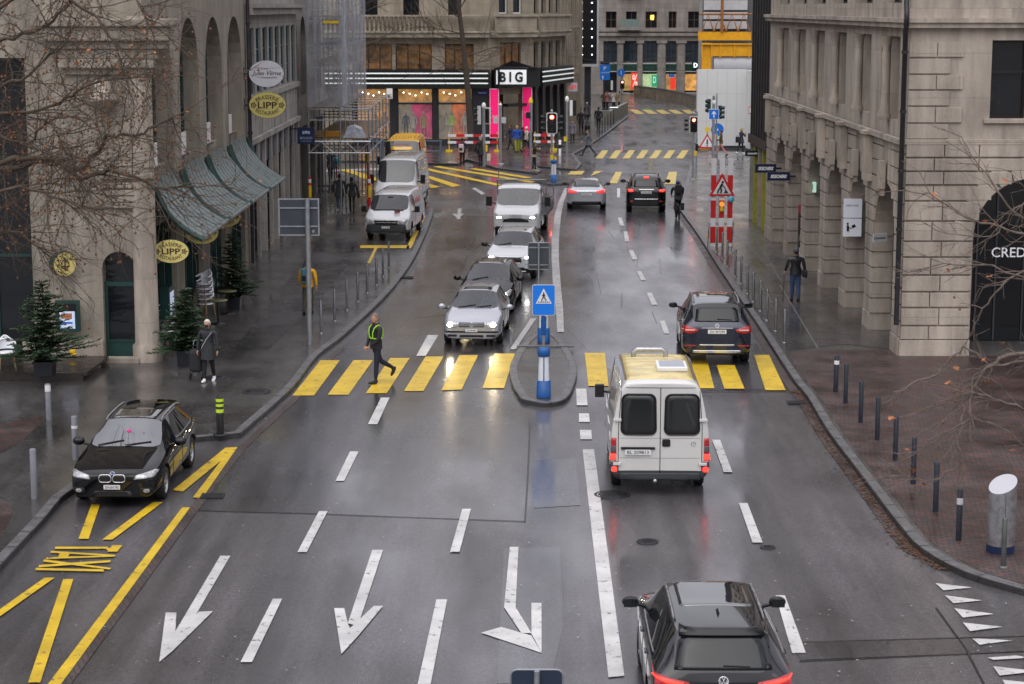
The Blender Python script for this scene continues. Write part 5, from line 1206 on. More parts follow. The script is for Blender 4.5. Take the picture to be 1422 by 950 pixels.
b=MB(mat('pink_air_freshener',(.7,.05,.25),.6));b.ell((0,.62,1.18),(.05,.03,.06),8,6);b.build('pink_pendant',bmw.root)
# ---------- silver hatchback, lit headlamps
SIL=carpaint('silver_metallic_paint',(.4,.41,.45),.5,.25)
st=[S(2.04,.68,.25,.62,.66),S(1.98,.80,.2,.68,.72),S(1.7,.85,.19,.76,.82),S(1.25,.865,.18,.85,.91),S(.92,.87,.18,.89,.96,k='ws',wb=.78),S(.18,.87,.18,.92,1.40,.57,'cab',wb=.81),S(-.7,.87,.18,.94,1.43,.58,'cab',wb=.81),S(-1.35,.865,.19,.95,1.41,.57,'rw',wb=.8,solid=1),S(-1.88,.84,.22,.95,1.02,.55,'deck',wb=.76),S(-2.0,.8,.26,.8,.88)]
rz=R(180-4)
wl=wheels4(1.24,-1.27,.85,.305,.195)
c=Car('hatchback_car','silver hatchback with lit round headlamps waiting first in the queue at the crosswalk','car',st,SIL,put((617,480),.8,1.9,rz),rz,wl,group=None);golf=c
for sd in(1,-1):
    c.patch('headlight','front',rrect(sd*.57,.63,.3,.15,.06),HLG,.012);c.patch('headlight_lens','front',rrect(sd*.62,.63,.13,.11,.05),HLW,.02);c.patch('fog_lamp','front',rrect(sd*.55,.32,.26,.06,.02),BLACK,.012)
c.patch('grille','front',rrect(0,.63,.74,.12,.02),BLACK,.01)
for z in(.605,.635,.665):c.line('grille_bar','front',[(-.36,z),(.36,z)],.007,SILV,.014)
c.patch('bumper_strip','front',rrect(0,.43,1.5,.05,.02),BLACK,.012);c.patch('bumper_intake','front',rrect(0,.31,.7,.07,.03),BLACK,.012)
roundel(c,'front',0,.635,.06,'VW');c.plate('front',0,.475,'ZH 590 824',.34,.085);c.mirror(.72,.97,.9);c.seams((.68,-.32),.35,.92,.0);c.handles((-.1,),.84)
c.patch('sunroof','top',rrect(0,-.2,.8,.42,.05),BLACK,.008);wiper(c,'top',(.5,.9),(.0,.8));wiper(c,'top',(0,.92),(-.48,.8))
interior(golf,.0,.62,driver='driver in a light blue top behind the wheel of the silver hatchback')
# ---------- black saloon behind
st=[S(2.12,.62,.24,.58,.62),S(2.05,.78,.2,.64,.69),S(1.75,.86,.19,.74,.8),S(1.25,.9,.18,.86,.92),S(1.0,.905,.18,.9,.98,k='ws',wb=.8),S(.15,.91,.18,.94,1.42,.6,'cab',wb=.84),S(-.75,.91,.18,.96,1.45,.61,'cab',wb=.84),S(-1.4,.9,.19,.98,1.42,.6,'rw',wb=.83,solid=1),S(-1.98,.86,.22,.97,1.03,.55,'deck',wb=.79),S(-2.12,.8,.28,.82,.88)]
rz=R(180-5.5);wl=wheels4(1.27,-1.33,.88,.32,.2)
c=Car('black_hatchback_car','glossy black hatchback with one visible lit headlamp second in the waiting queue','car',st,BLK_P,put((714,433),-.88,1.3,rz),rz,wl);peu=c
for sd in(1,-1):
    c.patch('headlight','front',[(sd*x,z) for x,z in((.48,.55),(.5,.63),(.78,.76),(.84,.74),(.80,.6))],HLG,.012);c.patch('headlight_lens','front',rrect(sd*.62,.62,.14,.1,.045),HLW,.02)
c.patch('grille','front',rrect(0,.4,.9,.22,.1),BLACK,.01);c.mirror(.72,1.0,.92);c.seams((.7,-.3,-1.1),.35,.94,.0);c.handles((-.08,-.95),.86)
c.patch('roof_glass','top',rrect(0,-.5,.95,1.1,.08),ROOFG,.006);wiper(c,'top',(.5,.98),(.0,.86));c.plate('front',0,.43,'ZH 218 406',.34,.085)
interior(peu,-.0,.62,driver='driver in dark clothes inside the black hatchback')
# ---------- white SUV
WHC=carpaint('white_car_paint',(.55,.57,.6),.1,.2)
st=[S(2.2,.68,.3,.74,.8),S(2.14,.83,.25,.84,.89),S(1.85,.90,.23,.93,.98),S(1.35,.92,.23,1.0,1.06),S(1.0,.925,.23,1.05,1.12,k='ws',wb=.82),S(.3,.93,.23,1.08,1.58,.62,'cab',wb=.86),S(-.8,.93,.23,1.1,1.63,.64,'cab',wb=.865),S(-1.6,.92,.25,1.12,1.6,.62,'rw',wb=.85,solid=1),S(-2.08,.88,.28,1.1,1.2,.55,'deck',wb=.8),S(-2.18,.82,.34,.95,1.0)]
rz=R(180-6);wl=wheels4(1.33,-1.36,.9,.35,.22)
c=Car('white_suv','white sport utility car third in the waiting queue, in front of the white truck','car',st,WHC,put((745,386),-.9,1.33,rz),rz,wl,trim=BLACK);sko=c
for sd in(1,-1):
    c.patch('headlight','front',[(sd*x,z) for x,z in((.48,.78),(.5,.86),(.84,.9),(.86,.82),(.62,.76))],HLG,.012);c.patch('headlight_lens','front',rrect(sd*.64,.825,.16,.06,.03),HLC,.02);c.patch('fog_lamp','front',rrect(sd*.66,.62,.2,.06,.03),HLG,.012)
c.patch('grille','front',[(-.42,.64),(-.47,.84),(.47,.84),(.42,.64)],BLACK,.014)
cc=[(-.42,.64),(-.47,.84),(.47,.84),(.42,.64),(-.42,.64)];c.line('grille_frame','front',cc,.014,CHROME,.014)
c.patch('bumper_intake','front',rrect(0,.42,1.1,.14,.05),BLACK,.012);c.mirror(.78,1.14,.95,BLACK);c.seams((.72,-.3,-1.2),.45,1.08,.0);c.handles((-.05,-1.0),1.0);rails(c,.62,.2,-1.5,SILV,.02,.05)
c.line('skid_plate','front',[(-.6,.34),(.6,.34)],.025,SILV,.01);wiper(c,'top',(.55,.98),(.05,.88));c.plate('front',0,.55,'ZH 771 305',.34,.085)
interior(sko,.05,.78,driver='driver in dark clothes inside the white sport utility car')
# ---------- dark blue SUV, rear view
DBL=carpaint('dark_blue_metallic_paint',(.01,.014,.034),.5,.16)
st=[S(2.38,.7,.3,.74,.8),S(2.3,.85,.25,.86,.92),S(1.95,.93,.23,.98,1.04),S(1.4,.96,.23,1.06,1.12),S(1.05,.965,.23,1.1,1.17,k='ws',wb=.85),S(.35,.97,.23,1.13,1.68,.64,'cab',wb=.89),S(-.8,.97,.23,1.16,1.74,.68,'cab',wb=.9),S(-1.7,.96,.25,1.18,1.71,.66,'cabw',wb=.88),S(-1.98,.95,.26,1.18,1.68,.64,'rw',wb=.87,solid=1),S(-2.34,.93,.3,1.14,1.2,.6,'deck',wb=.86),S(-2.42,.88,.34,.95,1.02,.5)]
rz=R(-2.5);wl=wheels4(1.42,-1.49,.93,.375,.25)
c=Car('dark_blue_suv','dark blue sport utility car with silver roof rails driving over the crosswalk at the right','car',st,DBL,put((1040,506),.9,-2.1,rz),rz,wl,trim=None,sub=2);ml=c
for sd in(1,-1):
    c.patch('tail_light','rear',[(sd*x,z) for x,z in((.5,.95),(.52,1.0),(.6,1.03),(.9,1.1),(.93,1.08),(.92,.92),(.7,.89))],TLR,.014);c.patch('tail_light_bulb','rear',rrect(sd*.72,.985,.26,.035,.015),mat('pale_lens',(.7,.45,.42),.2,var=0),.022)
    c.patch('reflector','rear',rrect(sd*.72,.56,.3,.03,.01),TLR,.012)
c.patch('bumper_strip','rear',rrect(0,.58,.95,.035,.015),CHROME,.02);c.patch('skid_plate','rear',rrect(0,.4,1.3,.07,.02),CHROME,.02);c.patch('lower_bumper','rear',rrect(0,.33,1.5,.06,.02),BLACK,.012)
c.line('tailgate_strip','rear',[(-.42,1.04),(.42,1.04)],.012,SILV,.01);c.plate('rear',0,.95,'ZH 497299',.5,.11);roundel(c,'rear',0,1.1,.05,'star')
c.patch('tailgate_glass','rear',[(-.6,1.2),(-.56,1.5),(-.5,1.56),(.5,1.56),(.56,1.5),(.6,1.2)],CARG,.006)
c.mirror(.8,1.2,.98);c.seams((.75,-.3,-1.25),.45,1.12);c.handles((-.05,-1.0),1.05);rails(c,.62,.3,-1.75,SILV,.024,.05);wiper(c,'rear',(0,1.27),(.4,1.25))
c.patch('roof_glass','top',rrect(0,-.4,1.0,1.5,.1),ROOFG,.006)
bmk=text('model_badge','ML 350',.06,CHROME,c.root,(-.5,-2.47,1.12),(pi/2,0,0),.002,width=.2);
# ---------- dark grey SUV nearest, rear view cropped by frame
DGR=mat('dark_grey_metallic_paint',(.006,.007,.011),.15,0,var=.04,coat=1,spec=.2)
st=[S(2.25,.7,.3,.74,.8),S(2.18,.84,.25,.84,.9),S(1.85,.91,.23,.95,1.0),S(1.35,.94,.23,1.02,1.08),S(1.0,.945,.23,1.06,1.14,k='ws',wb=.84),S(.3,.95,.23,1.09,1.62,.62,'cab',wb=.88),S(-.75,.95,.23,1.12,1.67,.65,'cab',wb=.885),S(-1.6,.94,.25,1.14,1.63,.63,'cabw',wb=.87),S(-1.85,.93,.26,1.14,1.6,.61,'rw',wb=.86,solid=1),S(-2.2,.91,.3,1.08,1.14,.6,'deck',wb=.86),S(-2.26,.86,.34,.92,.98,.5)]
rz=R(-.5);wl=wheels4(1.34,-1.34,.91,.36,.24)
yb=G(1000,1003)[1]
c=Car('dark_grey_suv','dark grey sport utility car nearest the camera, cut off at the bottom edge','car',st,DGR,(XY(1000,950,24.6)+.08,27.0,0),rz,wl,sub=3);tig=c
for sd in(1,-1):
    c.patch('tail_light','rear',[(sd*x,z) for x,z in((.42,.93),(.45,.985),(.7,1.03),(.9,1.08),(.93,1.06),(.93,.88),(.7,.86),(.68,.93))],TLR,.014)
    c.patch('lit_tail_strip','rear',[(sd*x,z) for x,z in((.5,.95),(.52,.975),(.88,1.04),(.9,1.02),(.72,.97))],TLB,.022)
c.patch('tailgate_glass','rear',[(-.64,1.13),(-.58,1.44),(-.52,1.5),(.52,1.5),(.58,1.44),(.64,1.13)],CARG,.006);c.patch('spoiler','rear',[(-.56,1.5),(-.54,1.575),(.54,1.575),(.56,1.5)],BLACK,.03)
roundel(c,'rear',0,1.0,.06,'VW');c.mirror(.74,1.16,.96,BLACK,1.0);c.seams((.72,-.3,-1.2),.45,1.08);c.handles((-.05,-1.0),1.0);wiper(c,'rear',(0,1.18),(.35,1.17))
c.patch('panoramic_roof','top',rrect(0,-.35,.98,1.35,.1),ROOFG,.006,rings=6)
for sd in(1,-1):
    P=[c.hit('top',sd*.6,.15-.18*i)[0]+Vector((0,0,.035)) for i in range(10)];b=MB(SILV);b.tube(P,.018,6);b.build('roof_rail',c.root)
b=MB(BLACK);h=c.hit('top',0,-1.3)[0];b.add([h+Vector(v) for v in((-.02,.1,0),(.02,.1,0),(.02,-.06,0),(-.02,-.06,0),(0,-.06,.07),(0,-.02,.07))],[(0,1,5),(1,2,4,5),(2,3,4),(3,0,5,4)]);b.build('antenna_fin',c.root)
c.line('window_trim','left',[(.55,1.1),(-.4,1.13),(-1.5,1.15)],.01,CHROME,.006);c.line('window_trim','right',[(.55,1.1),(-.4,1.13),(-1.5,1.15)],.01,CHROME,.006)
# ---------- silver fastback, rear, far
st=[S(2.48,.66,.28,.6,.66),S(2.38,.84,.22,.68,.73),S(1.9,.94,.18,.8,.86),S(1.3,.96,.18,.88,.94),S(.95,.965,.18,.9,.98,k='ws',wb=.84),S(.1,.975,.18,.94,1.4,.6,'cab',wb=.89),S(-.75,.975,.18,.97,1.43,.6,'cab',wb=.9),S(-1.3,.975,.19,1.0,1.36,.58,'rw',wb=.9,solid=1),S(-2.15,.96,.22,1.0,1.08,.6,'deck',wb=.86),S(-2.42,.93,.28,.96,1.02),S(-2.48,.88,.32,.8,.88)]
rz=R(-2);wl=wheels4(1.5,-1.46,.94,.36,.24)
c=Car('silver_fastback_car','silver fastback car with red tail lights driving away beside the black one','car',st,SIL,put((841,290),.93,-1.7,rz),rz,wl);tes=c
for sd in(1,-1):c.patch('tail_light','rear',[(sd*x,z) for x,z in((.44,.86),(.46,.91),(.86,.99),(.9,.97),(.9,.84),(.7,.82))],mat('glowing_tail_lens',(.75,.02,.02),.2,var=0,emit=.8),.014)
c.line('tailgate_strip','rear',[(-.44,.9),(.44,.9)],.014,CHROME,.012);c.plate('rear',0,.78,'ZH 830 117',.5,.11);c.patch('lower_bumper','rear',rrect(0,.36,1.4,.14,.04),BLACK,.012);c.mirror(.72,1.0,.97,BLACK)
c.patch('rear_glass','top',[(-.56,-1.2),(-.6,-1.95),(.6,-1.95),(.56,-1.2)],CARG,.006)
# ---------- black SUV far, brake lights
st=[S(2.38,.7,.32,.8,.86),S(2.3,.86,.28,.92,.97),S(1.95,.94,.26,1.02,1.07),S(1.3,.96,.25,1.08,1.14),S(1.0,.965,.25,1.12,1.19,k='ws',wb=.86),S(.35,.97,.25,1.15,1.7,.66,'cab',wb=.9),S(-.8,.97,.25,1.18,1.76,.69,'cab',wb=.9),S(-1.7,.96,.27,1.2,1.73,.67,'cabw',wb=.89),S(-1.98,.955,.28,1.2,1.7,.66,'rw',wb=.88,solid=1),S(-2.32,.94,.32,1.12,1.18,.6,'deck',wb=.88),S(-2.4,.9,.36,.95,1.02,.5)]
rz=R(-3);wl=wheels4(1.42,-1.46,.93,.385,.26)
c=Car('black_suv','black sport utility car with glowing brake lights stopped before the far crosswalk','car',st,BLK_P,put((924,294),.93,-1.7,rz),rz,wl);jeep=c
for sd in(1,-1):
    c.patch('tail_light','rear',[(sd*x,z) for x,z in((.55,1.0),(.56,1.12),(.9,1.12),(.92,1.0),(.75,.97))],TLR,.014);c.patch('brake_light','rear',rrect(sd*.74,1.06,.2,.1,.04),TLB,.022);c.patch('reflector','rear',rrect(sd*.7,.55,.16,.06,.02),TLR,.012)
c.patch('third_brake_light','rear',rrect(0,1.64,.24,.05,.02),TLB,.03);c.patch('tailgate_glass','rear',[(-.6,1.22),(-.55,1.55),(.55,1.55),(.6,1.22)],CARG,.008);c.line('bumper_strip','rear',[(-.55,.66),(.55,.66)],.02,CHROME,.012);c.line('tailgate_strip','rear',[(-.35,1.1),(.35,1.1)],.03,CHROME,.012)
c.plate('rear',0,.98,'ZH 402 558',.5,.11);c.mirror(.8,1.25,.98,BLACK,1.1);rails(c,.64,.3,-1.75,SILV,.022,.05);c.patch('roof_glass','top',rrect(0,-.5,1.1,1.6,.1),ROOFG,.006)
# ================================================================== VANS
VW_=carpaint('white_van_paint',(.62,.61,.59),0,.28)
def van_st(L,w,hood_h,roof,ws_top,ws_bot,wr,zb=.25,rear_w=None,yo=0,noseh=.95):
    f=L/2
    return [S(f,w*.82,zb+.05,noseh-.18,noseh-.12),S(f-.06,w*.94,zb,noseh-.1,noseh-.04),S(f-.35,w*.99,zb,noseh,noseh+.06),S(ws_bot,w,zb,hood_h,hood_h+.08,k='ws',wb=w*.95,hx=.9),
            S(ws_top,w,zb,hood_h+.08,roof-.1,wr,'cab',wb=w*.95),S(ws_top-.9,w,zb,hood_h+.1,roof,wr,'body',wb=w*.965),S(0-.3,w,zb,hood_h+.1,roof+.01,wr,'body',wb=w*.97),S(-f+.25,w,zb,hood_h+.1,roof,wr,'body',wb=w*.97),S(-f+.04,w*.99,zb,hood_h+.1,roof-.03,wr,'body',wb=w*.96),S(-f,w*.965,zb+.03,hood_h+.1,roof-.07,wr*.97,'body',wb=w*.94)]
GLV=mat('van_rear_glass',(.012,.014,.016),.03,0,var=0,ior=1.5,alpha=.86)
# white camper van, rear view
st=van_st(4.8,1.0,1.25,2.36,1.35,2.0,.80,.32,noseh=1.05);rz=R(-1.2)
wl=wheels4(1.55,-1.35,.94,.33,.2)
px0=(918,672)
c=Car('white_van','white panel van with yellowish roof, seen from behind in the right lane','van',st,VW_,(XY(918,600,38.9)+.02,39.75+1.35,0),rz,wl,trim=mat('dark_bumper_plastic',(.045,.05,.055),.5,var=.1));c2=c
c.rimm=RIMD
for sd in(1,-1):
    c.patch('rear_window','rear',rrect(sd*.43,1.66,.66,.8,.11,4,taper=.03),GLV,.012);cc=rrect(sd*.43,1.66,.68,.82,.12,4,taper=.03);c.line('window_seal','rear',cc+[cc[0]],.016,BLACK,.008)
    c.patch('tail_light','rear',[(sd*x,z) for x,z in((.87,.72),(.87,1.18),(.965,1.18),(.975,.72))],TLR,.02);c.patch('brake_light','rear',[(sd*x,z) for x,z in((.875,.74),(.875,.86),(.97,.86),(.975,.74))],TLB,.03);c.patch('reverse_light','rear',[(sd*x,z) for x,z in((.875,.9),(.875,1.02),(.968,1.02),(.97,.9))],mat('smoked_lens',(.1,.1,.11),.2,var=0),.028)
    c.patch('reflector','rear',rrect(sd*.9,.55,.1,.1,.03),TLB,.03);c.patch('corner_bumper','rear',[(sd*x,z) for x,z in((.8,.3),(.84,.7),(.97,.7),(.985,.3))],mat('dark_bumper_plastic',(.045,.05,.055)),.016)
    for z in(.66,1.55):
        h=c.hit('rear',sd*.85,z);b=MB(VW_);b.box(h[0]+h[1]*.03,(.16,.04,.06));b.build('door_hinge',c.root,bevel=.01)
c.line('door_seam','rear',[(0,.45),(0,2.2)],.009,MAT_SEAM);
for sd in(1,-1):c.line('door_seam','rear',[(sd*.83,.45),(sd*.83,1.4),(sd*.77,2.2)],.008,MAT_SEAM)
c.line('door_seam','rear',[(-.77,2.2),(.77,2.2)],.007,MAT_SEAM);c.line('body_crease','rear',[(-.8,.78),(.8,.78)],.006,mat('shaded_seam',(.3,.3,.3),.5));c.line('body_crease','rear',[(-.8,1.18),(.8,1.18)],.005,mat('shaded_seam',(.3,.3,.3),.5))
c.patch('rear_bumper','rear',rrect(0,.4,1.6,.14,.03),mat('dark_bumper_plastic',(.045,.05,.055)),.02);c.patch('door_handle','rear',rrect(.12,1.09,.16,.15,.03),BLACK,.02)
h=c.hit('rear',-.44,.98);b=MB(BLACK);b.box(h[0]+h[1]*.02,(.68,.04,.05));b.build('plate_lamp_bar',c.root,bevel=.01);c.plate('rear',-.44,.9,'BL 209813',.52,.11);roundel(c,'rear',.66,1.08,.045,'star')
YR=mat('yellowed_roof_paint',(.62,.5,.22),.35,var=.3,scale=3,coat=.3)
c.patch('roof_panel','top',[(-.66,-2.18),(-.68,1.0),(.68,1.0),(.66,-2.18)],YR,.008,rings=5)
for sd in(1,-1):c.line('roof_rail','top',[(sd*.68,-2.1),(sd*.7,.9)],.018,mat('brown_rail',(.14,.1,.05),.5),.02)
for i in range(7):c.line('roof_rib','top',[(-.6,-1.9+i*.42),(.6,-1.9+i*.42)],.01,YR,.004)
h=c.hit('top',.28,-1.1)[0];b=MB(WHITE);b.box(h+Vector((0,0,.05)),(.62,.8,.09));b.build('roof_hatch',c.root,bevel=.02);b=MB(mat('grey_mesh',(.35,.37,.42),.5,var=.15,scale=30));b.box(h+Vector((0,.0,.1)),(.5,.62,.02));b.build('hatch_lid',c.root)
h=c.hit('top',-.1,.3)[0];b=MB(SILV);b.tube([h+Vector(v) for v in((-.34,0,0),(-.33,0,.12),(-.25,0,.16),(.25,0,.16),(.33,0,.12),(.34,0,0))],.05,8);b.build('roof_vent',c.root)
for sd in(-1,):
    b=MB(BLACK);b.box((sd*1.12,1.45,1.4),(.2,.12,.28));b.tube([(sd*.95,1.5,1.36),(sd*1.06,1.48,1.38)],.03,6);b.build('mirror',c.root,bevel=.03)
b=MB(SILV);b.ell((-.1,-2.52,.34),(.045,.05,.045));b.tube([(-.1,-2.3,.3),(-.1,-2.5,.32)],.025,6);b.box((.12,-2.42,.3),(.2,.06,.1),m=BLACK);b.build('tow_hitch',c.root)
b=MB(mat('plywood_interior',(.3,.17,.08),.6,var=.2));b.box((.45,-1.75,1.25),(.7,.8,.6));b.box((-.5,-1.7,1.15),(.6,.9,.35),m=SEAT);b.box((-.45,-1.2,1.5),(.5,.12,.5),m=mat('plywood_interior',(.3,.17,.08)));b.build('cargo_fittings',c2.root)
# small white delivery van front view (left, with red letter)
st=van_st(5.1,.96,1.12,1.9,1.1,1.85,.74,.28,noseh=.98);rz=R(180-5)
wl=wheels4(1.62,-1.58,.9,.34,.2)
c=Car('small_delivery_van','small white delivery van with a red letter on the bonnet parked at the left kerb','van',st,WHITE_V if 'WHITE_V' in globals() else carpaint('bright_white_van_paint',(.6,.61,.63),0,.25),put((565,338),-.82,2.3,rz)[:2]+(ZP,),rz,wl,trim=mat('dark_bumper_plastic',(.045,.05,.055)),wsglass=CARGL)
for sd in(1,-1):c.patch('headlight','front',[(sd*x,z) for x,z in((.52,.72),(.55,.86),(.84,.93),(.88,.84),(.78,.7))],HLG,.012)
c.patch('bumper','front',[(-.84,.38),(-.8,.68),(-.5,.72),(.5,.72),(.8,.68),(.84,.38)],mat('dark_bumper_plastic',(.045,.05,.055)),.018,rings=5);c.patch('grille','front',[(-.45,.68),(-.5,.84),(.5,.84),(.45,.68)],BLACK,.028);roundel(c,'front',0,.78,.08,'star');c.plate('front',.02,.56,'ZH 115 320',.34,.085)
c.line('grille_bar','front',[(-.44,.76),(.44,.76)],.012,SILV,.03)
for sd in(-1,1):b=MB(BLACK);b.box((sd*1.12,1.3,1.2),(.2,.12,.26));b.tube([(sd*.9,1.35,1.1),(sd*1.05,1.32,1.12)],.03,6);b.build('mirror',c.root,bevel=.03)
h=c.hit('top',-.4,1.98);RLET=mat('red_logo_letter',(.65,.03,.04),.5,var=0)
n=h[1];o=text('bonnet_lettering','B',.3,RLET,c.root,h[0]+n*.05,(0,0,0),.002,width=.26,height=.3,bold=.02);o.rotation_euler=(n.to_track_quat('Z','Y').to_euler());o.rotation_euler=(R(-12),0,pi)
o=text('side_lettering','BRUNNER',.3,RLET,c.root,(-.975,.0,1.5),(pi/2,0,-pi/2),.002,width=1.6,height=.25)
c.seams((.55,-.8),.45,1.6);van1=c;interior(c,.9,1.05)
# tall white van behind
st=van_st(6.3,1.0,1.4,2.6,1.9,2.6,.84,.3,noseh=1.15);rz=R(180-3.5);wl=wheels4(2.1,-1.9,.94,.36,.2)
c=Car('tall_white_van','tall white high roof van parked behind the small delivery van','van',st,MATS['bright_white_van_paint'],put((580,300),-.95,2.1,rz)[:2]+(ZP,),rz,wl,trim=mat('dark_bumper_plastic',(.045,.05,.055)))
for sd in(1,-1):c.patch('headlight','front',rrect(sd*.74,.95,.24,.26,.06),HLG,.012)
c.patch('grille','front',rrect(0,.85,1.0,.2,.05),BLACK,.014)
for sd in(-1,1):b=MB(BLACK);b.box((sd*1.2,2.05,1.6),(.22,.14,.42));b.tube([(sd*.95,2.1,1.5),(sd*1.12,2.07,1.5)],.035,6);b.build('mirror',c.root,bevel=.03)
c.line('antenna','front',[(.5,2.3),(.5,2.34)],.02,BLACK,.02);c.seams((1.3,.2,-1.4),.5,2.2)
for sd in('left','right'):c.line('side_moulding',sd,[(2.0,.75),(-2.6,.75)],.05,mat('dark_bumper_plastic',(.045,.05,.055)),.0)
interior(c,1.5,1.2)
# yellow van behind
st=van_st(5.9,1.0,1.4,2.75,1.6,2.4,.86,.3,noseh=1.15);rz=R(-4);wl=wheels4(1.9,-1.7,.94,.35,.2)
YV=carpaint('yellow_van_paint',(.9,.5,.005),0,.3)
x,y=G(562,290)
c=Car('yellow_van','yellow high roof van parked third in the row of vans, behind the tall white one','van',st,YV,(XY(561,210,105),106,ZP),R(178),wl,trim=mat('dark_bumper_plastic',(.045,.05,.055)))
for sd in(1,-1):c.patch('headlight','front',rrect(sd*.74,.95,.24,.26,.06),HLG,.012)
c.patch('sun_visor','front',rrect(0,2.22,1.1,.16,.04),YV,.05);text('side_lettering','amano',.2,RLET,c.root,(0,c.hit('front',0,2.42)[0].y+.02,2.42),(pi/2,0,pi),.002,width=.7,height=.12)
for i in range(9):c.line('roof_rib','top',[(-.64+i*.16,1.3),(-.64+i*.16,-2.6)],.035,mat('yellow_roof_rib',(.8,.46,.008),.35),.015)
for sd in(-1,1):b=MB(BLACK);b.box((sd*1.2,1.75,1.6),(.22,.14,.42));b.tube([(sd*.95,1.8,1.5),(sd*1.12,1.77,1.5)],.035,6);b.build('mirror',c.root,bevel=.03)
# white truck with open bed, front view
st=van_st(2.6,1.0,1.3,2.2,-.05,.68,.82,.34,noseh=1.2)
st=[S(1.3,.84,.4,1.02,1.1),S(1.22,.95,.34,1.12,1.18),S(.9,1.0,.34,1.25,1.32),S(.6,1.0,.34,1.33,1.4,k='ws',wb=.95,hx=.9),S(-.05,1.0,.34,1.4,2.1,.9,'cab',wb=.98),S(-.25,1.0,.34,1.4,2.2,.9,'cab',wb=.98),S(-.8,1.0,.34,1.42,2.24,.9,'body',wb=.98),S(-1.0,1.0,.34,1.42,2.24,.9,'body',wb=.98),S(-1.15,.98,.36,1.42,2.2,.88,'body',wb=.97)]
rz=R(180-6);wl=[(.35,.94,.36,.22),(.35,-.94,.36,.22)]
c=Car('white_truck','white light truck with an open railed cargo bed, last in the waiting queue','truck',st,MATS['bright_white_van_paint'],put((748,334),-.95,1.1,rz),rz,wl,trim=BLACK);trk=c
c.wheel(-3.1,.94,.36,.3);c.wheel(-3.1,-.94,.36,.3)
for sd in(1,-1):
    c.patch('headlight','front',[(sd*x,z) for x,z in((.5,.9),(.6,1.0),(.86,1.14),(.9,1.08),(.84,.92))],HLG,.012);c.patch('headlight_lens','front',rrect(sd*.7,.97,.2,.06,.03),HLC,.02)
c.patch('grille','front',[(-.56,.78),(-.5,.9),(-.2,.95),(.2,.95),(.5,.9),(.56,.78)],BLACK,.016)
c.patch('bumper','front',rrect(0,.5,1.7,.2,.05),BLACK,.012);h=c.hit('front',0,1.05);text('maker_lettering','IVECO',.12,CHROME,c.root,(0,h[0].y+.02,1.06),(pi/2,0,pi),.01,width=.5,height=.1)
for sd in(-1,1):b=MB(BLACK);b.box((sd*1.24,.2,1.55),(.24,.16,.4));b.tube([(sd*.95,.25,1.45),(sd*1.15,.22,1.5)],.035,6);b.build('mirror',c.root,bevel=.03)
b=MB(BLACK)
for i in range(5):b.line if 0 else None
b.b2(-1.05,1.05,-5.0,-1.25,.75,.85);b.b2(-.35,.35,-5,-1.2,.45,.74);b.build('chassis',c.root)
interior(c,-.55,1.2,driver='driver in dark clothes inside the white truck cab')
b=MB(SILV);b.b2(-1.08,-1.05,-5,-1.3,.86,1.3);b.b2(1.05,1.08,-5,-1.3,.86,1.3);b.b2(-1.08,1.08,-5.03,-5.0,.86,1.3);b.build('cargo_sides',c.root)
b=MB(mat('grey_rack_steel',(.25,.25,.26),.45,.6))
for sd in(-1,1):
    b.tube([(sd*1.05,-1.3,.9),(sd*1.05,-1.3,2.35)],.03,6);b.tube([(sd*1.05,-5,.9),(sd*1.05,-5,2.0)],.03,6);b.tube([(sd*1.0,-1.3,.9),(sd*.9,-1.3,2.2)],.02,6)
b.tube([(-1.05,-1.3,2.33),(1.05,-1.3,2.33)],.03,6);b.tube([(-1.05,-1.3,2.0),(1.05,-1.3,2.0)],.02,6);b.tube([(1.0,-1.3,2.3),(1.0,-1.3,2.75)],.02,6)
b.build('headboard_rack',c.root)
# ================================================================== STREET FURNITURE
def post(name,label,cat,x,y,h,r,m,z=ZP,group=None,bands=(),base=True,tilt=0,cap=True):
    t=thing(name,label,cat,(x,y,z),0,group);t.rotation_euler=(0,tilt,0)
    b=MB(m);b.lathe((0,0,0),[(r,0),(r,h-.02),(r*.8,h-.004),(0,h)],14);b.build('post',t)
    if base:b=MB(m);b.lathe((0,0,0),[(r*2,0),(r*2,.02),(r*1.1,.035)],14);b.build('base_plate',t)
    for i,(z0,z1,mm) in enumerate(bands):b=MB(mm);b.lathe((0,0,0),[(r+.003,z0),(r+.003,z1)],14);b.build('reflective_band',t)
    return t
# left grey bollards
for (px,py),h,lab,bd in(((48,692),1.0,'grey steel bollard nearest the camera by the taxi bay, at the left edge',()),((105,638),.95,'grey steel bollard with a pale band just left of the parked black car',((.68,.74,WHITE),)),((68,583),.86,'grey steel bollard with white top band in front of the wooden terrace deck',((.68,.83,WHITE),))):
    x,y=G(px,py,ZP);post('bollard',lab,'bollard',x,y,h,.065,GREY,bands=bd,group='grey bollards around the taxi bay',base=False)
NEON=mat('fluorescent_yellow',(.6,.85,.03),.4,var=0)
x,y=G(306,604,ZP);post('striped_bollard','black bollard with three fluorescent yellow rings behind the parked black car','bollard',x,y,.88,.085,BLACK,bands=((.52,.6,NEON),(.66,.72,NEON),(.77,.84,NEON)))
STL=mat('slim_steel',(.2,.21,.22),.35,.7,var=.2)
pl=[(446,463),(465,446),(482,431),(497,419),(510,407),(523,396),(532,384),(540,372)]
for i,(px,py) in enumerate(pl):
    x,y=G(px,py,ZP);post('slim_post','slim steel post along the left kerb, %s from the crosswalk'%ORD[i],'post',x,y,.98,.042,STL,group='slim posts along the left kerb')
pr=[(1089,476),(1077,460),(1065,445),(1056,432),(1046,419),(1038,408),(1029,394),(1021,384),(1010,370),(1003,358),(995,350)]
PR=[]
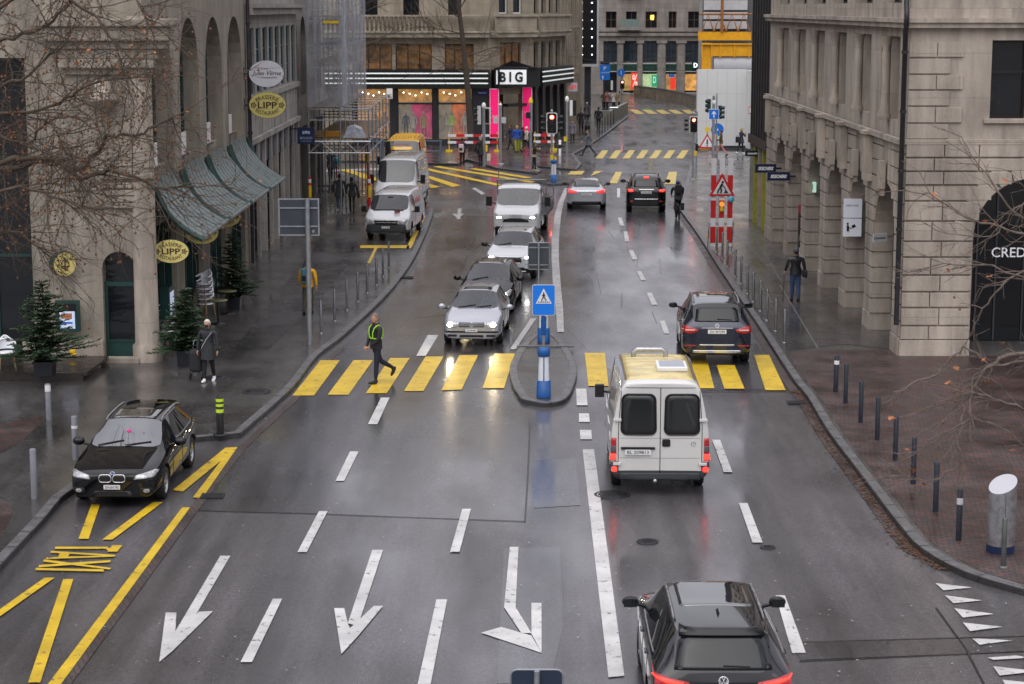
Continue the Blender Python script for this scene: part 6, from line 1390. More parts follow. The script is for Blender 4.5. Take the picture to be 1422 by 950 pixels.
for i,(px,py) in enumerate(pr):
    x,y=G(px,py,ZP);PR.append((x,y));post('chain_post','slim steel post along the right kerb, %s from the crosswalk'%ORD[i],'post',x,y,.98,.042,STL,group='slim posts along the right kerb')
for i in range(1,8):
    a,c=PR[i],PR[i+1];b=MB(STL)
    for k in range(14):
        t=k/14;t2=(k+.9)/14;zz=lambda t:.9-.5*4*t*(1-t)*.35+ZP
        b.tube([(a[0]+(c[0]-a[0])*t,a[1]+(c[1]-a[1])*t,zz(t)),(a[0]+(c[0]-a[0])*t2,a[1]+(c[1]-a[1])*t2,zz(t2))],.016 if k%2 else .011,5)
    o=b.build('chain');tag(o,'sagging chain between right kerb posts, %s from the crosswalk'%ORD[i-1],'chain','chains between the right posts')
pb_=[(1160,544),(1174,560),(1195,587),(1218,611),(1243,639),(1268,672),(1299,711),(1331,751)]
for i,(px,py) in enumerate(pb_):
    x,y=G(px,py,ZP)
    bd=((.7,.8,WHITE),) if i==0 else(((.68,.8,LGREY),) if i==7 else ())
    lab={0:'dark bollard with a white ring at the far end of the brick pavement row',7:'dark bollard with a worn white ring at the near end of the row'}.get(i,'plain dark bollard on the brick pavement, %s from the far end'%ORD[i])
    post('dark_bollard',lab,'bollard',x,y,.98 if i else .93,.055 if i else .062,DKST,bands=bd,group='dark bollards on the brick pavement',base=False,tilt=R(1.2) if i==0 else 0)
x,y=G(1393,788,ZP);post('short_post','short bare steel post standing beside the steel litter bin','post',x,y,.88,.045,mat('bare_steel_dull',(.12,.13,.12),.4,.7,var=.3))
x,y=G(1122,246,ZP) if 0 else G(766+16,0+245,0);
# litter bin with slanted top
x,y=G(1389,766,ZP);t=thing('litter_bin','cylindrical stainless steel litter bin with a slanted white opening','bin',(x,y,ZP))
h0,h1,r=1.1,1.36,.245;n=32;b=MB(SILV);sl_=lambda c_:(h0+h1)/2+(h1-h0)/2*c_
vs=[(r*math.cos(2*pi*k/n),r*math.sin(2*pi*k/n),.14) for k in range(n)]+[(r*math.cos(2*pi*k/n),r*math.sin(2*pi*k/n),sl_(math.cos(2*pi*k/n)*.75+math.sin(2*pi*k/n)*.75)) for k in range(n)]
b.add(vs,[(k,(k+1)%n,n+(k+1)%n,n+k) for k in range(n)],smooth=True);b.build('body',t)
b=MB(mat('bin_top_plate',(.5,.5,.52),.3,.5,var=.03));b.add([(v[0]*.99,v[1]*.99,v[2]-.004) for v in vs[n:]],[tuple(range(n))]);b.build('top_plate',t)
b=MB(NAVY);b.lathe((0,0,0),[(r+.005,0),(r+.005,.14)],n);b.build('plinth',t);b=MB(BLACK)
b.tube([(0,-r-.002,.2),(0,-r-.002,1.1)],.004,4);b.build('door_gap',t)
# ---- left sign pole with the back of a big direction sign
x,y=G(430,478,ZP);t=thing('direction_sign','large grey direction sign seen from behind on a tall pole at the left kerb','sign',(x,y,ZP));L0=y
b=MB(GALV);b.tube([(0,0,0),(-.0,.0,ZY(276,y)-ZP)],.075,12);b.tube([(-.0,.55,0),(-.0,.02,1.3)],.035,8);b.build('pole',t)
x0,x1=XY(387,300,y)-x-.0,XY(442,300,y)-x;z0,z1=ZY(327,y)-ZP,ZY(277,y)-ZP
b=MB(mat('sign_back_grey',(.05,.06,.075),.5,.2,var=.15));b.b2(x0,x1,.09,.12,z0,z1);b.build('panel',t)
b=MB(GALV);
for z in(z0,z1):b.b2(x0-.02,x1+.02,.085,.125,z-.02,z+.02)
for xx in(x0,x1):b.b2(xx-.02,xx+.02,.085,.125,z0+.021,z1-.021)
for z in(z0+.25,z1-.25):b.b2(x0+.02,x1-.02,.06,.088,z-.02,z+.02)
b.b2(x1-.2,x1-.12,.08,.089,z0+.07,z0+.15);b.build('frame',t)
# ---- island bollards and signs
BLB=mat('blue_bollard_paint',(.012,.09,.3),.35,var=.1)
def beacon(px,py,label,cap=True):
    x,y=G(px,py,ZP);t=thing('island_beacon',label,'bollard',(x,y,ZP),0,'blue island beacons')
    b=MB(BLB);b.lathe((0,0,0),[(.18,0),(.175,.42),(.165,.42),(.0,.42)],20);b.build('base',t)
    b=MB(mat('beacon_white',(.72,.74,.78),.35,var=.05));b.lathe((0,0,0),[(.14,.42),(.12,1.02)],18);b.build('white_body',t)
    b=MB(BLB);
    for a in(-90,30,150):b.tube([(.148*math.cos(R(a)),.148*math.sin(R(a)),.42),(.13*math.cos(R(a)),.13*math.sin(R(a)),1.02)],.014,6)
    b.build('ribs',t)
    b=MB(BLB);b.lathe((0,0,0),[(.14,1.02),(.16,1.05),(.16,1.18),(.13,1.23),(0,1.24)],20);b.build('cap',t);return t,x,y
t,bx,by=beacon(755,551,'blue and white island beacon nearest the camera, in front of the pedestrian sign')
t2,bx2,by2=beacon(755,475,'blue and white island beacon behind the island, under the rear sign')
t3,bx3,by3=beacon(769,253,'small blue and white beacon on the far traffic island')
# pedestrian crossing sign
y=by+1.1;x=XY(755,420,y);t=thing('pedestrian_crossing_sign','blue square crosswalk sign with a walking figure in a white triangle','sign',(x,y,ZP))
z0,z1=ZY(437,y)-ZP,ZY(396,y)-ZP;w_=XY(770,410,y)-XY(740,410,y)
b=MB(GALV);b.tube([(0,.03,0),(0,.03,z1)],.038,10);b.build('pole',t);b=MB(BLB)
for k in range(9):b.box((0,-.0+.03,1.42+k*.085),(.16,.1,.03),ry=.5 if k%2 else -.5)
b.b2(-.07,.07,-.01,.07,1.36,z0-.05,m=BLB);b.build('braided_sleeve',t)
b=MB(LGREY);rr=rrect(0,(z0+z1)/2,w_+.04,z1-z0+.04,.05);b.ext([(a,0,c) for a,c in rr],(0,-.01,0),(0,-.03,0));b.build('panel_back',t)
b=MB(mat('bright_blue_sign',(.01,.2,.78),.35,var=.02));rr=rrect(0,(z0+z1)/2,w_,z1-z0,.04);b.ext([(a,0,c) for a,c in rr],(0,-.031,0),(0,-.036,0));b.build('panel_face',t)
cz=z0+(z1-z0)*.62;hh=(z1-z0)*.24
b=MB(WHITE);b.ext([(-w_*.37,0,cz-hh),(w_*.37,0,cz-hh),(0,0,cz+hh*1.15)],(0,-.037,0),(0,-.04,0));b.build('white_triangle',t)
b=MB(BLACK);k=w_/.6;P=lambda a,c:(a*k,-.043,cz+c*k)
b.ell(P(.0,.1),(.022*k,.004,.025*k),8,6)
for pts,r in(([(0,.075),(0,0)],.022),([(0,0),(-.04,-.06),(-.06,-.13)],.013),([(0,0),(.04,-.06),(.07,-.12)],.013),([(0,.06),(-.05,.02)],.01),([(0,.06),(.05,.01)],.01)):
    b.tube([P(*p) for p in pts],[r*k]*len(pts),5)
for i in range(7):b.box(P(-.15+.05*i,-.155),(.028*k,.004,.03*k),ry=.3)
b.build('walking_figure',t)
# rear of sign further up the island
y=by2+.35;x=XY(748,400,y);t=thing('island_sign','grey back of a square sign on a thin pole behind the crosswalk sign','sign',(x,y,ZP))
z0,z1=ZY(374,y)-ZP,ZY(338,y)-ZP
b=MB(GALV);b.tube([(0,0,0),(0,0,z1)],.03,8);b.build('pole',t);b=MB(mat('sign_back_grey',(.05,.06,.075)));b.ext([(a,0,c) for a,c in rrect(0,(z0+z1)/2,.58,z1-z0,.05)],(0,.04,0),(0,.06,0));b.build('panel',t)
b=MB(GALV);
cc=rrect(0,(z0+z1)/2,.6,z1-z0+.02,.05);b.tube([(a,.035,c) for a,c in cc+[cc[0]]],.012,4);b.b2(-.28,.28,.02,.038,z1-.14,z1-.11);b.b2(-.28,.28,.02,.038,z0+.11,z0+.14);b.build('frame',t)
# sign top at the bottom edge of frame
y=22.;x=XY(745.5,940,y);t=thing('near_sign_back','dark blue back of a rounded square sign cut off by the bottom edge','sign',(x,y,0));z1=ZY(932,y)
b=MB(GALV);b.tube([(0,-.0,0),(0,-.0,z1+.0)],.035,8);b.build('pole',t);b=MB(mat('dark_sign_back',(.03,.045,.075),.4,.3,var=.1));b.ext([(a,0,c) for a,c in rrect(0,z1-.3,.58,.58,.06)],(0,.045,0),(0,.06,0));b.build('panel',t)
b=MB(GALV);cc=rrect(0,z1-.3,.6,.6,.07);b.tube([(a,.05,c) for a,c in cc+[cc[0]]],.012,5);b.build('frame',t)
# ---- traffic lights
def tlight(x,y,z,label,poleh,lit=None,face=0,visor=True,head=True,extra=None,ground=ZP,back=WHITE,loc_only=False,pole=True,sz=1.0,cat='traffic light'):
    t=thing('traffic_light',label,cat,(x,y,ground));z=z-ground
    if pole:
        b=MB(GALV);b.tube([(0,.0,0),(0,.0,poleh-ground)],.055,10);b.lathe((0,0,0),[(.12,0),(.12,.03),(.06,.05)],10);b.ell((0,0,poleh-ground),(.08,.08,.13),8,6);b.build('pole',t)
    if head:signal_head(t,0,-.16,z,lit,0,back,sz)
    return t
LENSO=mat('unlit_lens',(.015,.02,.02),.25,var=0,coat=.5);REDL=mat('red_signal_lamp',(1,.06,.03),.3,var=0,emit=14);REDC=mat('red_signal_core',(1,.45,.35),.3,var=0,emit=20);GRNL=mat('green_signal_lamp',(.1,.9,.5),.3,var=0,emit=1.2)
def signal_head(t,x,y,z,lit=None,rz=0,back=WHITE,sz=1.,n=3):
    T=Matrix.Translation((x,y,z))@Matrix.Rotation(rz,4,'Z')
    b=MB(back);b.T=T;b.ext([(a*sz,0,c*sz) for a,c in rrect(0,0,.66,1.28,.12)],(0,.03,0),(0,.05,0));o=b.build('backboard',t)
    b=MB(BLACK);b.T=T;b.ext([(a*sz,0,c*sz) for a,c in rrect(0,0,.56,1.18,.1)],(0,.028,0),(0,.0,0));b.box((0,.1*sz,0),(.34*sz,.16*sz,1.05*sz))
    for i in range(n):
        zz=(.36-.36*i)*sz;b.tube([(0,-.0,zz),(0,-.03,zz)],[.15*sz,.15*sz],14)
        # visor
        vs=[];m=8
        for k in range(m+1):
            a=R(-20+220*k/m);vs+=[(.155*sz*math.cos(a),-.03,zz+.155*sz*math.sin(a)),(.15*sz*math.cos(a),-.2*sz,zz+.15*sz*math.sin(a)-.02)]
        b.add(vs,[(2*k,2*k+1,2*k+3,2*k+2) for k in range(m)])
    b.build('housing',t)
    for i in range(n):
        zz=(.36-.36*i)*sz;b=MB(REDL if lit==i else LENSO);b.T=T;b.lathe((0,0,0),[(0,0),(.12*sz,0)],14) if 0 else b.tube([(0,-.031,zz),(0,-.045,zz)],[.125*sz,.1*sz],14);b.build('lens',t)
        if lit==i:b=MB(REDC);b.T=T;b.tube([(0,-.046,zz),(0,-.055,zz)],[.06*sz,.05*sz],10);b.build('lamp_core',t)
def side_heads(t,zs,x=0,y=0,sx=(-1,1)):
    for sd in sx:
        b=MB(BLACK)
        b.box((x+sd*.34,y,zs),(.3,.16,1.0))
        for i in range(3):b.tube([(x+sd*.34,y-.0,zs+.33-.33*i),(x+sd*.62,y,zs+.33-.33*i)],[.1,.12],8)
        b.build('side_housing',t)
y=G(766,243,ZP)[1];x=G(766,243,ZP)[0];z=ZY(171,y);t=tlight(x,y,z,'white backed traffic light showing red in front of the striped store',ZY(155,y),0,sz=.95);side_heads(t,z-ZP)
b=MB(YEL);b.box((-.0,-.09,1.1-.1),(.16,.12,.3));b.box((.22,-.05,.95),(.12,.1,.2));b.build('push_button',t)
y=G(962,249,ZP)[1];x=G(962,249,ZP)[0];z=ZY(173,y);t=tlight(x,y,z,'traffic light showing red at the right side of the road beyond the black car',ZY(158,y),0,sz=.72)
b=MB(BLACK)
for i in range(3):b.tube([(-.3,0,z-ZP+.24-.25*i),(-.5,0,z-ZP+.24-.25*i)],[.07,.09],8)
b.build('side_housing',t)
y=G(967,235,ZP)[1];x=G(967,235,ZP)[0];t=thing('push_button_pole','thin grey pole with a yellow push button box right of the lit traffic light','pole',(x,y,ZP));b=MB(GALV);b.tube([(0,0,0),(0,0,ZY(155,y)-ZP)],.05,8);b.build('pole',t);b=MB(YEL);b.box((-.1,-.1,.95),(.2,.16,.3));b.build('button_box',t);b=MB(BLACK);b.box((0,-.08,1.3),(.16,.14,.4));b.build('control_box',t)
# arrow sign with signals, right
y=G(990,221,ZP)[1];x=G(990,221,ZP)[0];t=thing('arrow_sign_signal','blue square sign with white upward arrow and dark signals on twin poles','sign',(x,y,ZP));b=MB(GALV);b.tube([(0,0,0),(0,0,ZY(133,y)-ZP)],.09,10);b.tube([(.22,.3,0),(.22,.3,ZY(130,y)-ZP)],.04,8);b.ell((0,0,ZY(142,y)-ZP),(.12,.12,.2),8,6,m=WHITE);b.build('pole',t)
zc=ZY(158.5,y)-ZP;b=MB(WHITE);b.b2(-.33,.33,-.14,-.11,zc-.33,zc+.33);b.build('sign_back',t);b=MB(BLUE);b.b2(-.3,.3,-.155,-.141,zc-.3,zc+.3);b.build('sign_face',t);b=MB(WHITE);b.ext([(a,0,c+zc) for a,c in((-.035,-.22),(.035,-.22),(.035,.06),(.13,-.03),(.13,.05),(0,.22),(-.13,.05),(-.13,-.03),(-.035,.06))],(0,-.157,0),(0,-.165,0));b.build('arrow',t)
for dx,zz in((-.38,ZY(147,y)-ZP),(.5,ZY(156,y)-ZP)):
    b=MB(mat('signal_dark_green',(.01,.03,.03),.4));b.box((dx*.8,0,zz),(.22,.2,.85))
    for i in range(3):b.tube([(dx*.8,-.05,zz+.28-.28*i),(dx*1.35,-.12,zz+.28-.28*i)],[.09,.12],8)
    b.build('side_signal',t)
y2=y+4;x=XY(996,180,y2);t=thing('round_blue_sign','round blue sign half hidden behind the arrow sign poles','sign',(x,y2,ZP));b=MB(GALV);b.tube([(0,0,0),(0,0,ZY(172,y2)-ZP)],.05,8);b.build('pole',t);b=MB(BLUE);b.tube([(0,-.05,ZY(180,y2)-ZP),(0,-.08,ZY(180,y2)-ZP)],[.42,.42],20);b.tube([(0,-.081,ZY(180,y2)-ZP),(0,-.083,ZY(180,y2)-ZP)],[.1,.1],3,m=WHITE);b.build('disc',t);b=MB(YEL);b.box((-.12,-.1,1.2),(.25,.16,.3));b.build('button_box',t)
# left traffic light cluster near the store
y=G(672,231,ZP)[1];x=G(672,231,ZP)[0];t=thing('store_traffic_light','grey pole with dark traffic signals seen from behind, left of the magenta banner','traffic light',(x,y,ZP));b=MB(GALV);b.tube([(0,0,0),(0,0,ZY(147,y)-ZP)],.1,10);b.box((-.28,.0,ZY(160,y)-ZP),(.22,.15,1.1),m=LGREY);b.ell((0,0,ZY(147,y)-ZP),(.13,.13,.2),8,6,m=WHITE);b.build('pole',t)
signal_head(t,.28,.1,ZY(161,y)-ZP,None,pi-.9,WHITE,.8);b=MB(BLACK)
for i in range(3):b.tube([(-.35,0,ZY(152+8*i,y)-ZP),(-.6,-.05,ZY(152+8*i,y)-ZP)],[.08,.11],8)
b.build('side_signal',t);b=MB(YEL);b.box((.16,-.1,1.1),(.12,.12,.4));b.build('button_box',t);b=MB(mat('cream_box',(.6,.55,.42),.5));b.box((.3,-.05,.75-.2),(.22,.1,.42));b.build('notice_plate',t)
y=G(695,228,ZP)[1];x=G(695,228,ZP)[0];t=thing('grey_signal_pole','tall grey pole with two small boxes in front of the left magenta banner','pole',(x,y,ZP));b=MB(GALV);b.tube([(0,0,0),(0,0,ZY(146,y)-ZP)],.1,10);b.lathe((0,0,0),[(.22,0),(.22,.04),(.1,.06)],10);b.ell((0,0,ZY(146,y)-ZP),(.1,.1,.12),8,6,m=WHITE);b.build('pole',t)
for dx in(.2,-.3):b=MB(LGREY);b.box((dx,-.02,ZY(167,y)-ZP),(.28,.2,.36));b.build('camera_box',t)
y=G(737,215,ZP)[1];x=G(737,215,ZP)[0];t=thing('yellow_top_pole','grey pole with a yellow warning lamp on top before the right magenta banner','pole',(x,y,ZP));b=MB(GALV);b.tube([(0,0,0),(0,0,ZY(143,y)-ZP)],.08,10);b.build('pole',t);b=MB(YEL);b.lathe((0,0,ZY(143,y)-ZP),[(.14,0),(.14,.14),(.08,.3),(.05,.36)],10);b.build('warning_lamp',t);b=MB(BLACK);b.box((-.18,-.1,ZY(160,y)-ZP),(.3,.25,.4));b.build('signal_box',t)
y=G(787,213,ZP)[1];x=G(787,213,ZP)[0];t=thing('corner_signal_pole','grey pole with a white signal box and dark lamps at the store corner','traffic light',(x,y,ZP));b=MB(GALV);b.tube([(0,0,0),(0,0,ZY(138,y)-ZP)],.08,10);b.ell((0,0,ZY(138,y)-ZP),(.13,.13,.22),8,6,m=WHITE);b.build('pole',t);b=MB(WHITE);b.box((.28,0,ZY(150,y)-ZP),(.18,.2,1.0));b.box((.5,.0,ZY(150,y)-ZP),(.2,.3,1.0),m=BLACK);b.build('signal_box',t);b=MB(YEL);b.box((-.1,-.1,.95),(.2,.16,.3));b.build('push_button',t)
x,y=G(777.5,217,ZP);post('zebra_bollard','short white bollard with a black band near the store corner','bollard',x,y,1.05,.08,WHITE,bands=((.5,.75,BLACK),),base=False)
# far signs at the end of the street
y=190;x=XY(840,100,y);t=thing('blue_parking_sign','tall blue parking guidance panel on a pole beside the black slab','sign',(x,y,0));b=MB(BLUE);b.b2(-.48,.48,-.05,.05,ZY(111,y),ZY(90,y));b.build('panel',t);b=MB(DKST);b.b2(-.45,.45,-.05,.05,ZY(89.5,y),ZY(85,y));b.tube([(0,.06,0),(0,.06,ZY(90,y))],.07,8);b.build('pole',t)
text('lettering','P',.5,WHITE,t,(-.0,-.07,ZY(95,y)),(pi/2,0,0),.004,height=.34,width=.24);text('lettering','Jelmoli',.3,WHITE,t,(.02,-.07,ZY(101,y)),(pi/2,0,0),.004,width=.7,height=.16);b=MB(WHITE);zc=ZY(107.5,y);b.ext([(a-.2,0,c+zc) for a,c in((-.03,-.2),(.03,-.2),(.03,.06),(.12,-.02),(0,.2),(-.12,-.02),(-.03,.06))],(0,-.06,0),(0,-.07,0));b.build('arrow',t)
y=186;x=XY(862.5,101,y);t=thing('far_traffic_light','distant traffic light showing red below a round blue arrow sign','traffic light',(x,y,ZP));b=MB(GALV);b.tube([(0,.05,0),(0,.05,ZY(97,y)-ZP)],.07,8);b.build('pole',t);b=MB(BLUE);z=ZY(101,y)-ZP;b.tube([(0,-.02,z),(0,-.06,z)],[.36,.36],20);b.build('disc',t);b=MB(WHITE);b.b2(-.03,.03,-.075,-.061,z-.18,z+.2);b.build('arrow',t);signal_head(t,.12,-.1,ZY(113,y)-ZP-.3,0,0,BLACK,.62)
b=MB(WHITE);b.b2(-.95,-.75,-.05,.0,ZY(125,y)-ZP,ZY(112,y)-ZP);b.b2(-1.2,-.951,-.04,.06,ZY(125,y)-ZP,ZY(112,y)-ZP,m=BLACK);b.build('side_signal',t)
# ---- construction barrier on the right
x,y=G(1001,346,ZP);t=thing('construction_barrier','red and white barrier boards with a roadworks triangle sign on the right pavement','barrier',(x,y,ZP));RW=mat('barrier_white',(.7,.7,.72),.4,var=.1)
for i,dx in enumerate((-.33,0,.33)):
    b=MB(RW);b.box((dx,0,1.86),(.2,.05,3.5));o=b.build('upright_board',t)
    for z0,z1 in((.25,.9),(1.25,1.95),(2.35,2.95)):b=MB(RED);b.b2(dx-.102,dx+.102,-.03,.03,z0,z1);b.build('red_band',o)
for z0 in(.98,3.35):b=MB(GALV);b.b2(-.52,.52,.03,.06,z0,z0+.05);b.build('crossbar',t)
for sd in(-1,1):b=MB(GALV);b.tube([(sd*.48,-.25,0),(sd*.48,.0,1.1),(sd*.48,.5,0)],.02,6);b.build('stand',t)
b=MB(RED);z0=2.12;b.ext([(-.52,0,z0),(.52,0,z0),(.0,0,z0+.92)],(0,-.05,0),(0,-.08,0));b.build('warning_triangle',t);b=MB(RW);b.ext([(-.37,0,z0+.08),(.37,0,z0+.08),(0,0,z0+.74)],(0,-.081,0),(0,-.086,0));b.build('triangle_face',t)
b=MB(BLACK);P=lambda a,c:(a,-.092,z0+c)
b.ell(P(.02,.56),(.05,.006,.05),8,6);b.tube([P(.0,.5),P(-.08,.34)],.045,6);b.tube([P(-.06,.48),P(.1,.36),P(.14,.2)],.02,5);b.tube([P(-.08,.34),P(-.02,.24),P(-.06,.12)],.03,5);b.tube([P(-.08,.34),P(-.15,.24),P(-.18,.12)],.03,5);b.ext([P(.06,.12),P(.26,.12),P(.16,.24)],(0,0,0),(0,-.006,0));b.build('digging_figure',t)
b=MB(mat('amber_lamp',(.9,.3,.03),.3,var=0,emit=.5));b.tube([(0,-.05,1.45+.35),(0,-.12,1.45+.35)],[.1,.1],12);b.box((0,-.06,1.6),(.14,.1,.16),m=YEL);b.build('warning_lamp',t);b=MB(mat('cyan_bag',(.1,.45,.6),.5));b.ell((.36,-.1,2.0),(.12,.08,.14),8,6);b.build('blue_lamp',t)
# warning sign near kiosk
y=134;x=XY(982,198,y);t=thing('general_warning_sign','small red bordered triangle with exclamation mark and yellow lamp before the white hoarding','sign',(x,y,ZP));z0=ZY(206,y)-ZP
b=MB(RED);b.ext([(-.58,0,z0),(.58,0,z0),(0,0,z0+1.0)],(0,0,0),(0,-.03,0));b.build('triangle',t);b=MB(RW);b.ext([(-.42,0,z0+.1),(.42,0,z0+.1),(0,0,z0+.82)],(0,-.031,0),(0,-.036,0));b.build('triangle_face',t);b=MB(BLACK);b.b2(-.05,.05,-.045,-.037,z0+.28,z0+.6);b.b2(-.05,.05,-.045,-.037,z0+.15,z0+.23);b.build('exclamation_mark',t);b=MB(YEL);b.tube([(0,0,z0+1.25),(0,-.08,z0+1.25)],[.18,.18],12);b.build('yellow_lamp',t);b=MB(GALV);b.tube([(0,.03,0),(0,.03,z0+1.3)],.03,6);b.build('pole',t)
# ---- white hoarding, gantry
KX0,KX1,KY=XY(968,150,136.7),XY(1036,150,136.7),136.7
t=thing('white_hoarding','tall white site hoarding box with a small poster on the right of the street','hoarding',(0,0,0));HW=mat('hoarding_white',(.6,.61,.61),.5,var=.05,scale=.6)
zt=ZY(97,KY);b=MB(HW);b.b2(KX0,KX1,KY,KY+.8,ZP,zt);b.prism([(KX1+.002,KY),(16.7,KY-4),(18.2,KY-1),(18,KY+1),(KX1+.002,KY+.8)],ZP,zt-.05,m=HW);b.build('panels',t)
b=MB(mat('hoarding_joint',(.35,.36,.36),.6))
for i in range(1,5):b.b2(KX0+i*(KX1-KX0)/5,KX0+i*(KX1-KX0)/5+.015,KY-.004,KY-.0005,ZP,zt)
for z in(zt*.36,zt*.7):b.b2(KX0,KX1,KY-.004,KY-.0005,z,z+.012)
b.b2(KX0,KX1,KY-.03,KY-.001,ZP,ZP+.15,m=DKST);b.build('joints',t)
x=XY(1042,153,135);b=MB(RED);b.b2(x-.22,x+.28,134.0,134.03,ZY(158,134),ZY(148,134));b.b2(x-.18,x+.24,133.98,133.999,ZY(157,134),ZY(149,134),m=WHITE);b.build('poster',t)
t=thing('yellow_gantry','bright yellow steel gantry of a construction site above the white hoarding','gantry',(0,0,0));GY=mat('gantry_yellow',(.75,.36,.01),.4,var=.12)
gy=145;X=lambda px:XY(px,60,gy);Z=lambda py:ZY(py,gy)
b=MB(GY);b.b2(X(975),X(988),gy,gy+.5,0,Z(60));b.b2(X(988.2),X(1050),gy-.1,gy+.4,Z(78),Z(62));b.b2(X(975),X(1050),gy+3,gy+3.4,Z(57),Z(45));b.build('portal_beam',t)
b=MB(GY);
for px in(975,988,1000,1020,1040):b.b2(X(px)-.04,X(px)+.04,gy-.2,gy-.101,Z(80),Z(60))
b.b2(X(974),X(1050),gy-.25,gy+.5,Z(62.2)+.002,Z(60.5));b.build('stiffeners',t)
b=MB(mat('rust_orange_steel',(.3,.12,.03),.5,.3,var=.2))
for i in range(4):
    x0=X(980+i*17);b.tube([(x0,gy+3,Z(45)),(X(988+i*17),gy+3,Z(20)),(X(997+i*17),gy+3,Z(45))],.06,6)
b.b2(X(1006),X(1010),gy+2.8,gy+3.1,Z(45),16);b.tube([(X(976),gy+3,Z(20)),(X(1050),gy+3,Z(20))],.08,6);b.build('crane_mast',t)
b=MB(LGREY);b.tube([(X(992),gy+1,Z(90)),(X(1050),gy+1,Z(90))],1.05,18);b.build('silo_tank',t)
t=thing('site_panels','pale cladding panels of the building site above the gantry','panels',(0,0,0))
b=MB(LGREY)
for k,(a0,a1) in enumerate(((0,14),(17,27),(30,41))):b.b2(X(984),X(1046),gy+4,gy+4.2,Z(a1),Z(a0))
b.build('panel_rows',t)
b=MB(mat('dark_backing',(.1,.1,.1),.7));b.b2(X(984),X(1070),gy+4.3,gy+5,0,15);b.build('backing_wall',t)
# ---- far: parapet, scooter, hedge wall
t=thing('brick_parapet','low brown parapet wall curving along the far side street','wall',(0,0,0));b=MB(bricks('parapet_brick',(.16,.12,.07),(.1,.08,.05),(.05,.045,.04),.3,.15))
P=[G(880,134),G(915,139),G(940,144),G(970,152)]
for p,q in zip(P,P[1:]):
    f_=frame(p,q);fbox(b,*f_[:3],0,f_[3],0,1.1,-.35,0);fbox(b,*f_[:3],0,f_[3],1.1,1.2,-.4,.05,m=DKSTN)
b.build('wall',t)
t=thing('stairwell_wall','pale stone wall around steps on the far pavement with a slanted display plate','wall',(0,0,0));b=MB(mat('pale_concrete',(.25,.24,.21),.5,var=.2))
f_=frame(G(847,172,ZP),G(872,158,ZP));fbox(b,*f_[:3],0,f_[3],ZP,1.15,-.3,0);f_=frame(G(825,170,ZP),G(847,171.8,ZP));fbox(b,*f_[:3],0,f_[3],ZP,1.15,-.3,-.01);b.build('wall',t)
x,y=G(852,171,ZP);b=MB(mat('reflecting_plate',(.8,.82,.85),.1,.6,var=0));b.box((x,y,1.35),(.7,.4,.06),rx=-.4);b.build('display_plate',t)
for i,px in enumerate((832,836,840,844,848,852)):
    x,y=G(px,191-(px-832)*.95,ZP);post('far_railing_post','far railing post beside the street, %s from the near end'%ORD[i],'post',x,y,1.15,.035,DKST,group='far railing posts',base=False)
def moto(x,y,rz):
    t=thing('motor_scooter','dark motor scooter parked before the far lit shop windows','scooter',(x,y,ZP),rz);b=MB(BLACK);b.ell((0,-.25,.65),(.17,.5,.2));b.ell((0,.55,.6),(.16,.14,.38));b.box((0,.15,.28),(.3,.5,.08));b.tube([(0,.62,.9),(0,.55,1.1)],.04,6);b.tube([(-.32,.5,1.08),(0,.56,1.12),(.32,.5,1.08)],.025,6);b.build('body',t)
    for yy in(-.6,.68):
        w_=MB(RUB);w_.T=Matrix.Rotation(pi/2,4,'Y');w_.torus((-.27,yy,0),.22,.07,None,16,6);w_.build('wheel',t)
    b=MB(LGREY);b.ell((0,.72,.8),(.1,.06,.1));b.build('headlight',t)
x,y=G(885,131);moto(x,y,R(75))
# railing in front of store
y=G(560,228,ZP)[1];t=thing('street_railing','long grey metal railing with two rails in front of the store','railing',(0,0,0));b=MB(mat('railing_blue_grey',(.12,.15,.2),.4,.4));Yr=G(600,221,ZP)[1]
xa,xb=XY(508,210,Yr),XY(614,210,Yr);za,zb_=ZY(196,Yr),ZY(210,Yr)
for z in(za,zb_):b.tube([(xa,Yr,z),(xb,Yr,z)],.035,6)
for px in(530,612):b.b2(XY(px,210,Yr)-.06,XY(px,210,Yr)+.06,Yr-.05,Yr+.05,ZP,za+.0)
b.build('rails',t)
# barricades red/white
def barric(px0,px1,py,rows,label):
    y=G((px0+px1)/2,py,ZP)[1];xa,xb=XY(px0,py,y),XY(px1,py,y);t=thing('barricade',label,'barricade',(xa,y,ZP),group='red and white barricades')
    for r_ in rows:
        b=MB(RW);z=r_;n=max(3,int((xb-xa)/.5))
        for i in range(n):b.b2(i*(xb-xa)/n,(i+1)*(xb-xa)/n-.001,-.02,.02,z,z+.17,m=RED if i%2 else RW)
        b.build('striped_board',t)
    b=MB(YEL)
    for xx in(.05,xb-xa-.1):b.b2(xx,xx+.06,-.03+.06,.05+.06,0,rows[-1]+.3);b.b2(xx-.2,xx+.26,-.2,.3,0,.12)
    b.build('foot',t)
barric(622,692,211,(.55,1.0),'red and white barricade boards around the bare tree left of the store entrance');barric(741,770,209,(.5,.95),'red and white barricade boards right of the store entrance')
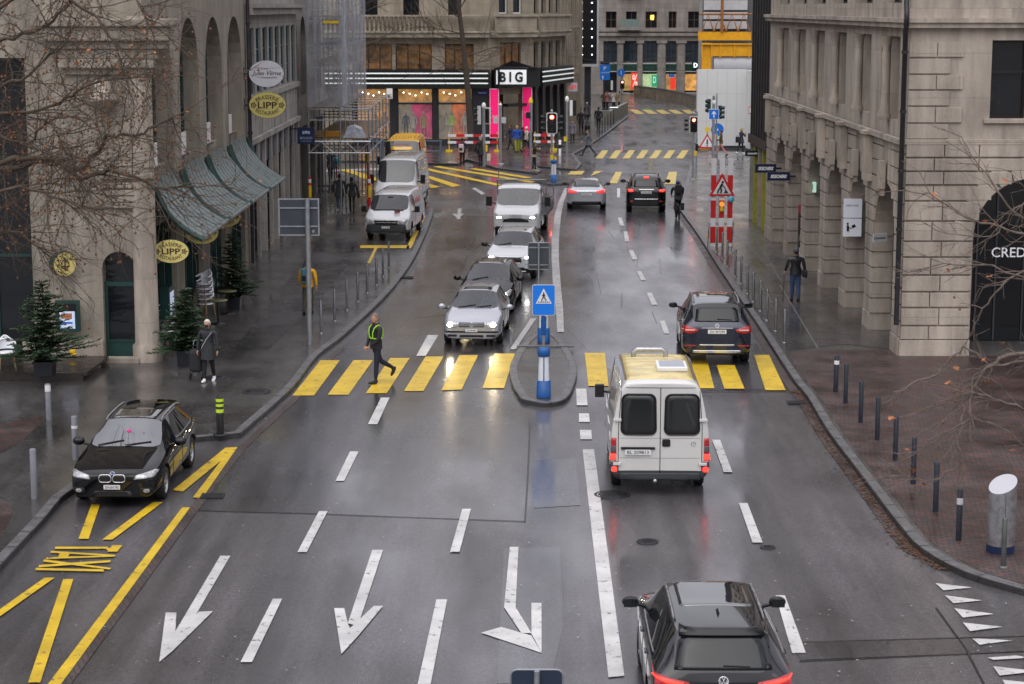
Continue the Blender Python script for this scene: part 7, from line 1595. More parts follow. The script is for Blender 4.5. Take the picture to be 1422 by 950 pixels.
# ---- bicycles
def bike(label,x,y,rz,z=ZP,col=BLACK,group=None):
    t=thing('bicycle',label,'bicycle',(x,y,z),rz,group)
    for yy in(-.52,.52):
        w_=MB(RUB);w_.T=Matrix.Rotation(pi/2,4,'Y');w_.torus((-.34,yy,0),.33,.022,None,22,5)
        for k in range(8):
            a=2*pi*k/8;w_.tube([(-.34,yy,0),(-.34+.32*math.cos(a),yy+.32*math.sin(a),0)],.004,3)
        w_.build('wheel',t)
    b=MB(col);S_=(0,-.2,.85);B0=(0,-.05,.3);Hd=(0,.38,.82)
    for p,q in((S_,B0),(B0,Hd),((0,-.17,.75),Hd),(B0,(0,-.52,.34)),((0,-.17,.75),(0,-.52,.34)),(Hd,(0,.52,.34)),((0,.36,.9),(0,.34,1.02))):b.tube([p,q],.018,6)
    b.tube([(-.28,.22,1.0),(-.1,.34,1.03),(.1,.34,1.03),(.28,.22,1.0)],.014,6);b.build('frame',t)
    b=MB(BLACK);b.ell((0,-.22,.9),(.07,.14,.04),8,6);b.build('saddle',t);return t
x,y=G(585,212,ZP);bike('dark bicycle leaning in front of the pink lit shop window',x,y,R(80))
x,y=G(568,211,ZP);bike('dark bicycle next to the white block by the shop window',x,y+.6,R(100))
x,y=G(762,206,ZP);bike('red bicycle parked behind the right red and white barricade',x,y+.8,R(95),col=RED)
# electric scooter under scaffold
x,y=G(451,262,ZP);t=thing('kick_scooter','electric kick scooter standing under the scaffold','scooter',(x,y,ZP),R(70));b=MB(BLACK);b.box((0,0,.14),(.16,.9,.06));b.tube([(0,.45,.14),(0,.38,1.1)],.025,6);b.tube([(-.22,.37,1.1),(.22,.37,1.1)],.015,6);b.build('frame',t)
for yy in(-.45,.48):
    w_=MB(RUB);w_.T=Matrix.Rotation(pi/2,4,'Y');w_.torus((-.11,yy,0),.09,.025,None,14,5);w_.build('wheel',t)
# ================================================================== shop signs on facades
def oval_sign(px0,px1,py0,py1,label,name,face,Y=None,lines=(),cm=BRN,pole=1):
    """double sided oval sign projecting from the left facade"""
    cxp=(px0+px1)/2;cyp=(py0+py1)/2;w_=.5
    # sign centre sticks out ~.75 m from the wall at LX
    off=.62;Yv=Y
    t=thing(name,label,'sign',(XY(cxp,cyp,Yv),Yv,ZY(cyp,Yv)));a=(XY(px1,cyp,Yv)-XY(px0,cyp,Yv))/2;c=(ZY(py0,Yv)-ZY(py1,Yv))/2
    n=40;pts=[(a*math.cos(2*pi*k/n),0,c*math.sin(2*pi*k/n)) for k in range(n)]
    b=MB(GREEN);b.ext([(p[0]*1.02,0,p[2]*1.02) for p in pts],(0,.07,0),(0,-.0,0));b.build('sign_box',t);b=MB(face);b.ext(pts,(0,-.001,0),(0,-.02,0));b.build('sign_face',t)
    b=MB(BLACK);xw=LX-t.location.x;b.tube([(xw,.03,0),(-a,.03,0)],.025,6);b.tube([(xw,.03,-.2),(xw,.03,.25)],.03,6);b.build('bracket',t)
    return t,a,c
def lipp(px0,px1,py0,py1,label,Y):
    t,a,c=oval_sign(px0,px1,py0,py1,label,'brasserie_sign',GOLD,Y)
    text('lettering','LIPP',.5,BRN,t,(0,-.024,0),(pi/2,0,0),.003,width=a*1.05,height=c*.5,bold=.01)
    text('lettering','BRASSERIE',.5,BRN,t,(0,-.024,c*.62),(pi/2,0,0),.003,width=a*1.3,height=c*.3,curve=a*1.15)
    text('lettering','RESTAURANT',.5,BRN,t,(0,-.024,-c*.62),(pi/2,0,0),.003,width=a*1.3,height=c*.3,curve=-a*1.15)
    for sd in(-1,1):
        b=MB(BRN);b.torus((sd*a*.76,-.022,0),c*.17,c*.03,Matrix.Rotation(pi/2,3,'X'),12,4)
        for k in range(5):b.tube([(sd*a*.76,-.022,0),(sd*a*(.76)+c*.3*math.cos(R(72*k)),-.022,c*.3*math.sin(R(72*k)))],.008,4)
        b.build('ornament',t)
    # mirror text curve sign handled by text()
    return t
lipp(213,262,333,365,'oval pale yellow brasserie sign by the door corner, lowest and nearest of the yellow ovals',53.9)
lipp(257,303,307,339,'oval yellow brasserie sign partly covered by the lowest green canopy',59.6)
lipp(286,334,286,316,'oval yellow brasserie sign mostly hidden behind the second green canopy',62.6)
lipp(346,397,128,164,'oval pale yellow brasserie sign high on the drainpipe, below the white oval sign',73.3)
t,a,c=oval_sign(346,394,84,121,'oval white sign with black handwriting, hung above the yellow oval sign','white_oval_sign',mat('white_oval_face',(.72,.72,.76),.4,var=.04),73.3)
text('lettering','Jules Verne',.5,BLACK,t,(0,-.024,0),(pi/2,0,0),.003,width=a*1.7,height=c*.42,ital=.35)
text('lettering','PANORAMABAR',.2,BLACK,t,(.1,-.024,-c*.28),(pi/2,0,0),.002,width=a*.9,height=c*.1)
# round drum sign on front wall
y=53.1;t=thing('round_drum_sign','round green drum sign with a yellow emblem on the front wall','sign',(XY(84,366,y),y,ZY(366,y)));rr=(ZY(349,y)-ZY(383,y))/2
Mx=Matrix.Rotation(R(90),3,'X')
b=MB(GREEN);b.T=Matrix.Rotation(R(38),4,'Z');b.tube([(0,.0,0),(0,-.26,0)],[rr,rr],28);b.tube([(0,.5,0),(0,0,0)],.05,6);b.build('drum',t);b=MB(GOLD);b.T=Matrix.Rotation(R(38),4,'Z');b.tube([(0,-.261,0),(0,-.27,0)],[rr*.96,rr*.96],28);b.build('face',t);b=MB(BRN);b.T=Matrix.Rotation(R(38),4,'Z')
b.tube([(0,-.28,-rr*.5),(0,-.28,rr*.55)],.02,5);b.tube([(-rr*.4,-.28,-.05),(rr*.4,-.28,-.05)],.015,5);b.torus((0,-.28,0),rr*.35,.012,Mx,14,4);b.build('emblem',t)
# poster case on the front wall
y=53.1;x0,x1=XY(78,440,y),XY(111,440,y);z0,z1=ZY(460,y),ZY(417,y);t=thing('menu_case','dark green framed menu display case on the stone wall left of the door','display case',(x0,y,z0));b=MB(GREEN);w_=x1-x0;h_=z1-z0;b.b2(0,w_,-.1,.08,0,h_);b.build('case',t)
b=MB(litmat('lit_menu_paper',(.5,.58,.75),.3,.25,12));b.b2(w_*.18,w_*.82,-.108,-.1,h_*.1,h_*.66);b.b2(w_*.12,w_*.88,-.106,-.1,h_*.67,h_*.9,m=BLACK);b.build('menu_sheet',t);b=MB(mat('food_photo',(.5,.2,.1),.5,var=.9,scale=25));b.b2(w_*.25,w_*.7,-.112,-.109,h_*.42,h_*.6);b.b2(w_*.25,w_*.72,-.112,-.109,h_*.26,h_*.32,m=BLUE);b.build('menu_picture',t)
# green lit box right of corner
t=thing('green_menu_box','dark green menu box with a pale front fixed beside the corner column','display case',(LX+.0,55.6,ZY(445,55)));b=MB(GREEN);b.b2(-.05,.22,-.5,.3,0,ZY(401,55)-ZY(445,55));b.build('case',t);b=MB(litmat('lit_menu_paper',(.5,.58,.75),.3));b.b2(.221,.23,-.38,.2,.12,.75);b.build('menu_sheet',t)
t=thing('house_number_plate','tiny blue house number plate on the pilaster beside the first canopy','plate',(-9.92,53.38,ZY(297,53.4)));b=MB(mat('enamel_blue',(.02,.03,.3)));b.b2(-.14,.06,-.0,.02,-.16,.16);b.build('plate',t);text('lettering','9',.2,WHITE,t,(-.04,-.005,0),(pi/2,0,0),.002,height=.14,width=.08)
y=88;t=thing('navy_blade_sign','square navy shop sign with a crest hanging out from the grey building','sign',(XY(425,188,y),y,ZY(200,y)));w_=XY(437,188,y)-XY(413,188,y);h_=ZY(177,y)-ZY(200,y);b=MB(NAVY);b.b2(-w_/2,w_/2,0,.08,0,h_);b.b2(-w_/2-.5,-w_/2,.02,.06,h_-.1,h_-.04,m=BLACK);b.build('panel',t)
CR=mat('pale_crest',(.4,.45,.6),.5);text('lettering','BOGGI',.2,CR,t,(0,-.006,h_*.36),(pi/2,0,0),.002,width=w_*.7,height=h_*.14);b=MB(CR);b.ell((0,-.003,h_*.7),(w_*.1,.006,h_*.1),10,6);b.ell((-w_*.16,-.003,h_*.68),(w_*.07,.006,h_*.1),8,6);b.ell((w_*.16,-.003,h_*.68),(w_*.07,.006,h_*.1),8,6);b.b2(-w_*.3,w_*.3,-.006,0,h_*.16,h_*.18);b.build('crest',t)
# right facade blade signs
def blade(pxa,pxb,pya,pyb,Y,label,txt,col=NAVY,tc=WHITE,name='shop_blade_sign',ital=.3):
    x0,x1=XY(pxa,pya,Y),XY(pxb,pya,Y);z0,z1=ZY(pyb,Y),ZY(pya,Y);t=thing(name,label,'sign',(x0,Y,z0));b=MB(col);b.b2(0,x1-x0,0,.1,0,z1-z0);b.b2(x1-x0,max(10.9-x0,x1-x0+.05),.03,.07,(z1-z0)*.4,(z1-z0)*.6,m=BLACK);b.build('panel',t)
    text('lettering',txt,.2,tc,t,((x1-x0)/2,-.006,(z1-z0)/2),(pi/2,0,0),.003,width=(x1-x0)*.74,height=(z1-z0)*.4,ital=ital,bold=.01);return t
blade(1049,1078,228,240,80.5,'small navy shop sign with white slanted letters, upper and farther of the pair','SKECHERS')
blade(1066,1097,239,251,76.5,'small navy shop sign with white slanted letters, lower and nearer of the pair','SKECHERS')
blade(1035,1062,209,217,88.5,'dark rounded sign with white lowercase lettering before the white hoarding','modissa',DKST,ital=0)
t=thing('modissa_plate','dark rounded plate with white letters on the side panel of the hoarding','sign',(0,0,0));y=132.6;b=MB(DKST);x0,x1=XY(1048,190,y),XY(1062,190,y);b.ext([(x0+(x1-x0)/2+a,0,c+ZY(191,y)) for a,c in rrect(0,0,x1-x0,.34,.16)],(0,y,0),(0,y+.05,0));b.build('plate',t);text('lettering','mo',.2,WHITE,t,((x0+x1)/2,y-.01,ZY(191,y)),(pi/2,0,0),.003,width=.35,height=.16)
t=thing('white_ad_panel','white two part advertising panel hanging in the stone arcade','sign',(0,0,0));y=62.95;x0,x1=XY(1171,300,y),XY(1196,300,y)
b=MB(mat('ad_white',(.6,.61,.68),.4,var=.03,emit=.12));b.b2(x0,x1,y-.1,y,ZY(302,y),ZY(276,y));b.b2(x0,x1,y-.1,y,ZY(328,y),ZY(303.5,y));b.build('panel',t);text('lettering','CREDIT SUISSE',.1,NAVY,t,((x0+x1)/2-.03,y-.105,ZY(285,y)),(pi/2,0,0),.002,width=.4,height=.05);b=MB(BLACK);zc=ZY(316,y);b.ell((x0+.13,y-.105,zc+.13),(.035,.01,.04),8,6);b.tube([(x0+.13,y-.105,zc+.08),(x0+.14,y-.105,zc-.1)],.04,6);b.tube([(x0+.14,y-.105,zc+.02),(x0+.26,y-.105,zc-.02)],.014,5);b.box((x0+.32,y-.105,zc+.05),(.12,.01,.09),ry=-.5);b.build('reading_figure',t)
b=MB(WHITE)
y=57.0;t=thing('street_sign','small pale street name sign sticking out of the corner pier','sign',(XY(1222,330,y),y,ZY(330,y)));b=MB(LGREY);b.box((0,.0,0),(.5,.04,.24),rz=.5);b.build('plate',t);text('lettering','Uraniastr.',.1,BLACK,t,(-.0,-.03,.0),(pi/2,0,.5),.002,width=.42)
t=thing('red_shop_rack','red topped dark newspaper rack standing in the arcade','rack',(11.1,75.2,ZP));b=MB(mat('dull_red_header',(.3,.012,.015),.5,var=.1));b.b2(-.2,.2,0,.4,1.8,2.1);b.build('header',t);b=MB(BLACK);b.b2(-.2,.2,.0,.4,0,1.79);b.build('rack',t)
for k in range(6):b=MB((LGREY,BLACK,GREY,LGREY,BLACK,GREY)[k]);b.b2(-.2+.22*(k%2),-.06+.22*(k%2),-.02,-.001,.25+.5*(k//2),.5+.5*(k//2));b.build('magazine',t)
s=thing('lit_arcade_sign','small green and white lit shop sign inside the stone arcade','sign',(10.95,72.6,3.2));b=MB(mat('pale_green_lit',(.6,.9,.75),.5,var=0,emit=.25));b.box((0,0,0),(.1,1.4,.36));b.build('sign_box',s);text('lettering','STOCKER',.2,GREEN,s,(-.055,0,0),(pi/2,0,-pi/2),.002,width=1.3,height=.2)
# ---- terrace platform and its furniture
t=thing('terrace_deck','low dark wooden terrace deck in front of the brasserie window','deck',(0,0,0));DW=mat('dark_wood_deck',(.03,.024,.02),.3,var=.4,scale=3,rvar=.12)
y0,y1=G(130,530,0)[1],53.15;xr=G(133,530)[0];b=MB(DW);yf=G(60,536,0)[1]
n=9
for i in range(n):ya=yf+.05+(y1-.1-yf)*i/n;b.b2(-22,xr-.15+.1*i/n,ya,ya+(y1-.1-yf)/n-.015,ZP+.12,ZP+.2)
b.build('boards',t);b=MB(DW);b.b2(-22,xr-.2,yf,yf+.04,ZP-.02,ZP+.19);b.build('front_edge',t)
# ================================================================== PEOPLE
def cloth(name,col,rough=.75):return mat(name,col,rough,var=.22,scale=9,bump=.25,bscale=40)
SKIN=mat('skin',(.48,.27,.19),.5,var=.08,scale=20);LIPS=mat('lips',(.32,.12,.1),.5,var=0);EYEB=mat('eye_dark',(.02,.015,.012),.3,var=0);EYEW=mat('eye_white',(.6,.6,.58),.3,var=0)
PLASTIC=mat('mannequin_ivory',(.62,.55,.47),.4,var=.05)
def person(label,x,y,rz,h=1.72,jac=None,tro=None,shoe=None,hair=None,legs=((18,4),(-16,22)),arms='swing',coat=0,hat=None,skin=None,slim=1.,lean=0,name='person',cat='person',z=ZP,pelvis=None,mask=None,skirt=None,hairlen=0,armpts=None,group=None,head_turn=0):
    jac=jac or cloth('black_jacket_cloth',(.02,.02,.024));tro=tro or cloth('black_trousers_cloth',(.014,.014,.017));shoe=shoe or BLACK;skin=skin or SKIN
    t=thing(name,label,cat,(x,y,z),rz,group)
    L1=L2=.245*h;V=[];E=[];Rr=[]
    def v(p,rx,ry=None):V.append(Vector(p));Rr.append((rx*h,(ry or rx)*h));return len(V)-1
    def leg(sd,a,b):
        hp=Vector((sd*.052*h,0,0));k=hp+Vector((0,math.sin(R(a)),-math.cos(R(a))))*L1;an=k+Vector((0,math.sin(R(a-b)),-math.cos(R(a-b))))*L2
        return hp,k,an,a-b
    lg=[leg(1,*legs[0]),leg(-1,*legs[1])]
    low=min(l[2].z-.045*h*(1 if abs(l[3])<25 else 1.6) for l in lg);pz=pelvis if pelvis is not None else -low
    O_=Vector((0,0,pz));ln=R(lean)
    up=lambda f,z_,s=0:O_+Vector((s*h,math.sin(ln)*z_*h+f*h,math.cos(ln)*z_*h))
    pel=v(O_,.085*slim,.062*slim);wai=v(up(0,.11),.078*slim,.058*slim);che=v(up(0,.22),.094*slim,.066*slim);nb=v(up(0,.295),.05,.045);nk=v(up(.005,.335),.031,.031)
    E+=[(pel,wai),(wai,che),(che,nb),(nb,nk)];bone=['t']*4
    feet=[]
    for sd,(hp,k,an,sa) in zip((1,-1),lg):
        a=v(hp+O_+Vector((0,0,-.02*h)),.054*slim);b=v((hp+k)/2+O_,.046*slim);c=v(k+O_,.036*slim);d_=v((k+an)/2+O_,.034*slim);e=v(an+O_,.024);E+=[(pel,a),(a,b),(b,c),(c,d_),(d_,e)];bone+=['l']*5;feet.append((an+O_,sa))
    hands=[]
    for i,sd in enumerate((1,-1)):
        sh=v(up(0,.275,sd*.112*slim),.038*slim);S0=V[sh]
        if armpts:el,wr=[O_+Vector((sd*p[0]*h,p[1]*h,p[2]*h)) for p in armpts[i]]
        else:
            a={'swing':(legs[1-i][0]*1.1,18),'down':(2,8),'front':(8,75),'phone':(25,110),'pocket':(-10,45)}[arms]
            out=.03 if arms!='front' else .0
            el=S0+Vector((sd*.035*h,math.sin(R(a[0]))*.165*h,-math.cos(R(a[0]))*.165*h));aa=a[0]+a[1];inn=-.09*h*sd if arms in('front','phone') else sd*.005*h
            wr=el+Vector((inn,math.sin(R(aa))*.135*h,-math.cos(R(aa))*.135*h))
        e1=v(el,.029*slim);w1=v(wr,.02);E+=[(nb if 0 else che,sh),(sh,e1),(e1,w1)];bone+=['a']*3;hands.append((wr,(wr-el).normalized(),sd))
    me=bpy.data.meshes.new('b');me.from_pydata(V,E,[]);o=bpy.data.objects.new('b',me);C.objects.link(o)
    o.modifiers.new('s','SKIN').use_smooth_shade=True
    for i,sv in enumerate(me.skin_vertices[0].data):sv.radius=Rr[i];sv.use_root=(i==0)
    m2=o.modifiers.new('ss','SUBSURF');m2.levels=1;dg=bpy.context.evaluated_depsgraph_get();dg.update();ev=bpy.data.meshes.new_from_object(o.evaluated_get(dg));bpy.data.objects.remove(o)
    VV=[q.co.copy() for q in ev.vertices];b=MB(jac)
    ff={jac:[],tro:[],skin:[]}
    wl=pz+(.02*h if not coat else -.0)
    for p in ev.polygons:
        c=sum((VV[i] for i in p.vertices),Vector())/len(p.vertices);best=None;bd=1e9
        for (a,e_),bn in zip(E,bone):
            A_,B_2=V[a],V[e_];tt=max(0,min(1,(c-A_).dot(B_2-A_)/max(1e-9,(B_2-A_).length_squared)));dd=(A_+(B_2-A_)*tt-c).length
            if dd<bd:bd=dd;best=(bn,tt,e_)
        m=jac
        if best[0]=='l':m=tro
        elif best[0]=='t' and best[2]==nk and best[1]>.35:m=skin
        elif best[0]=='t' and c.z<wl:m=tro
        ff[m].append(tuple(p.vertices))
    for m,fs in ff.items():
        if fs:b.add(VV,fs,m,True)
    # head
    hc=up(.012,.405);M_=Matrix.Rotation(head_turn,3,'Z');hr=(.046*h,.058*h,.068*h);b.ell(hc,hr,16,12,skin,M_);b.ell(hc+M_@Vector((0,.015*h,-.032*h)),(.034*h,.042*h,.04*h),12,8,skin,M_)
    b.tube([V[nk],hc+Vector((0,-.005*h,-.03*h))],.03*h,10,skin)
    P=lambda a,c,e:hc+M_@Vector((a*h,c*h,e*h))
    b.add([P(-.009,.055,-.016),P(.009,.055,-.016),P(0,.072,-.014),P(0,.056,.012)],[(0,1,2),(0,2,3),(1,3,2)],skin)
    for sd in(1,-1):
        b.ell(P(sd*.047,-.002,-.005),(.006*h,.012*h,.017*h),8,6,skin,M_);b.ell(P(sd*.018,.051,.004),(.0075*h,.006*h,.0045*h),8,6,EYEW,M_);b.ell(P(sd*.018,.0555,.004),(.0035*h,.003*h,.0038*h),6,5,EYEB,M_);b.ell(P(sd*.018,.0535,.014),(.011*h,.004*h,.0025*h),6,4,hair or EYEB,M_)
    b.ell(P(0,.056,-.034),(.013*h,.005*h,.0035*h),8,5,LIPS,M_)
    # hands: palm, four fingers, thumb
    for wr,d_,sd in hands:
        f=d_;s_=Vector((0,1,0)) if abs(f.y)<.8 else Vector((0,0,1));s_=(s_-f*s_.dot(f)).normalized();nrm=f.cross(s_);pc=wr+f*.03*h
        MM=Matrix((s_,nrm,f)).transposed();b.ell(pc,(.022*h,.012*h,.032*h),10,6,skin,MM)
        for k in range(4):
            o0=pc+s_*(-.016+.011*k)*h+f*.022*h;ll=(.028,.034,.032,.024)[k]*h;cv=nrm*(-sd)
            b.tube([o0,o0+f*ll*.5+cv*ll*.12,o0+f*ll*.85+cv*ll*.45],[.0056*h,.005*h,.004*h],5,skin)
        o0=pc+s_*.02*h-f*.005*h;b.tube([o0,o0+s_*.014*h+f*.012*h,o0+s_*.015*h+f*.028*h],[.0065*h,.006*h,.0045*h],5,skin)
    b.build('body',t)
    for an,sa in feet:
        s=MB(shoe);Mx_=Matrix.Rotation(R(sa if sa<0 else min(sa,12)),3,'X') if abs(sa)>10 else Matrix.Identity(3);s.ell(an+Mx_@Vector((0,.045*h,-.022*h)),(.03*h,.078*h,.024*h),12,8,None,Mx_);s.ell(an+Vector((0,-.0,-.01*h)),(.027*h,.035*h,.035*h),10,6);s.build('shoe',t)
    if hair:
        s=MB(hair);n=16;k=8;vs=[];fs=[]
        lim=.62 if hairlen<1 else .95
        for i in range(k+1):
            for j in range(n):
                a=2*pi*j/n;back=.5-.5*math.sin(a);te=(.30+.42*back)*pi*i/k*(1 if not hairlen else 1+.25*hairlen*back);vs.append(hc+M_@Vector(((hr[0]+.006*h)*math.sin(te)*math.cos(a),(hr[1]+.006*h)*math.sin(te)*math.sin(a)-.002*h,(hr[2]+.006*h)*math.cos(te))))
        fs=[(i*n+j,i*n+(j+1)%n,(i+1)*n+(j+1)%n,(i+1)*n+j) for i in range(k) for j in range(n)];s.add(vs,fs,smooth=True);s.build('hair',t)
    if hat:
        s=MB(hat);s.ell(hc+Vector((0,-.004*h,.018*h)),(.055*h,.066*h,.058*h),14,8);s.ell(hc+M_@Vector((0,.05*h,.025*h)),(.035*h,.035*h,.006*h),10,5);s.build('hat',t)
    if mask:
        s=MB(mask);s.ell(P(0,.035,-.03),(.034*h,.034*h,.03*h),12,8,None,M_);s.build('face_mask',t)
    # jacket hem / coat skirt / collar
    s=MB(skirt or jac);hem=pz-(coat*h if coat else .03*h);top=pz+.10*h if not skirt else pz+.05*h;k=6;n=20;vs=[]
    for i in range(k+1):
        q=i/k;zz=top+(hem-top)*q;wx=(.088+(.028 if coat else .008)*q)*h*slim;wy=(.068+(.05 if coat else .008)*q)*h*slim
        for j in range(n):
            a=2*pi*j/n;rr_=1+.025*math.sin(5*a+3*q);vs.append((wx*math.cos(a)*rr_,wy*math.sin(a)*rr_+math.sin(ln)*(zz-pz),zz))
    s.add(vs,[(i*n+j,i*n+(j+1)%n,(i+1)*n+(j+1)%n,(i+1)*n+j) for i in range(k) for j in range(n)],smooth=True);s.build('coat' if coat else('skirt' if skirt else 'jacket_hem'),t)
    s=MB(jac);s.torus(up(0,.318),.043*h,.014*h,None,16,6);s.build('collar',t)
    t['_pz']=pz;del t['_pz'];return t,pz,h
def bag(name,label,t,off,d,m,cat='bag',strap=False,kind='box'):
    """carried things stand as things of their own in world space"""
    M_=Matrix.Translation(t.location)@Matrix.Rotation(t.rotation_euler.z,4,'Z');p=M_@Vector(off);r_=thing(name,label,cat,p,t.rotation_euler.z)
    b=MB(m);b.box((0,0,0),d);b.build('body',r_,bevel=min(d)*.3)
    b=MB(BLACK);b.tube([(-d[0]*.3,0,d[2]/2),(-d[0]*.2,0,d[2]/2+.1),(d[0]*.2,0,d[2]/2+.1),(d[0]*.3,0,d[2]/2)],.012,5)
    b.build('handle',r_);b=MB(BLACK);b.box((0,-d[1]/2-.006,-d[2]*.12),(d[0]*.7,.02,d[2]*.35));b.build('pocket',r_,bevel=.008);return r_
BALD=mat('cropped_hair',(.2,.15,.12),.8,var=.2,scale=60);WHH=mat('white_hair',(.62,.58,.5),.8,var=.2,scale=40);BRH=mat('brown_hair',(.06,.035,.02),.7,var=.2,scale=40);BLH=mat('blond_hair',(.4,.26,.12),.7,var=.2,scale=40);DKH=mat('dark_hair',(.015,.012,.01),.7,var=.1)
BJ=cloth('black_jacket_cloth',(.02,.02,.024));BT=cloth('black_trousers_cloth',(.014,.014,.017));NV=cloth('navy_cloth',(.014,.018,.04));JEAN=cloth('blue_denim',(.03,.06,.14));GRC=cloth('grey_coat_cloth',(.06,.065,.075));YJ=cloth('yellow_jacket_cloth',(.75,.38,.01));OLV=cloth('olive_cloth',(.06,.055,.03));BEI=cloth('beige_cloth',(.45,.36,.26));DGC=cloth('dark_grey_quilted',(.028,.03,.036))
HV=mat('hi_vis_yellow',(.35,.75,.04),.6,var=0)
def PX(px,py,z=ZP):return G(px,py,z)
# officer on the crosswalk
x,y=PX(523,533,0);t,pz,h=person('officer in dark uniform with fluorescent chest straps walking over the yellow crosswalk',x,y,R(122),1.82,BJ,NV,BLACK,BALD,legs=((-22,38),(6,2)),z=.02,armpts=[((.15,.02,.13),(.06,.12,.0)),((.15,.03,.13),(.06,.13,.01))],slim=1.12,head_turn=R(18))
v=MB(HV);hh=h
for sd in(1,-1):
    v.tube([(sd*.05*hh,.078*hh,pz+.12*hh),(sd*.055*hh,.085*hh,pz+.2*hh),(sd*.07*hh,.066*hh,pz+.27*hh),(sd*.075*hh,.0,pz+.315*hh),(sd*.06*hh,-.075*hh,pz+.25*hh),(sd*.05*hh,-.08*hh,pz+.13*hh)],.009*hh,6)
n=20;v.tube([(.1*hh*math.cos(2*pi*i/n),.082*hh*math.sin(2*pi*i/n),pz+.12*hh) for i in range(n+1)],.009*hh,6,cap=False);v.build('hi_vis_straps',t)
# white haired lady with trolley
x,y=PX(290,530);t,pz,h=person('white haired person in a long dark quilted coat and black mask on the left pavement',x,y,R(172),1.62,DGC,BT,WHITE,WHH,legs=((10,3),(-8,16)),arms='down',coat=.16,mask=BJ,slim=1.08)
b=MB(LGREY);b.tube([(-.09*h,.095*h,pz+.28*h),(0,.105*h,pz+.16*h),(.08*h,.1*h,pz+.02*h)],.008,5);b.build('bag_strap',t)
r_=bag('shopping_trolley','dark shopping trolley pulled beside the white haired walker',t,(.36,-.12,.52),(.34,.28,.6),BJ,'trolley');w_=MB(RUB)
for sd in(1,-1):w_.tube([(sd*.15,0,-.42),(sd*.18,0,-.42)],[.09,.09],12)
w_.tube([(0,0,-.42),(0,0,-.3)],.012,5,m=GALV);w_.tube([(-.12,-.12,.3),(-.14,-.2,.5),(.1,-.2,.5),(.12,-.12,.3)],.012,5,m=GALV);w_.build('wheel_frame',r_)
# man with cane
x,y=PX(1104,418);t,pz,h=person('elderly man in dark leather jacket, flat cap and jeans walking away with a cane',x,y,R(6),1.74,mat('dark_leather',(.02,.02,.024),.35,var=.2,scale=8),JEAN,BLACK,DKH,legs=((-4,8),(7,3)),hat=GRC,slim=1.2,armpts=[((.16,-.01,.12),(.19,.05,.02)),((.17,.0,.13),(.19,.06,.03))])
cx_,cy_=Vector((-.19*h,.1*h)),0;M_=Matrix.Translation(t.location)@Matrix.Rotation(t.rotation_euler.z,4,'Z')
c0=M_@Vector((-.2*h,.14*h,0));cn=thing('walking_cane','dark walking cane in the left hand of the man in jeans','cane',c0);b=MB(BRN);b.tube([(0,0,0),(.02,-.06,pz+.0*h),(.02,-.02,pz+.03*h),(.02,.06,pz+.01*h)],.013,6);b.build('shaft',cn);b=MB(RUB);b.cyl((0,0),.02,0,.04,8);b.build('tip',cn)
b=MB(BLACK);b.tube([(-.09*h,-.09*h,pz+.29*h),(.0,-.1*h,pz+.16*h),(.1*h,-.085*h,pz+.03*h)],.014,5);b.build('bag_strap',t);bag('shoulder_bag','dark shoulder bag at the hip of the man with the cane',t,(.3,-.02,pz-.02),(.12,.3,.26),BJ)
# yellow jacket
x,y=PX(428,436);t,pz,h=person('person in a bright yellow jacket half hidden behind the tall sign pole',x,y,R(-6),1.72,YJ,OLV,BLACK,BRH,legs=((9,3),(-9,14)),slim=1.1);bag('backpack','blue and grey backpack worn over the yellow jacket',t,(0,-.24,pz+.32),(.32,.2,.5),mat('blue_pack',(.05,.16,.24),.6,var=.3),'backpack')
# couple left
x,y=PX(472,294);person('person in long grey quilted coat and jeans, left of the pair by the vans',x,y,R(5),1.78,cloth('grey_quilted',(.045,.05,.058)),JEAN,LGREY,DKH,legs=((12,4),(-10,18)),arms='down',coat=.13,slim=1.12)
x,y=PX(489,296);t,pz,h=person('person in short black coat with a handbag, right of the pair by the vans',x,y,R(0),1.68,BJ,BT,BLACK,DKH,legs=((-10,16),(10,3)),arms='down',coat=.06,hairlen=1);bag('handbag','black handbag on the arm of the walker next to the vans',t,(.3,.05,.85),(.12,.3,.26),BLACK,'handbag')
for px,py,hh,jc,tr,hr_,lab in((449,251,1.78,BJ,BT,DKH,'person in bulky black coat standing deep under the scaffold, left of the others'),(459,250,1.72,NV,BT,BLH,'fair haired person in a navy coat walking under the scaffold in the middle of three'),):
    x,y=PX(px,py);person(lab,x,y,R(10),hh,jc,tr,BLACK,hr_,coat=.1,slim=1.15)
x,y=PX(466,248);t,pz,h=person('child in dark jacket and dull red trousers under the scaffold with a turquoise backpack',x,y,R(8),1.35,NV,cloth('dull_red_cloth',(.14,.02,.04)),BLACK,DKH);bag('backpack','turquoise backpack on the child under the scaffold',t,(0,-.19,pz+.28),(.3,.18,.42),mat('turquoise_pack',(.02,.28,.36),.6,var=.2),'backpack')
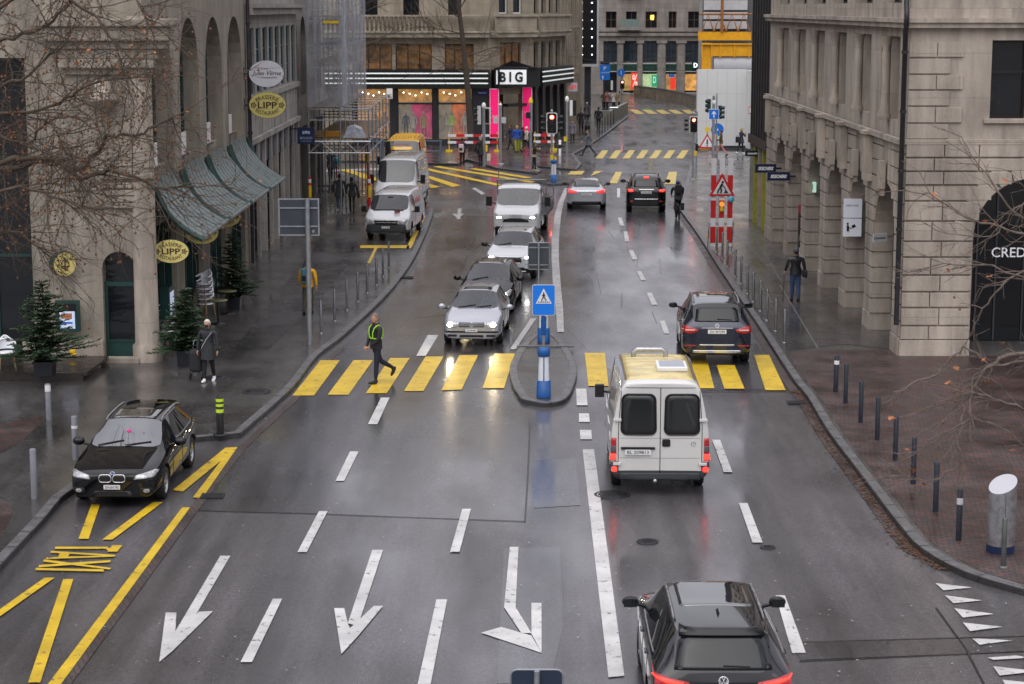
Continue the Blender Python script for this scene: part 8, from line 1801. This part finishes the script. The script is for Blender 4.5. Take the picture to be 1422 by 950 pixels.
# store side
x,y=PX(642,231);t,pz,h=person('person in dark clothes with a pale pink backpack waiting left at the yellow hatching',x,y,R(-15),1.7,NV,BT,BLACK,DKH,legs=((2,2),(-3,2)),arms='front',coat=.05,slim=1.15);bag('backpack','pale pink backpack on the person waiting at the yellow hatching',t,(0,-.22,pz+.2),(.3,.16,.5),mat('pale_pink_pack',(.65,.5,.55),.6,var=.1),'backpack')
x,y=PX(667.5,231);t,pz,h=person('person in long black coat and grey fur hat standing against the signal pole',x,y,R(30),1.8,BJ,BT,BLACK,WHH,legs=((2,2),(-3,2)),arms='front',coat=.14,hat=mat('grey_fur',(.25,.22,.2),.9,var=.5,scale=30),slim=1.1);bag('handbag','black handbag hanging beside the person in the fur hat',t,(-.3,.0,1.0),(.14,.34,.28),BLACK,'handbag')
x,y=PX(709,208);person('person in a dark purple jacket walking left of the blue jacket group',x,y,R(60),1.72,cloth('dark_purple',(.03,.02,.06)),BT,BLACK,BRH)
x,y=PX(718,212);person('person in a bright blue jacket and green yellow trousers before the store entrance',x,y,R(15),1.78,cloth('bright_blue_cloth',(.015,.07,.38)),cloth('lime_trousers',(.28,.3,.03)),BLACK,BLH,legs=((4,2),(-5,5)),slim=1.15)
x,y=PX(731,211);t,pz,h=person('person in a pale beige jacket beside the blue jacket before the entrance',x,y,R(-60),1.7,cloth('pale_beige',(.5,.42,.36)),BT,BLACK,WHH);bag('handbag','dark bag carried by the person in the pale beige jacket',t,(-.25,0,.85),(.12,.3,.3),BLACK,'handbag')
x,y=PX(726,211.5);person('person in black behind the blue and beige jackets',x,y+.5,R(0),1.66,BJ,cloth('lime_trousers',(.28,.3,.03)),BLACK,DKH,coat=.05)
x,y=PX(742,238);person('person in dark jacket, beige skirt and black tights standing at the lit traffic light',x,y,R(-70),1.7,BJ,BT,mat('cream_shoe',(.5,.42,.3),.6),BRH,legs=((3,2),(-4,4)),arms='phone',skirt=BEI,hairlen=1)
x,y=PX(795,199);person('person in a grey purple coat walking toward us at the store corner',x,y,R(175),1.64,cloth('grey_purple',(.14,.12,.17)),BT,BLACK,BRH,coat=.1)
x,y=PX(817,217);person('person in a grey coat striding over the far crosswalk',x,y,R(85),1.8,cloth('slate_coat',(.09,.1,.12)),NV,BLACK,BRH,legs=((30,6),(-28,12)),coat=.08)
x,y=PX(807,184);t,pz,h=person('person in a dark coat walking with a suitcase on the far pavement',x,y,R(175),1.8,BJ,BT,BLACK,DKH,coat=.12,slim=1.15);bag('suitcase','small dark suitcase beside the walker in the dark coat',t,(-.5,.1,.35),(.42,.25,.5),BLACK,'suitcase')
x,y=PX(815,170);person('person in a patterned grey coat far behind the walker with suitcase',x,y,R(180),1.7,cloth('mixed_grey',(.1,.09,.1)),BT,BLACK,WHH,coat=.14)
x,y=PX(831,180);person('person dressed in black walking away beside the far railing',x,y,R(0),1.78,BJ,BT,BLACK,DKH,coat=.04,slim=1.15)
for px,jc,lab in((838,OLV,'person in dark olive coat leftmost in the distant group by the steps'),(843,cloth('dusty_pink',(.3,.12,.12)),'person in dusty pink jacket in the distant group by the steps'),(852,cloth('off_white_coat',(.55,.5,.45)),'person in off white coat in the distant group by the steps'),(860,cloth('mustard_coat',(.3,.22,.08)),'person in mustard coat rightmost in the distant group by the steps')):
    x,y=PX(px,152);person(lab,x,y,R(30),1.72,jc,BT,BLACK,BRH,coat=.12,arms='front',legs=((3,2),(-3,2)))
x,y=PX(1001,217);person('person in a brown jacket and pink trousers walking left past the white hoarding',x,y,R(70),1.72,cloth('brown_jacket',(.1,.06,.025)),cloth('pink_trousers',(.5,.2,.17)),BLACK,BRH,legs=((24,6),(-22,18)),arms='front')
x,y=PX(1029,214);t,pz,h=person('blond person in a dark coat standing at the white hoarding',x,y,R(-60),1.72,cloth('dark_slate',(.03,.033,.045)),BT,WHITE,BLH,legs=((8,3),(-14,12)),arms='phone',coat=.1);bag('handbag','dark bag carried at the back of the blond person',t,(0,-.3,.95),(.3,.16,.4),BLACK,'handbag')
# cyclist
x,y=PX(941,304,0);bk_=bike('black bicycle ridden away along the right kerb, with dark panniers',x,y,R(2),z=.0)
b=MB(BJ)
for sd in(1,-1):b.box((sd*.16,-.5,.62),(.12,.3,.32))
b.build('pannier',bk_)
t,pz,h=person('cyclist in black with a blue helmet riding away along the right kerb',x,y-.18,R(2),1.75,BJ,BT,BLACK,DKH,legs=((48,62),(18,28)),pelvis=.98,lean=18,z=.0,hat=mat('blue_helmet',(.02,.06,.2),.3),armpts=[((.15,.2,.16),(.15,.3,.05)),((.15,.2,.16),(.15,.3,.05))],slim=1.15)
bag('backpack','black backpack on the cyclist',t,(0,-.06,1.38),(.32,.2,.46),BJ,'backpack')
for lab,p,rz in DRIVERS:
    jc=cloth('light_blue_shirt',(.1,.16,.26)) if 'blue' in lab else BJ
    person(lab,p.x,p.y,rz,1.74,jc,BT,BLACK,DKH,legs=((80,70),(76,66)),pelvis=.12,z=p.z,armpts=[((.14,.12,.14),(.08,.24,.17)),((.14,.12,.14),(.08,.24,.17))],slim=1.0,lean=-4)
# mannequins
mq=[(533+31,190,cloth('dark_blue_dress',(.03,.05,.09)),'mannequin with a raised arm in dark clothes at the left of the pink window'),(574,192,cloth('cream_top',(.6,.55,.45)),'mannequin in cream top and long pale skirt in the middle of the pink window'),(589,192,cloth('mustard_top',(.5,.35,.08)),'mannequin in mustard clothes at the right of the pink window'),(620,190,cloth('ivory_coat',(.6,.52,.42)),'mannequin in a pale coat at the left of the orange window'),(628,190,cloth('neon_top',(.5,.75,.05)),'mannequin in a neon yellow top partly behind the tree trunk'),(646,190,cloth('white_blazer',(.65,.6,.5)),'mannequin in a white blazer at the right of the orange window'),(534,190,cloth('peach_top',(.6,.3,.15)),'headless looking mannequin in peach and olive in the warm left window'),(521,190,cloth('orange_top',(.6,.25,.03)),'mannequin in orange further inside the warm left window')]
for i,(px,py,jc,lab) in enumerate(mq):
    person(lab,XY(px,180,140.3),140.3,R(180+(-15,10,-10,0,10,5,0,20)[i]),1.85,jc,(cloth('pale_green_skirt',(.35,.5,.3)) if i==1 else(OLV if i in(2,6) else(PLASTIC if i>2 else NV))),PLASTIC,None,legs=((3,2),(-3,2)),arms='down',skin=PLASTIC,name='mannequin',cat='mannequin',z=.56,coat=.16 if i in(1,2,6) else .05,slim=.85)
# ================================================================== TERRACE FURNITURE AND PLANTS
CW=mat('white_cane_weave',(.85,.86,.9),.5,var=.15,scale=30);WD=mat('bamboo_leg',(.3,.2,.11),.5,var=.2)
def chair(label,group=None):
    t=thing('bistro_chair',label,'chair',(0,0,0),0,group)
    b=MB(CW);b.lathe((0,0,0),[(0,.45),(.2,.455),(.235,.445),(.235,.425),(0,.425)],18);b.build('seat',t)
    b=MB(CW);P=[(.24*math.cos(a),.24*math.sin(a)+.0,.66+.1*max(0,-math.sin(a))) for a in[R(20-220*k/12) for k in range(13)]];b.tube(P,.024,6);b.build('armrest',t)
    b=MB(CW);n=9;vs=[]
    for k in range(n+1):
        a=R(-150+120*k/n)
        for z in(.5,.6,.72,.86):
            e=1-abs(k/n-.5)*1.1
            zz=.5+(z-.5)*e;vs.append((.235*math.cos(a)*(1+.06*(zz-.5)/.3),.235*math.sin(a)*(1+.15*(zz-.5)/.3),zz))
    b.add(vs,[(4*k+j,4*k+4+j,4*k+5+j,4*k+1+j) for k in range(n) for j in range(3)],smooth=True);b.tube([vs[4*k+3] for k in range(n+1)],.02,6);b.build('backrest',t)
    for sx in(1,-1):
        for sy in(1,-1):b=MB(WD);b.tube([(sx*.16,sy*.16,.43),(sx*.21,sy*.22,0)],.015,6);b.build('leg',t)
    return t
ch0=chair('white cane bistro chair standing alone on the terrace deck at the left edge')
x,y=G(10,512,ZP+.2);ch0.location=(x,y,ZP+.2);ch0.rotation_euler=(0,0,R(200))
def stack(px,py,n,word,lean):
    x,y=G(px,py,ZP)
    for k in range(n):copy_tree(ch0,(x+lean*k*.5,y+.02*k,ZP+.0+.155*k),R(150 if lean<0 else 170),('bottom' if k==0 else('topmost' if k==n-1 else ORD[k] if k else '')).replace('nearest','')+' white bistro chair of the stack '+word,group='stacked white bistro chairs')
stack(232,480,4,'behind the middle fir tree',-.02);stack(286,441,5,'beside the small tables, beyond the middle fir tree',-.03)
for i,(px,py) in enumerate(((303,450),(316,436))):
    x,y=G(px,py,ZP);t=thing('bistro_table',('nearer','farther')[i]+' small round bistro table beside the stacked white chairs','table',(x,y,ZP),0,'small bistro tables')
    b=MB(mat('olive_table_top',(.14,.13,.06),.4,var=.3));b.lathe((0,0,0),[(0,.74),(.3,.74),(.31,.72),(0,.715)],20);b.build('tabletop',t);b=MB(BLACK);b.cyl((0,0),.025,.03,.71,8);b.lathe((0,0,0),[(.22,0),(.22,.02),(.03,.05)],14);b.build('pedestal',t)
NEED=mat('fir_needles',(.04,.075,.035),.6,var=.45,scale=7);BARK=mat('bark',(.06,.045,.035),.85,var=.35,scale=12,bump=.5)
def fir(px,py,z,h,w_,label,plabel,pw=.46,ph=.42,seed=1):
    x,y=G(px,py,z);rg=random.Random(seed)
    p=thing('planter',plabel,'planter',(x,y,z),0,'dark square planters');b=MB(mat('dark_planter',(.02,.024,.032),.4,var=.15));q=pw/2;b.add([(-q*.9,-q*.9,0),(q*.9,-q*.9,0),(q*.9,q*.9,0),(-q*.9,q*.9,0),(-q,-q,ph),(q,-q,ph),(q,q,ph),(-q,q,ph)],[(0,1,2,3),(0,1,5,4),(1,2,6,5),(2,3,7,6),(3,0,4,7)]);b.build('box',p)
    b=MB(mat('dark_planter',(.02,.024,.032)));b.b2(-q-.02,q+.02,-q-.02,-q+.03,ph-.06,ph);b.b2(-q-.02,q+.02,q-.03,q+.02,ph-.06,ph);b.b2(-q-.02,-q+.03,-q+.031,q-.031,ph-.06,ph);b.b2(q-.03,q+.02,-q+.031,q-.031,ph-.06,ph);b.build('rim',p);b=MB(mat('soil',(.03,.02,.015),.9));b.b2(-q*.93,q*.93,-q*.93,q*.93,ph-.07,ph-.061);b.build('soil',p)
    t=thing('fir_tree',label,'fir tree',(x,y,z+ph-.06),0,'fir trees in planters');b=MB(BARK);b.tube([(0,0,0),(.01,0,h*.5),(0,0,h)],[.035,.025,.006],7);b.build('trunk',t)
    b=MB(NEED);zz=.12
    while zz<h*.97:
        q=zz/h;L=w_*(1-q)**.85*(.8+.35*rg.random())+.05;nb=max(4,int(9*(1-q)+3))
        for k in range(nb):
            a=2*pi*(k+rg.random())/nb;l=L*rg.uniform(.65,1.1);dz=l*rg.uniform(-.12,.28);ns=max(3,int(l/.055))
            c,s_=math.cos(a),math.sin(a);pts=[]
            for i in range(ns+1):
                u=i/ns;pts.append(Vector((c*l*u,s_*l*u,zz+dz*u-.12*l*u*u+.1*l*u**3)))
            b.tube(pts[::max(1,ns//3)],.005,3,BARK,cap=False)
            for i in range(ns):
                p0=pts[i];
                for sd in(-1,1):
                    for rep in range(2):
                        ll=(.13*(1-.6*i/ns)+.05)*rg.uniform(.7,1.2);aa=a+sd*R(rg.uniform(35,60));e=p0+Vector((math.cos(aa)*ll,math.sin(aa)*ll,rg.uniform(-.03,.05)));wd=Vector((-math.sin(aa),math.cos(aa),rg.uniform(-.6,.6)))*.019
                        b.add([p0-wd,p0+wd,e+wd*.7,e-wd*.7],[(0,1,2,3)])
        zz+=.085*(1.2-.5*q)*(h/1.6)
    b.build('foliage',t,recalc=False)
fir(63,520,ZP+.2,2.2,1.3,'dense broad fir tree standing on the wooden terrace deck at the far left','dark square planter on the terrace deck under the broad fir',.5,.36,1)
fir(259,507,ZP,1.75,1.02,'fir tree in the middle, beside the white haired walker, with white chairs behind','dark square planter of the middle fir tree',.46,.42,2)
fir(325,429,ZP,2.1,.92,'slender fir tree farthest from the camera, past the bistro tables','dark square planter of the farthest fir tree',.46,.42,3)
b=MB(YEL);x,y=G(101,497,ZP+.9) if 0 else G(101,490,ZP+.3);o=MB(YEL);o.ell((0,0,0),(.09,.07,.09),10,8);o.torus((0,0,-.07),.08,.03,None,12,6);o=o.build('yellow_ornament');o.location=(XY(101,488,52.8),52.8,ZY(488,52.8));tag(o,'small yellow ornament at the right edge of the broad fir','ornament')
# ================================================================== BARE TREES
TW=mat('twig_bark',(.085,.06,.042),.85,var=.35,scale=6);TWR=mat('pale_twig_bark',(.15,.115,.095),.8,var=.4,scale=9);BALL=mat('seed_ball',(.16,.075,.04),.9,var=.4,scale=30);LEAF=mat('dry_leaf',(.42,.15,.05),.7,var=.4,scale=10)
def grow(b,p,d,r,l,lv,rg,tips,bend=.35,split=(2,3),grav=0):
    if lv<0 or r<.002:return
    n=4;pts=[p];dd=d.normalized()
    for i in range(n):
        dd=(dd+Vector((rg.uniform(-1,1),rg.uniform(-1,1),rg.uniform(-1,1)+grav))*bend*.5).normalized();p=p+dd*l/n;pts.append(p)
        if lv>0 and i<n-1 and rg.random()<.75:
            s=(dd+Vector((rg.uniform(-1,1),rg.uniform(-1,1),rg.uniform(-.8,1)))*.95).normalized();grow(b,p,s,r*.5,l*rg.uniform(.45,.75),lv-1,rg,tips,bend,split,grav)
    b.tube(pts,[r*(1-.11*i) for i in range(n+1)],4 if r<.02 else 6,cap=False)
    tips.append((p,dd))
    if lv>0:
        for k in range(rg.randint(*split)):
            s=(dd+Vector((rg.uniform(-1,1),rg.uniform(-1,1),rg.uniform(-1,1)))*.6).normalized();grow(b,p,s,r*.6,l*rg.uniform(.6,.85),lv-1,rg,tips,bend,split,grav)
def at3(px,py,Y):return Vector((XY(px,py,Y),Y,ZY(py,Y)))
def deco(t,tips,rg,nb,nl,origin,leafs=.05):
    b=MB(BALL)
    for p,d_ in rg.sample(tips,min(nb,len(tips))):
        q=p+Vector((0,0,-rg.uniform(.03,.1)));b.tube([p,q],.002,3,cap=False);b.ell(q,(.017,.017,.017),7,5)
    b.build('seed_balls',t)
    b=MB(LEAF)
    for p,d_ in rg.sample(tips,min(nl,len(tips))):
        s=leafs*rg.uniform(.6,1.2);M_=Matrix.Rotation(rg.uniform(0,6),3,'Z')@Matrix.Rotation(rg.uniform(-1,1),3,'X');o_=[(0,-1,0),(.5,-.3,.15),(1,.1,0),(.45,.35,.1),(.2,1,-.1),(-.25,.4,.2),(-.9,.3,.05),(-.5,-.3,-.1)]
        vs=[p+M_@(Vector(v)*s) for v in o_]+[p];b.add(vs,[(i,(i+1)%8,8) for i in range(8)])
    b.build('dry_leaves',t)
rg=random.Random(11)
t=thing('plane_tree','bare plane tree with seed balls whose twigs hang in front of the brasserie facade','tree',(0,0,0))
b=MB(TW);tips=[];base=Vector((-10.6,26,ZP));fork=Vector((-10.3,26,5.2));tr=MB(BARK);tr.tube([base,base+Vector((.05,0,2.5)),fork,fork+Vector((.2,.3,3)),fork+Vector((.4,.6,7))],[.3,.26,.22,.16,.06],12);tr.build('trunk',t)
mains=[([(-320,240),(0,236),(60,224),(110,236),(150,190),(200,185),(240,165)],26.5,.05),([(-320,300),(20,218),(85,224),(110,250),(150,236),(230,262),(270,258)],25.6,.045),([(-320,150),(-20,130),(40,105),(92,60)],27,.04),([(-320,60),(-10,60),(60,40),(95,5),(110,-20)],26,.035),([(-320,250),(30,260),(80,275),(140,300)],25,.03),([(-320,60),(60,-30),(130,20),(160,60),(170,100)],25.5,.03),([(-320,40),(80,-50),(190,0),(205,40)],26.4,.025),([(-320,180),(0,160),(70,150),(120,118),(180,100)],27.5,.035),([(-320,250),(0,190),(40,200),(70,160),(84,190),(95,225)],25.8,.025),([(-320,300),(-20,330),(20,320),(60,345)],26.2,.025)]
for pts,Y,r in mains:
    P=[at3(a,c,Y+.3*math.sin(i)) for i,(a,c) in enumerate(pts)];P[0]=fork+Vector((0,0,(P[0].z-5.2)*.5))
    Q=smooth_line([tuple(p) for p in P],1);P=[Vector(q) for q in Q]
    # 3d smooth
    S3=[]
    for i in range(len(P)-1):
        for j in range(5):S3.append(P[i].lerp(P[i+1],j/5)+Vector((rg.uniform(-1,1),rg.uniform(-1,1),rg.uniform(-1,1)))*.03)
    S3.append(P[-1]);n=len(S3);b.tube(S3,[max(.006,r*(1-.75*i/n)) for i in range(n)],6,cap=False)
    for i in range(3,n):
        if S3[i].x<-8.6 and S3[i].y<30 and rg.random()<.6:continue
        for k in range(1+(i%3>0)*(i%2)):
            dd=(S3[i]-S3[i-1]).normalized()+Vector((rg.uniform(-1,1),rg.uniform(-1,1),rg.uniform(-1,1)))*1.2;grow(b,S3[i],dd,.009,rg.uniform(.35,.8),2,rg,tips,.55,(1,2),-.15)
for k in range(9):
    # high limbs reaching over the taxi bay, above the frame but mirrored in the parked car
    a=rg.uniform(-3,3);q=[fork+Vector((.2,.3,3)),Vector((-10+a*.3,30,10.8+.25*k)),Vector((-9.2+a*.8,34.5,11.6+.3*k)),Vector((-8.2+a,39,12+.35*k)),Vector((-7.4+a*1.3,43.5,12.2+.4*k))]
    S3=[]
    for i in range(len(q)-1):
        for j in range(5):S3.append(q[i].lerp(q[i+1],j/5)+Vector((rg.uniform(-1,1),rg.uniform(-1,1),rg.uniform(-1,1)))*.08)
    n=len(S3);b.tube(S3,[.09*(1-.8*i/n) for i in range(n)],6,cap=False)
    for i in range(7,n):
        dd=(S3[i]-S3[i-1]).normalized()+Vector((rg.uniform(-1,1),rg.uniform(-1,1),rg.uniform(-.3,1)))*1.1;grow(b,S3[i],dd,.03,rg.uniform(.9,1.6),2,rg,[],.5,(1,2),.05)
b.build('branches',t,recalc=False);deco(t,tips,rg,900,110,None,.035)
print('TWIGS',len(tips))
rg=random.Random(5)
t=thing('young_plane_tree','bare pale twigs with a few orange leaves reaching in from the right edge','tree',(0,0,0))
b=MB(TWR);tips=[];base=Vector((9.6,24.5,ZP));fork=Vector((9.3,24.5,3.4));tr=MB(BARK);tr.tube([base,fork,fork+Vector((-.1,.2,3.5)),fork+Vector((0,.3,7))],[.2,.16,.11,.04],10);tr.build('trunk',t)
mains=[([(1750,420),(1480,480),(1400,492),(1372,510),(1340,560),(1330,610),(1338,660)],24,.032),([(1750,420),(1460,500),(1375,507),(1340,480),(1300,520),(1240,545)][:],24.4,.022),([(1750,300),(1470,350),(1400,388),(1370,420),(1345,470)],24.6,.02),([(1750,250),(1460,330),(1400,320),(1340,300),(1290,270),(1255,262)],24.2,.02),([(1750,200),(1450,330),(1400,285),(1360,230),(1335,190)],24.8,.018),([(1750,300),(1460,400),(1380,370),(1320,365),(1262,378)],24.1,.018),([(1750,450),(1450,580),(1400,560),(1350,545),(1310,560)],23.8,.018),([(1750,500),(1450,640),(1400,600),(1370,585)],24.5,.016),([(1400,492),(1352,520),(1345,580),(1300,612),(1250,640)],24,.014),([(1338,640),(1300,668),(1270,664),(1240,660)],24,.01),([(1750,250),(1450,260),(1410,290),(1380,330),(1300,320)],24.9,.015)]
for pts,Y,r in mains:
    P=[at3(a,c,Y+.15*math.sin(i*2)) for i,(a,c) in enumerate(pts)]
    if pts[0][0]==1750:P[0]=fork+Vector((0,0,max(-.6,(P[0].z-3.4)*.4)))
    S3=[]
    for i in range(len(P)-1):
        for j in range(5):S3.append(P[i].lerp(P[i+1],j/5)+Vector((rg.uniform(-1,1),rg.uniform(-1,1),rg.uniform(-1,1)))*.022)
    S3.append(P[-1]);n=len(S3);b.tube(S3,[max(.005,r*(1-.7*i/n)) for i in range(n)],6,cap=False)
    for i in range(5,n):
        if rg.random()<.62:
            dd=(S3[i]-S3[i-1]).normalized()+Vector((rg.uniform(-1,.4),rg.uniform(-.6,.6),rg.uniform(-.8,1)))*.9;grow(b,S3[i],dd,.0062,rg.uniform(.22,.5),1,rg,tips,.4,(0,1),0)
b.build('branches',t,recalc=False);deco(t,tips,rg,6,22,None,.055)
def small_bare(label,px,py,hpx,Y,spread,seed,lean=0,r=.17):
    rg=random.Random(seed);base=Vector((XY(px,py,Y),Y,ZP));top=at3(px+lean,hpx,Y);t=thing('bare_street_tree',label,'tree',base)
    tr=MB(BARK);P=[Vector((0,0,0))]+[(top-base)*k+Vector((.12*math.sin(5*k),0,0)) for k in(.25,.5,.75,1)];tr.tube(P,[r,r*.85,r*.7,r*.5,r*.2],8);tr.build('trunk',t);b=MB(TW);tips=[]
    for i in range(22):
        k=.3+.7*i/21;p=(top-base)*k;a=rg.uniform(0,6.28);d_=Vector((math.cos(a),math.sin(a)*.6,rg.uniform(.2,.9)));grow(b,p,d_,.055*(1.3-k),spread*(1.25-k*.6),3,rg,tips,.35,(1,2),.05)
    b.build('branches',t,recalc=False)
small_bare('bare street tree with a straight trunk standing before the lit orange shop window',655,211,-120,133.5,2.6,4,-30,.23)
small_bare('thin bare tree half hidden by the scaffold at the left end of the striped store',490,220,-80,131,1.6,9,0,.09)
# overhead cables
CB=mat('cable',(.05,.05,.055),.6,var=0)
for i,(a,c) in enumerate((((412,70,100),(800,92,150)),((660,40,125),(800,70,150)),((790,78,150),(1045,100,150)),((800,88,170),(1000,66,200)))):
    p=at3(*a);q=at3(*c);b=MB(CB);b.tube([p.lerp(q,k/12)+Vector((0,0,-1.2*4*(k/12)*(1-k/12)*.3)) for k in range(13)],.014,4);o=b.build('overhead_cable');tag(o,('thin cable from the scaffold to the corner of the striped store','short cable in front of the upper corner window of the striped store','thin cable across the street toward the yellow gantry','farthest cable in front of the end building')[i],'cable')
# near right pavement corner under the tree
b=MB(PAVE);b.prism([(8.7,-5),(60,-5),(60,25.6),(10.5,25.6),(8.7,23.5)],-.03,ZP);struct('side_street_pavement',b)

x0=XY(1374,130,56.2);person('person in a light blue shirt standing inside behind the upper bank window',x0,56.2,R(-20),1.78,cloth('light_blue_shirt',(.1,.16,.26)),BT,BLACK,DKH,z=6.2)
